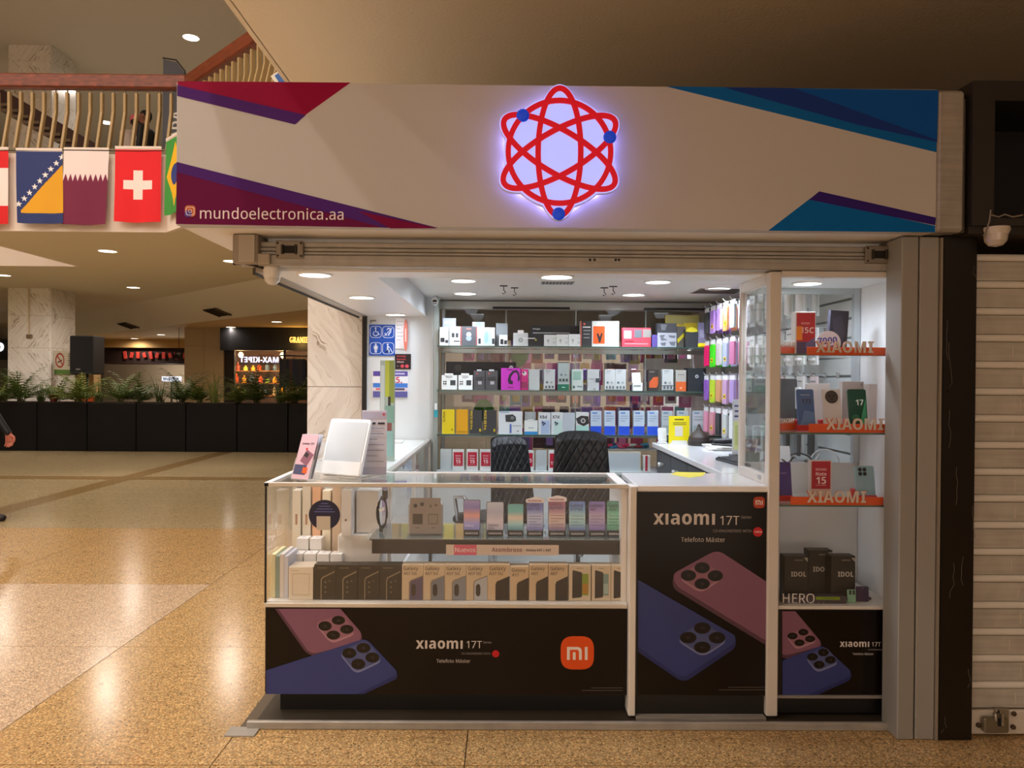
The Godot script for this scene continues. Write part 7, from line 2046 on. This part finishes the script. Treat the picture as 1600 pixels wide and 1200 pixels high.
	for b in [[1226, 869, 1262, 945, 3.32, "low black box lettered IDOL by the white post"], [1264, 860, 1300, 945, 3.38, "tallest black box lettered IDOL in the middle of the three"], [1299, 869, 1336, 945, 3.32, "low black box lettered IDOL next to the showcase corner"]]:
		var o := boxed("black_lettered_box", b[5], "box", "", [b[0], b[1], b[2], b[3]], b[4], 0.06, y4, "211f1b", [["t", "IDOL", 0.60 if b[0] != 1264 else 0.5, 0.42, 0.64, "c9c6c0", true], ["p", [0.82, 0.04, 0.98, 0.03, 0.98, 0.14], "a8a49c"], ["r", 0.42, 0.08, 0.78, 0.105, "7a766e"]])
	var he := boxed("hero_box", "flat dark box lettered HERO with a lime band on the showcase floor", "box", "", [1223, 931, 1322, 952], 3.25, 0.04, y4, "3a3440", [["t", "HERO", 0.25, 0.32, 0.50, "e4e0dc", false], ["r", 0.52, 0.10, 0.90, 0.50, "7f9a1c"], ["r", 0.62, 0.26, 0.82, 0.32, "46560f"], ["r", 0.05, 0.82, 0.25, 0.87, "9a96a0"], ["c", 0.40, 0.85, 0.012, "7a7680"], ["c", 0.48, 0.85, 0.012, "7a7680"], ["c", 0.56, 0.85, 0.012, "7a7680"], ["c", 0.64, 0.85, 0.012, "7a7680"]])
	boxed("mint_phone", "mint green phone with four cameras standing beside the flat dark box", "phone", "", [1325, 922, 1338, 952], 3.26, 0.009, y4, "7fae92", [["c", 0.30, 0.12, 0.14, "1a1e1c"], ["c", 0.70, 0.12, 0.14, "2a2e2c"], ["c", 0.30, 0.28, 0.14, "1a1e1c"], ["c", 0.70, 0.28, 0.14, "1a1e1c"]], 0.3, 0.0, -0.08, 0.003)
	boxed("purple_phone", "dark purple phone standing at the end of the showcase floor", "phone", "", [1339, 917, 1358, 952], 3.28, 0.009, y4, "3a2a4c", [["c", 0.5, 0.12, 0.04, "8a7aa0"], ["r", 0.05, 0.02, 0.95, 0.04, "57466a"]], 0.3, 0.0, -0.08, 0.003)
	boxed("purple_carton", "low dark purple carton behind the purple phone", "box", "", [1345, 934, 1361.5, 952], 3.31, 0.03, y4, "35264a", [])

func stand_phone(label: String, px: Array, Z: float, foot: float, col: String, prints: Array, back: bool):
	var a := at(px[0], px[1], Z)
	var b := at(px[2], px[3], Z)
	var w := b.x - a.x
	var h := a.y - foot - 0.012
	var o := thing("stand_phone", label, "phone", Vector3((a.x + b.x) / 2, foot, -Z))
	part(o, "stand", box_mesh(Vector3(w * 1.15, 0.05, 0.04), 0.003), mt("c81e26", 0.35), Vector3(0, 0.025, -0.022))
	part(o, "stand_lip", box_mesh(Vector3(w * 1.1, 0.026, 0.012), 0.002), mt("d4262c", 0.35), Vector3(0, 0.013, 0.012))
	var hs := part(o, "handset", plate_mesh(w, h, 0.009, w * 0.12), mt(col, 0.2), Vector3(0, 0.012 + h / 2, -0.002), Vector3(-0.16, 0, 0))
	var q: Node3D = hs
	var pr := []
	for p in prints:
		pr.append(p)
	# prints are laid out from the handset's foot
	var lift := Node3D.new()
	lift.name = "surface_print"
	o.add_child(lift, true)
	lift.transform = Transform3D(Basis.from_euler(Vector3(-0.16, 0, 0)), Vector3(0, 0.012 + h / 2, -0.002)) * Transform3D(Basis(), Vector3(0, -h / 2, 0))
	put_prints(lift, w, h, 0.0045, pr)

# ---------------------------------------------------------------- chairs
func build_chairs():
	chair("black quilted swivel chair turned sideways behind the display counter", Vector3(at(797, 720, 4.95).x, 0.022, -4.95), 0.62, 0.36, 1.11)
	chair("larger black quilted swivel chair with its back to the counter", Vector3(at(908, 720, 4.3).x, 0.022, -4.3), 0.0, 0.36, 1.195)

func chair(label: String, pos: Vector3, turn: float, bw: float, top: float):
	var black := mt("1d1e21", 0.42)
	var o := thing("swivel_chair", label, "chair", pos)
	o.rotation.y = turn
	# quilted back: the padded side faces the camera
	var nx := 80
	var ny := 110
	var h := 0.56
	var y0 := top - h - 0.022
	var st := SurfaceTool.new()
	st.begin(Mesh.PRIMITIVE_TRIANGLES)
	st.set_smooth_group(0)
	for side in 2:
		for j in ny + 1:
			for i in nx + 1:
				var u := float(i) / nx * 2.0 - 1.0
				var v := float(j) / ny
				var wv := lerpf(bw * 0.52, bw * 0.42, v)
				var edge := 1.0 - pow(absf(u), 6.0)
				var topr := 1.0 - 0.055 * pow(absf(u), 4.0) * v
				var x := u * wv
				var y := y0 + h * v * topr
				var z := 0.0
				if side == 0:
					var a := absf(fposmod((x * 1.25 + y * 0.72) / 0.062, 1.0) - 0.5) * 2.0
					var b := absf(fposmod((x * 1.25 - y * 0.72) / 0.062, 1.0) - 0.5) * 2.0
					var seam := minf(1.0 - a, 1.0 - b)
					var q := minf(seam * 4.0, 1.0)
					var inside := clampf((1.0 - absf(u)) * 6.0, 0.0, 1.0) * clampf((1.0 - v) * 9.0, 0.0, 1.0)
					z = 0.028 * edge * clampf((1.0 - v) * 12.0, 0.0, 1.0) - (1.0 - q) * 0.010 * inside
				else:
					z = -0.03 * edge
				z += 0.05 * u * u - 0.06 * v
				st.add_vertex(Vector3(x, y, z))
	var n := (nx + 1) * (ny + 1)
	for j in ny:
		for i in nx:
			var q := j * (nx + 1) + i
			for id in [q, q + nx + 2, q + 1, q, q + nx + 1, q + nx + 2]:
				st.add_index(id)
			for id in [n + q, n + q + 1, n + q + nx + 2, n + q, n + q + nx + 2, n + q + nx + 1]:
				st.add_index(id)
	st.generate_normals()
	part(o, "backrest", st.commit(), black)
	# seat, pillar, star foot
	part(o, "seat", box_mesh(Vector3(bw * 1.18, 0.085, 0.42), 0.03), black, Vector3(0, 0.50, -0.20))
	tube(o, "back_bar", [Vector3(0, 0.46, -0.15), Vector3(0, 0.46, 0.02), Vector3(0, 0.60, 0.04)], 0.016, mt("c4c8ca", 0.2, 0.9), 8)
	part(o, "pillar", lathe([V(0.001, 0.10), V(0.032, 0.10), V(0.032, 0.28), V(0.02, 0.28), V(0.02, 0.46), V(0.001, 0.46)], 16), mt("b8bcbe", 0.2, 0.9), Vector3(0, 0, -0.20))
	for s in [-1, 1]:
		tube(o, "armrest", [Vector3(s * bw * 0.58, 0.48, -0.05), Vector3(s * bw * 0.66, 0.60, -0.08), Vector3(s * bw * 0.66, 0.68, -0.20), Vector3(s * bw * 0.62, 0.66, -0.34), Vector3(s * bw * 0.58, 0.50, -0.32)], 0.014, mt("c4c8ca", 0.2, 0.9), 8)
	for k in 5:
		var a := TAU * k / 5.0 + 0.3
		var d := Vector3(cos(a), 0, sin(a))
		var leg := tube(o, "star_leg", [Vector3(0, 0.11, -0.20), Vector3(0, 0.085, -0.20) + d * 0.16, Vector3(0, 0.062, -0.20) + d * 0.28], 0.018, mt("b8bcbe", 0.2, 0.9), 8, 0.012)
		part(leg, "castor", lathe([V(0.001, -0.02), V(0.026, -0.02), V(0.028, 0.0), V(0.026, 0.02), V(0.001, 0.02)], 14), mt("17181a", 0.5), Vector3(0, 0.028, -0.20) + d * 0.28, Vector3(0, -a, PI / 2))

# ---------------------------------------------------------------- lamps, cameras, vents
func build_lamps_and_fittings():
	for l in lamps:
		var kind: int = l[5]
		var lab: String = ["warm round recessed downlight in the hall ceiling", "white round recessed downlight in the kiosk ceiling", "white round downlight in the shop behind the glass"][kind]
		var grp: String = ["hall downlights", "kiosk downlights", "lamps of the shop behind"][kind]
		var o := thing("recessed_downlight", lab, "lamp", Vector3(l[0], l[1], -l[2]), grp)
		var r: float = l[3]
		part(o, "trim_ring", lathe([V(r * 1.16, 0.0), V(r * 1.16, -0.004), V(r, -0.007), V(r, 0.0)], 28), mt("efeee8", 0.4))
		part(o, "diffuser_light", lathe([V(0.001, -0.004), V(r, -0.004)], 28), glow(["fff0d8", "f6faff", "f6faff"][kind], [5.0, 4.0, 3.0][kind]))
		var s := SpotLight3D.new()
		s.spot_angle = 88.0
		s.spot_angle_attenuation = 1.0
		s.rotation.x = -PI / 2
		lit(s, o, Vector3(0, -0.012, 0), ["fff0e2", "e4efff", "f2f7ff"][kind], l[4], r * 0.8)
	# air grille in the kiosk ceiling
	var q := on_level(871, 441.5, 2.112)
	var ag := thing("ceiling_grille", "small grey slotted air grille in the white kiosk ceiling", "vent", Vector3(q.x, 2.110, q.z))
	part(ag, "plate", box_mesh(Vector3(0.21, 0.005, 0.12)), mt("b8bab8", 0.5))
	for k in 9:
		part(ag, "slot", box_mesh(Vector3(0.016, 0.004, 0.10)), mt("5a5c5c", 0.8), Vector3(-0.088 + k * 0.022, -0.002, 0))
	# dome cameras
	var c := at(423, 412, 3.22)
	var dm := thing("dome_camera", "white dome camera under the shutter rail's corner", "camera", Vector3(c.x, 1.983, -3.24))
	part(dm, "housing", lathe([V(0.001, 0.0), V(0.036, 0.0), V(0.038, -0.012), V(0.036, -0.045), V(0.034, -0.05)], 24), mt("e6e2da", 0.3))
	part(dm, "dome", lathe([V(0.034, -0.05), V(0.030, -0.066), V(0.018, -0.078), V(0.001, -0.082)], 24), mt("d9d5cd", 0.1))
	tube(dm, "cable", [Vector3(-0.03, -0.01, 0.02), Vector3(-0.07, 0.0, 0.03), Vector3(-0.11, 0.008, 0.035), Vector3(-0.155, 0.004, 0.04)], 0.006, mt("161412", 0.6), 6)
	var c2 := at(1551, 356, 3.02)
	var d2 := thing("dome_camera", "cream dome camera under the dark portal beside the shutter", "camera", Vector3(c2.x, 2.13, -3.0))
	part(d2, "housing", lathe([V(0.001, 0.0), V(0.050, 0.0), V(0.052, -0.010), V(0.044, -0.028)], 24), mt("d8cfc0", 0.35))
	part(d2, "dome", lathe([V(0.044, -0.028), V(0.040, -0.055), V(0.026, -0.072), V(0.001, -0.078)], 24), mt("cfc6b6", 0.2))
	var c3 := at(682, 471, 5.45)
	var d3 := thing("bullet_camera", "small white bullet camera with a black lens in the kiosk corner", "camera", Vector3(c3.x - 0.01, c3.y, -5.44))
	part(d3, "barrel", lathe([V(0.001, -0.03), V(0.022, -0.03), V(0.024, 0.02), V(0.001, 0.02)], 18), mt("eceef0", 0.3), Vector3.ZERO, Vector3(PI / 2 - 0.3, 0, 0.0))
	part(d3, "lens", lathe([V(0.001, 0.006), V(0.017, 0.004), V(0.018, 0.0)], 18), mt("0c0c0e", 0.15), Vector3(0.0, -0.007, 0.019), Vector3(PI / 2 - 0.3 + 0.6, 0, 0))
	part(d3, "bracket", box_mesh(Vector3(0.012, 0.05, 0.02), 0.003), mt("dcdee0", 0.4), Vector3(0, 0.03, -0.02))
	var bp := thing("wall_bracket", "tiny grey cable bracket at the top of the white sign wall", "bracket", at(583, 501, 5.61))
	part(bp, "clip", box_mesh(Vector3(0.045, 0.012, 0.012), 0.003), mt("8a8a86", 0.5))
	part(bp, "pin", box_mesh(Vector3(0.012, 0.02, 0.012), 0.003), mt("8a8a86", 0.5), Vector3(-0.018, -0.008, 0))
	var tg := thing("teal_tag", "small teal tag on the white wall edge beside the shelves", "tag", at(681, 646, 5.49))
	part(tg, "tag", box_mesh(Vector3(0.026, 0.055, 0.004)), mt("1c9aac", 0.5))
	part(tg, "cap", box_mesh(Vector3(0.018, 0.05, 0.004)), mt("e8ecec", 0.4), Vector3(0, 0.05, 0))

# ---------------------------------------------------------------- planters
func build_plants():
	var edges := [-11.35, -10.33, -9.31, -8.318, -7.344, -6.357, -5.342, -4.327, -3.30]
	for i in edges.size() - 1:
		var pl := thing("planter_box", "long matt black planter box in the row that closes off the seating area", "planter", Vector3((edges[i] + edges[i + 1]) / 2, 0, -15.05), "planter boxes in the row")
		var w: float = edges[i + 1] - edges[i]
		part(pl, "box", box_mesh(Vector3(w - 0.014, 0.96, 0.52), 0.008), mt("0b0908", 0.6, 0.0, 0.3), Vector3(0, 0.48, 0))
		part(pl, "soil", box_mesh(Vector3(w - 0.1, 0.02, 0.42)), mt("2a1c10", 0.95), Vector3(0, 0.965, 0))
	var r := RandomNumberGenerator.new()
	r.seed = 17
	var meshes := []
	for v in 4:
		meshes.append([palm_mesh(r, 26, 0.75, false), palm_mesh(r, 34, 0.55, true)])
	var greens := [mt("4a5a1c", 0.6), mt("3a4c18", 0.6), mt("5c6426", 0.6), mt("34421c", 0.6)]
	for g in greens:
		g.backlight_enabled = true
		g.backlight = Color(0.2, 0.25, 0.06)
	for k in 19:
		var x := -11.0 + k * 0.40 + r.randf_range(-0.08, 0.08)
		var kind := k % 3 % 2
		var pt := thing("leafy_plant", ["feathery palm plant growing in the black planter row", "grassy upright plant growing in the black planter row"][kind], "plant", Vector3(x, 0.97, -15.05 + r.randf_range(-0.1, 0.1)), ["palms in the planter row", "grasses in the planter row"][kind])
		var f := part(pt, "foliage", meshes[k % 4][kind], greens[(k * 5 + kind) % 4])
		var s := r.randf_range(0.85, 1.25)
		f.scale = Vector3(s, s * r.randf_range(0.9, 1.2), s)
		f.rotation.y = r.randf() * TAU
		part(pt, "stem", lathe([V(0.001, 0), V(0.03, 0), V(0.015, 0.12), V(0.001, 0.12)], 8), mt("4a3a20", 0.8))
	var pp := thing("orange_cushion", "bright orange rounded chair back peeping over the planter beside the speaker", "chair", Vector3(at(136, 628, 15.9).x, 0, -15.9))
	part(pp, "shell", extrude(rounded([V(-0.24, 0.45), V(0.24, 0.45), V(0.22, 0.98), V(0.1, 1.08), V(-0.1, 1.08), V(-0.22, 0.98)], 0.1), -0.02, 0.02), mt("c4501c", 0.45))
	part(pp, "seat", box_mesh(Vector3(0.44, 0.04, 0.42), 0.015), mt("c4501c", 0.45), Vector3(0, 0.45, -0.2))
	for s in [[-1, 0], [1, 0], [-1, 1], [1, 1]]:
		tube(pp, "leg", [Vector3(s[0] * 0.18, 0.44, -0.03 - s[1] * 0.36), Vector3(s[0] * 0.21, 0, -s[1] * 0.4)], 0.012, mt("2a2a2a", 0.4), 6)
	var rp := thing("flower_pot", "dark red flower pot standing on the planter row", "pot", Vector3(at(89, 620, 15.05).x, 0.975, -14.95))
	part(rp, "pot", lathe([V(0.001, 0), V(0.06, 0), V(0.085, 0.13), V(0.095, 0.13), V(0.095, 0.15), V(0.001, 0.15)], 16), mt("5a1c18", 0.5))

func palm_mesh(r: RandomNumberGenerator, n: int, l: float, grass: bool) -> Mesh:
	var st := new_st()
	for k in n:
		var a := r.randf() * TAU
		var up := r.randf_range(0.5, 1.35) if not grass else r.randf_range(1.0, 1.5)
		var ln := l * r.randf_range(0.55, 1.1)
		var d := Vector3(cos(a), 0, sin(a))
		var side := d.cross(Vector3.UP)
		var prev := Vector3(r.randf_range(-0.06, 0.06), 0.0, r.randf_range(-0.06, 0.06))
		var segs := 6
		for s in segs:
			var t := float(s + 1) / segs
			var ang := up - t * t * (0.9 if not grass else 0.5)
			var nxt := prev + (d * cos(ang) + Vector3.UP * sin(ang)) * ln / segs
			var w := 0.006 if not grass else 0.011 * (1.0 - t * 0.8)
			quad(st, prev - side * w, prev + side * w, nxt + side * w * 0.8, nxt - side * w * 0.8, Vector3.UP + d)
			if not grass and s >= 1:
				for q in [-1.0, 1.0]:
					for m in 2:
						var p := prev.lerp(nxt, m * 0.5)
						var tip: Vector3 = p + (side * q * 0.9 + (nxt - prev).normalized() * 0.8 + Vector3.DOWN * 0.35).normalized() * (0.20 * (1.15 - t * 0.7))
						var wd := (nxt - prev).normalized() * 0.012
						tri_out(st, p - wd, p + wd, tip, Vector3.UP)
			prev = nxt
	return st.commit()

# ---------------------------------------------------------------- people: bones with radii, joined by a smooth minimum, meshed as surface nets
# bone: [a, b, radius at a, radius at b, colour]
func add_flesh(st: SurfaceTool, bones: Array, cell: float, k: float):
	var lo := Vector3.INF
	var hi := -Vector3.INF
	for b in bones:
		var r := maxf(b[2], b[3]) + cell * 3.0
		lo = lo.min(b[0].min(b[1]) - Vector3.ONE * r)
		hi = hi.max(b[0].max(b[1]) + Vector3.ONE * r)
	var nx := int((hi.x - lo.x) / cell) + 2
	var ny := int((hi.y - lo.y) / cell) + 2
	var nz := int((hi.z - lo.z) / cell) + 2
	var field := PackedFloat32Array()
	field.resize(nx * ny * nz)
	field.fill(1.0)
	var near := PackedFloat32Array()
	near.resize(nx * ny * nz)
	near.fill(9.0)
	var who := PackedInt32Array()
	who.resize(nx * ny * nz)
	for bi in bones.size():
		var b: Array = bones[bi]
		var a: Vector3 = b[0]
		var ab: Vector3 = b[1] - a
		var l2 := maxf(ab.length_squared(), 1e-9)
		var m := maxf(b[2], b[3]) + k + cell * 2.0
		var p0 := ((a.min(b[1]) - Vector3.ONE * m - lo) / cell).floor()
		var p1 := ((a.max(b[1]) + Vector3.ONE * m - lo) / cell).ceil()
		for z in range(maxi(0, int(p0.z)), mini(nz, int(p1.z) + 1)):
			for y in range(maxi(0, int(p0.y)), mini(ny, int(p1.y) + 1)):
				for x in range(maxi(0, int(p0.x)), mini(nx, int(p1.x) + 1)):
					var p := lo + Vector3(x, y, z) * cell - a
					var t := clampf(p.dot(ab) / l2, 0.0, 1.0)
					var d := (p - ab * t).length() - lerpf(b[2], b[3], t)
					var id := (z * ny + y) * nx + x
					if d < near[id]:
						near[id] = d
						who[id] = bi
					var o := field[id]
					var h := clampf(0.5 + 0.5 * (o - d) / k, 0.0, 1.0)
					field[id] = lerpf(o, d, h) - k * h * (1.0 - h)
	var corner := [Vector3i(0, 0, 0), Vector3i(1, 0, 0), Vector3i(0, 1, 0), Vector3i(1, 1, 0), Vector3i(0, 0, 1), Vector3i(1, 0, 1), Vector3i(0, 1, 1), Vector3i(1, 1, 1)]
	var edges := [[0, 1], [2, 3], [4, 5], [6, 7], [0, 2], [1, 3], [4, 6], [5, 7], [0, 4], [1, 5], [2, 6], [3, 7]]
	var verts := {}
	for z in nz - 1:
		for y in ny - 1:
			for x in nx - 1:
				var base := (z * ny + y) * nx + x
				var f := []
				var mask := 0
				for c in 8:
					var v := field[base + corner[c].x + corner[c].y * nx + corner[c].z * nx * ny]
					f.append(v)
					if v < 0.0:
						mask |= 1 << c
				if mask == 0 or mask == 255:
					continue
				var sum := Vector3.ZERO
				var n := 0
				for e in edges:
					var fa: float = f[e[0]]
					var fb: float = f[e[1]]
					if (fa < 0.0) != (fb < 0.0):
						sum += Vector3(corner[e[0]]).lerp(Vector3(corner[e[1]]), fa / (fa - fb))
						n += 1
				var g := Vector3(f[1] + f[3] + f[5] + f[7] - f[0] - f[2] - f[4] - f[6], f[2] + f[3] + f[6] + f[7] - f[0] - f[1] - f[4] - f[5], f[4] + f[5] + f[6] + f[7] - f[0] - f[1] - f[2] - f[3]).normalized()
				verts[base] = [lo + (Vector3(x, y, z) + sum / n) * cell, g, hexc(bones[who[base]][4]).srgb_to_linear()]
	for z in range(1, nz - 1):
		for y in range(1, ny - 1):
			for x in range(1, nx - 1):
				var base := (z * ny + y) * nx + x
				var f0 := field[base]
				for ax in 3:
					var step: int = [1, nx, nx * ny][ax]
					var f1 := field[base + step]
					if (f0 < 0.0) == (f1 < 0.0):
						continue
					var u: int = [nx, nx * ny, 1][ax]
					var w: int = [nx * ny, 1, nx][ax]
					var ids := [base, base - u, base - u - w, base - w]
					for t in [[0, 1, 2], [0, 2, 3]]:
						var q := []
						for i in t:
							if verts.has(ids[i]):
								q.append(verts[ids[i]])
						if q.size() < 3:
							continue
						if (q[1][0] - q[0][0]).cross(q[2][0] - q[0][0]).dot(q[0][1] + q[1][1] + q[2][1]) > 0.0:
							q = [q[0], q[2], q[1]]
						for v in q:
							st.set_color(v[2])
							st.set_normal(v[1])
							st.add_vertex(v[0])

# a hand hanging down: palm, four fingers of different lengths and a thumb, lightly curled
func hand_bones(wrist: Vector3, down: Vector3, fwd: Vector3, skin: String) -> Array:
	var out := []
	var side := down.cross(fwd).normalized()
	var palm := wrist + down * 0.085
	for q in 3:
		var o := fwd * (q - 1) * 0.024
		out.append([wrist + o * 0.5, palm + o, 0.020, 0.017, skin])
	var ln := [0.070, 0.080, 0.075, 0.058]
	for q in 4:
		var root := palm + fwd * (0.034 - q * 0.0225) - down * 0.004
		var a: Vector3 = root + down * ln[q] * 0.5 + side * 0.008
		var b: Vector3 = a + (down * 0.75 + side * 0.65).normalized() * ln[q] * 0.32
		var c: Vector3 = b + (down * 0.35 + side * 0.95).normalized() * ln[q] * 0.26
		out.append([root, a, 0.0098, 0.0092, skin])
		out.append([a, b, 0.0092, 0.0086, skin])
		out.append([b, c, 0.0086, 0.0078, skin])
	var th := wrist + down * 0.028 + fwd * 0.026
	var t1 := th + (down * 0.6 + fwd * 0.75 + side * 0.2).normalized() * 0.040
	var t2 := t1 + (down * 0.9 + fwd * 0.25 + side * 0.3).normalized() * 0.030
	var t3 := t2 + (down * 0.95 + side * 0.35).normalized() * 0.022
	out.append([th, t1, 0.015, 0.0115, skin])
	out.append([t1, t2, 0.0115, 0.0105, skin])
	out.append([t2, t3, 0.0105, 0.0088, skin])
	return out

# figure facing +x in its own axes; feet on y = 0
func person(label: String, pos: Vector3, turn: float, top: String, legs: String, skin: String, hair: String, shoe: String, walking: bool, fine: bool, group := "", cap := ""):
	var o := thing("person", label, "person", pos, group)
	o.rotation.y = turn
	var s := 0.30 if walking else 0.03
	var hip := Vector3(0, 0.93, 0)
	var chest := Vector3(0.03, 1.30, 0)
	var neck := Vector3(0.03, 1.45, 0)
	var head := Vector3(0.06, 1.61, 0)
	var b := []
	for q in [-1.0, 1.0]:
		b.append([hip + Vector3(0, 0.06, q * 0.07), chest + Vector3(0, 0.02, q * 0.10), 0.115, 0.115, top])
		b.append([chest + Vector3(0, 0.09, q * 0.08), chest + Vector3(0, 0.10, q * 0.17), 0.075, 0.065, top])
		var f: float = q * s
		var knee := Vector3(f * 0.55 + 0.04, 0.50, q * 0.09)
		var ankle := Vector3(f, 0.10, q * 0.09)
		b.append([hip + Vector3(0, 0, q * 0.085), knee, 0.095, 0.065, legs])
		b.append([knee, ankle, 0.063, 0.045, legs])
		b.append([ankle + Vector3(-0.02, -0.055, 0), ankle + Vector3(0.15, -0.062, 0), 0.042, 0.036, shoe])
		b.append([ankle, ankle + Vector3(-0.01, -0.04, 0), 0.045, 0.045, shoe])
		var sh := chest + Vector3(0, 0.10, q * 0.19)
		var el := sh + Vector3(-f * 0.35, -0.28, q * 0.03)
		var wr := el + Vector3(-f * 0.35 + 0.06, -0.235, 0.0)
		b.append([sh, el, 0.056, 0.046, top])
		b.append([el, wr, 0.046, 0.034, top])
		if not fine:
			b.append([wr, wr + Vector3(0.02, -0.09, 0), 0.03, 0.03, skin])
			b.append([wr + Vector3(0.02, -0.09, 0), wr + Vector3(0.04, -0.16, 0), 0.026, 0.018, skin])
	b.append([neck + Vector3(0, -0.06, 0), head + Vector3(-0.02, -0.08, 0), 0.055, 0.052, skin])
	var hb := [
		[head + Vector3(-0.02, 0.03, 0), head + Vector3(0.0, 0.02, 0), 0.085, 0.082, skin],
		[head + Vector3(0.02, -0.04, 0), head + Vector3(0.035, -0.085, 0), 0.062, 0.038, skin],
		[head + Vector3(0.085, 0.0, 0), head + Vector3(0.100, -0.028, 0), 0.010, 0.015, skin],
		[head + Vector3(0.075, -0.062, -0.02), head + Vector3(0.075, -0.062, 0.02), 0.010, 0.010, "8a4a40"],
		[head + Vector3(0.072, 0.008, -0.032), head + Vector3(0.074, 0.008, -0.030), 0.011, 0.011, "2a201c"],
		[head + Vector3(0.072, 0.008, 0.032), head + Vector3(0.074, 0.008, 0.030), 0.011, 0.011, "2a201c"],
		[head + Vector3(-0.01, 0.0, 0.082), head + Vector3(-0.01, -0.03, 0.080), 0.016, 0.011, skin],
		[head + Vector3(-0.01, 0.0, -0.082), head + Vector3(-0.01, -0.03, -0.080), 0.016, 0.011, skin],
	]
	var st := new_st()
	add_flesh(st, b, 0.014 if fine else 0.018, 0.035)
	add_flesh(st, hb + [[neck, head + Vector3(-0.02, -0.06, 0), 0.054, 0.05, skin]], 0.006 if fine else 0.009, 0.012)
	if fine:
		for q in [-1.0, 1.0]:
			var f: float = q * s
			var sh := chest + Vector3(0, 0.10, q * 0.19)
			var el := sh + Vector3(-f * 0.35, -0.28, q * 0.03)
			var wr := el + Vector3(-f * 0.35 + 0.06, -0.235, 0.0)
			add_flesh(st, hand_bones(wr, (Vector3(0.16, -1, 0)).normalized(), Vector3(1, 0.16, 0).normalized() * 1.0, skin), 0.004, 0.006)
	part(o, "body", st.commit(), vcol(0.6))
	var hs := new_st()
	add_flesh(hs, [[head + Vector3(-0.035, 0.055, 0), head + Vector3(-0.01, 0.06, 0), 0.088, 0.078, cap if cap != "" else hair], [head + Vector3(-0.06, 0.0, 0), head + Vector3(-0.055, -0.05, 0), 0.065, 0.045, hair]] + ([[head + Vector3(0.05, 0.055, 0), head + Vector3(0.12, 0.045, 0), 0.03, 0.02, cap]] if cap != "" else []), 0.008, 0.02)
	part(o, "hair" if cap == "" else "cap", hs.commit(), vcol(0.8))

func build_people():
	# passer-by stepping in at the hall side: only a hand and a shoe tip are in the frame
	person("passer-by in black clothes walking past the rose floor slabs, hand and shoe showing", Vector3(-5.60, 0, -7.72), 0.0, "15131a", "17151a", "b46a58", "1a1412", "1c1418", true, true)
	person("visitor in a pink cap on the upper floor behind the railing bars", Vector3(at(211, 210, 13.2).x, 4.4, -13.2), PI * 0.6, "c8b8b0", "3a3a44", "8a5a48", "1c1614", "1a1a1a", false, false, "", "d86a7a")
	person("dark haired visitor in black on the upper floor by the pink cap", Vector3(at(231, 216, 13.0).x, 4.4, -13.0), PI, "1c1a20", "26262c", "8a5a48", "141012", "1a1a1a", false, false)
	person("visitor in a white shirt on the upper floor behind the stair string", Vector3(at(101, 192, 15.0).x, 4.4, -15.0), -PI * 0.5, "c8c4c0", "2a2a34", "b87a68", "2a1c16", "1a1a1a", false, false)
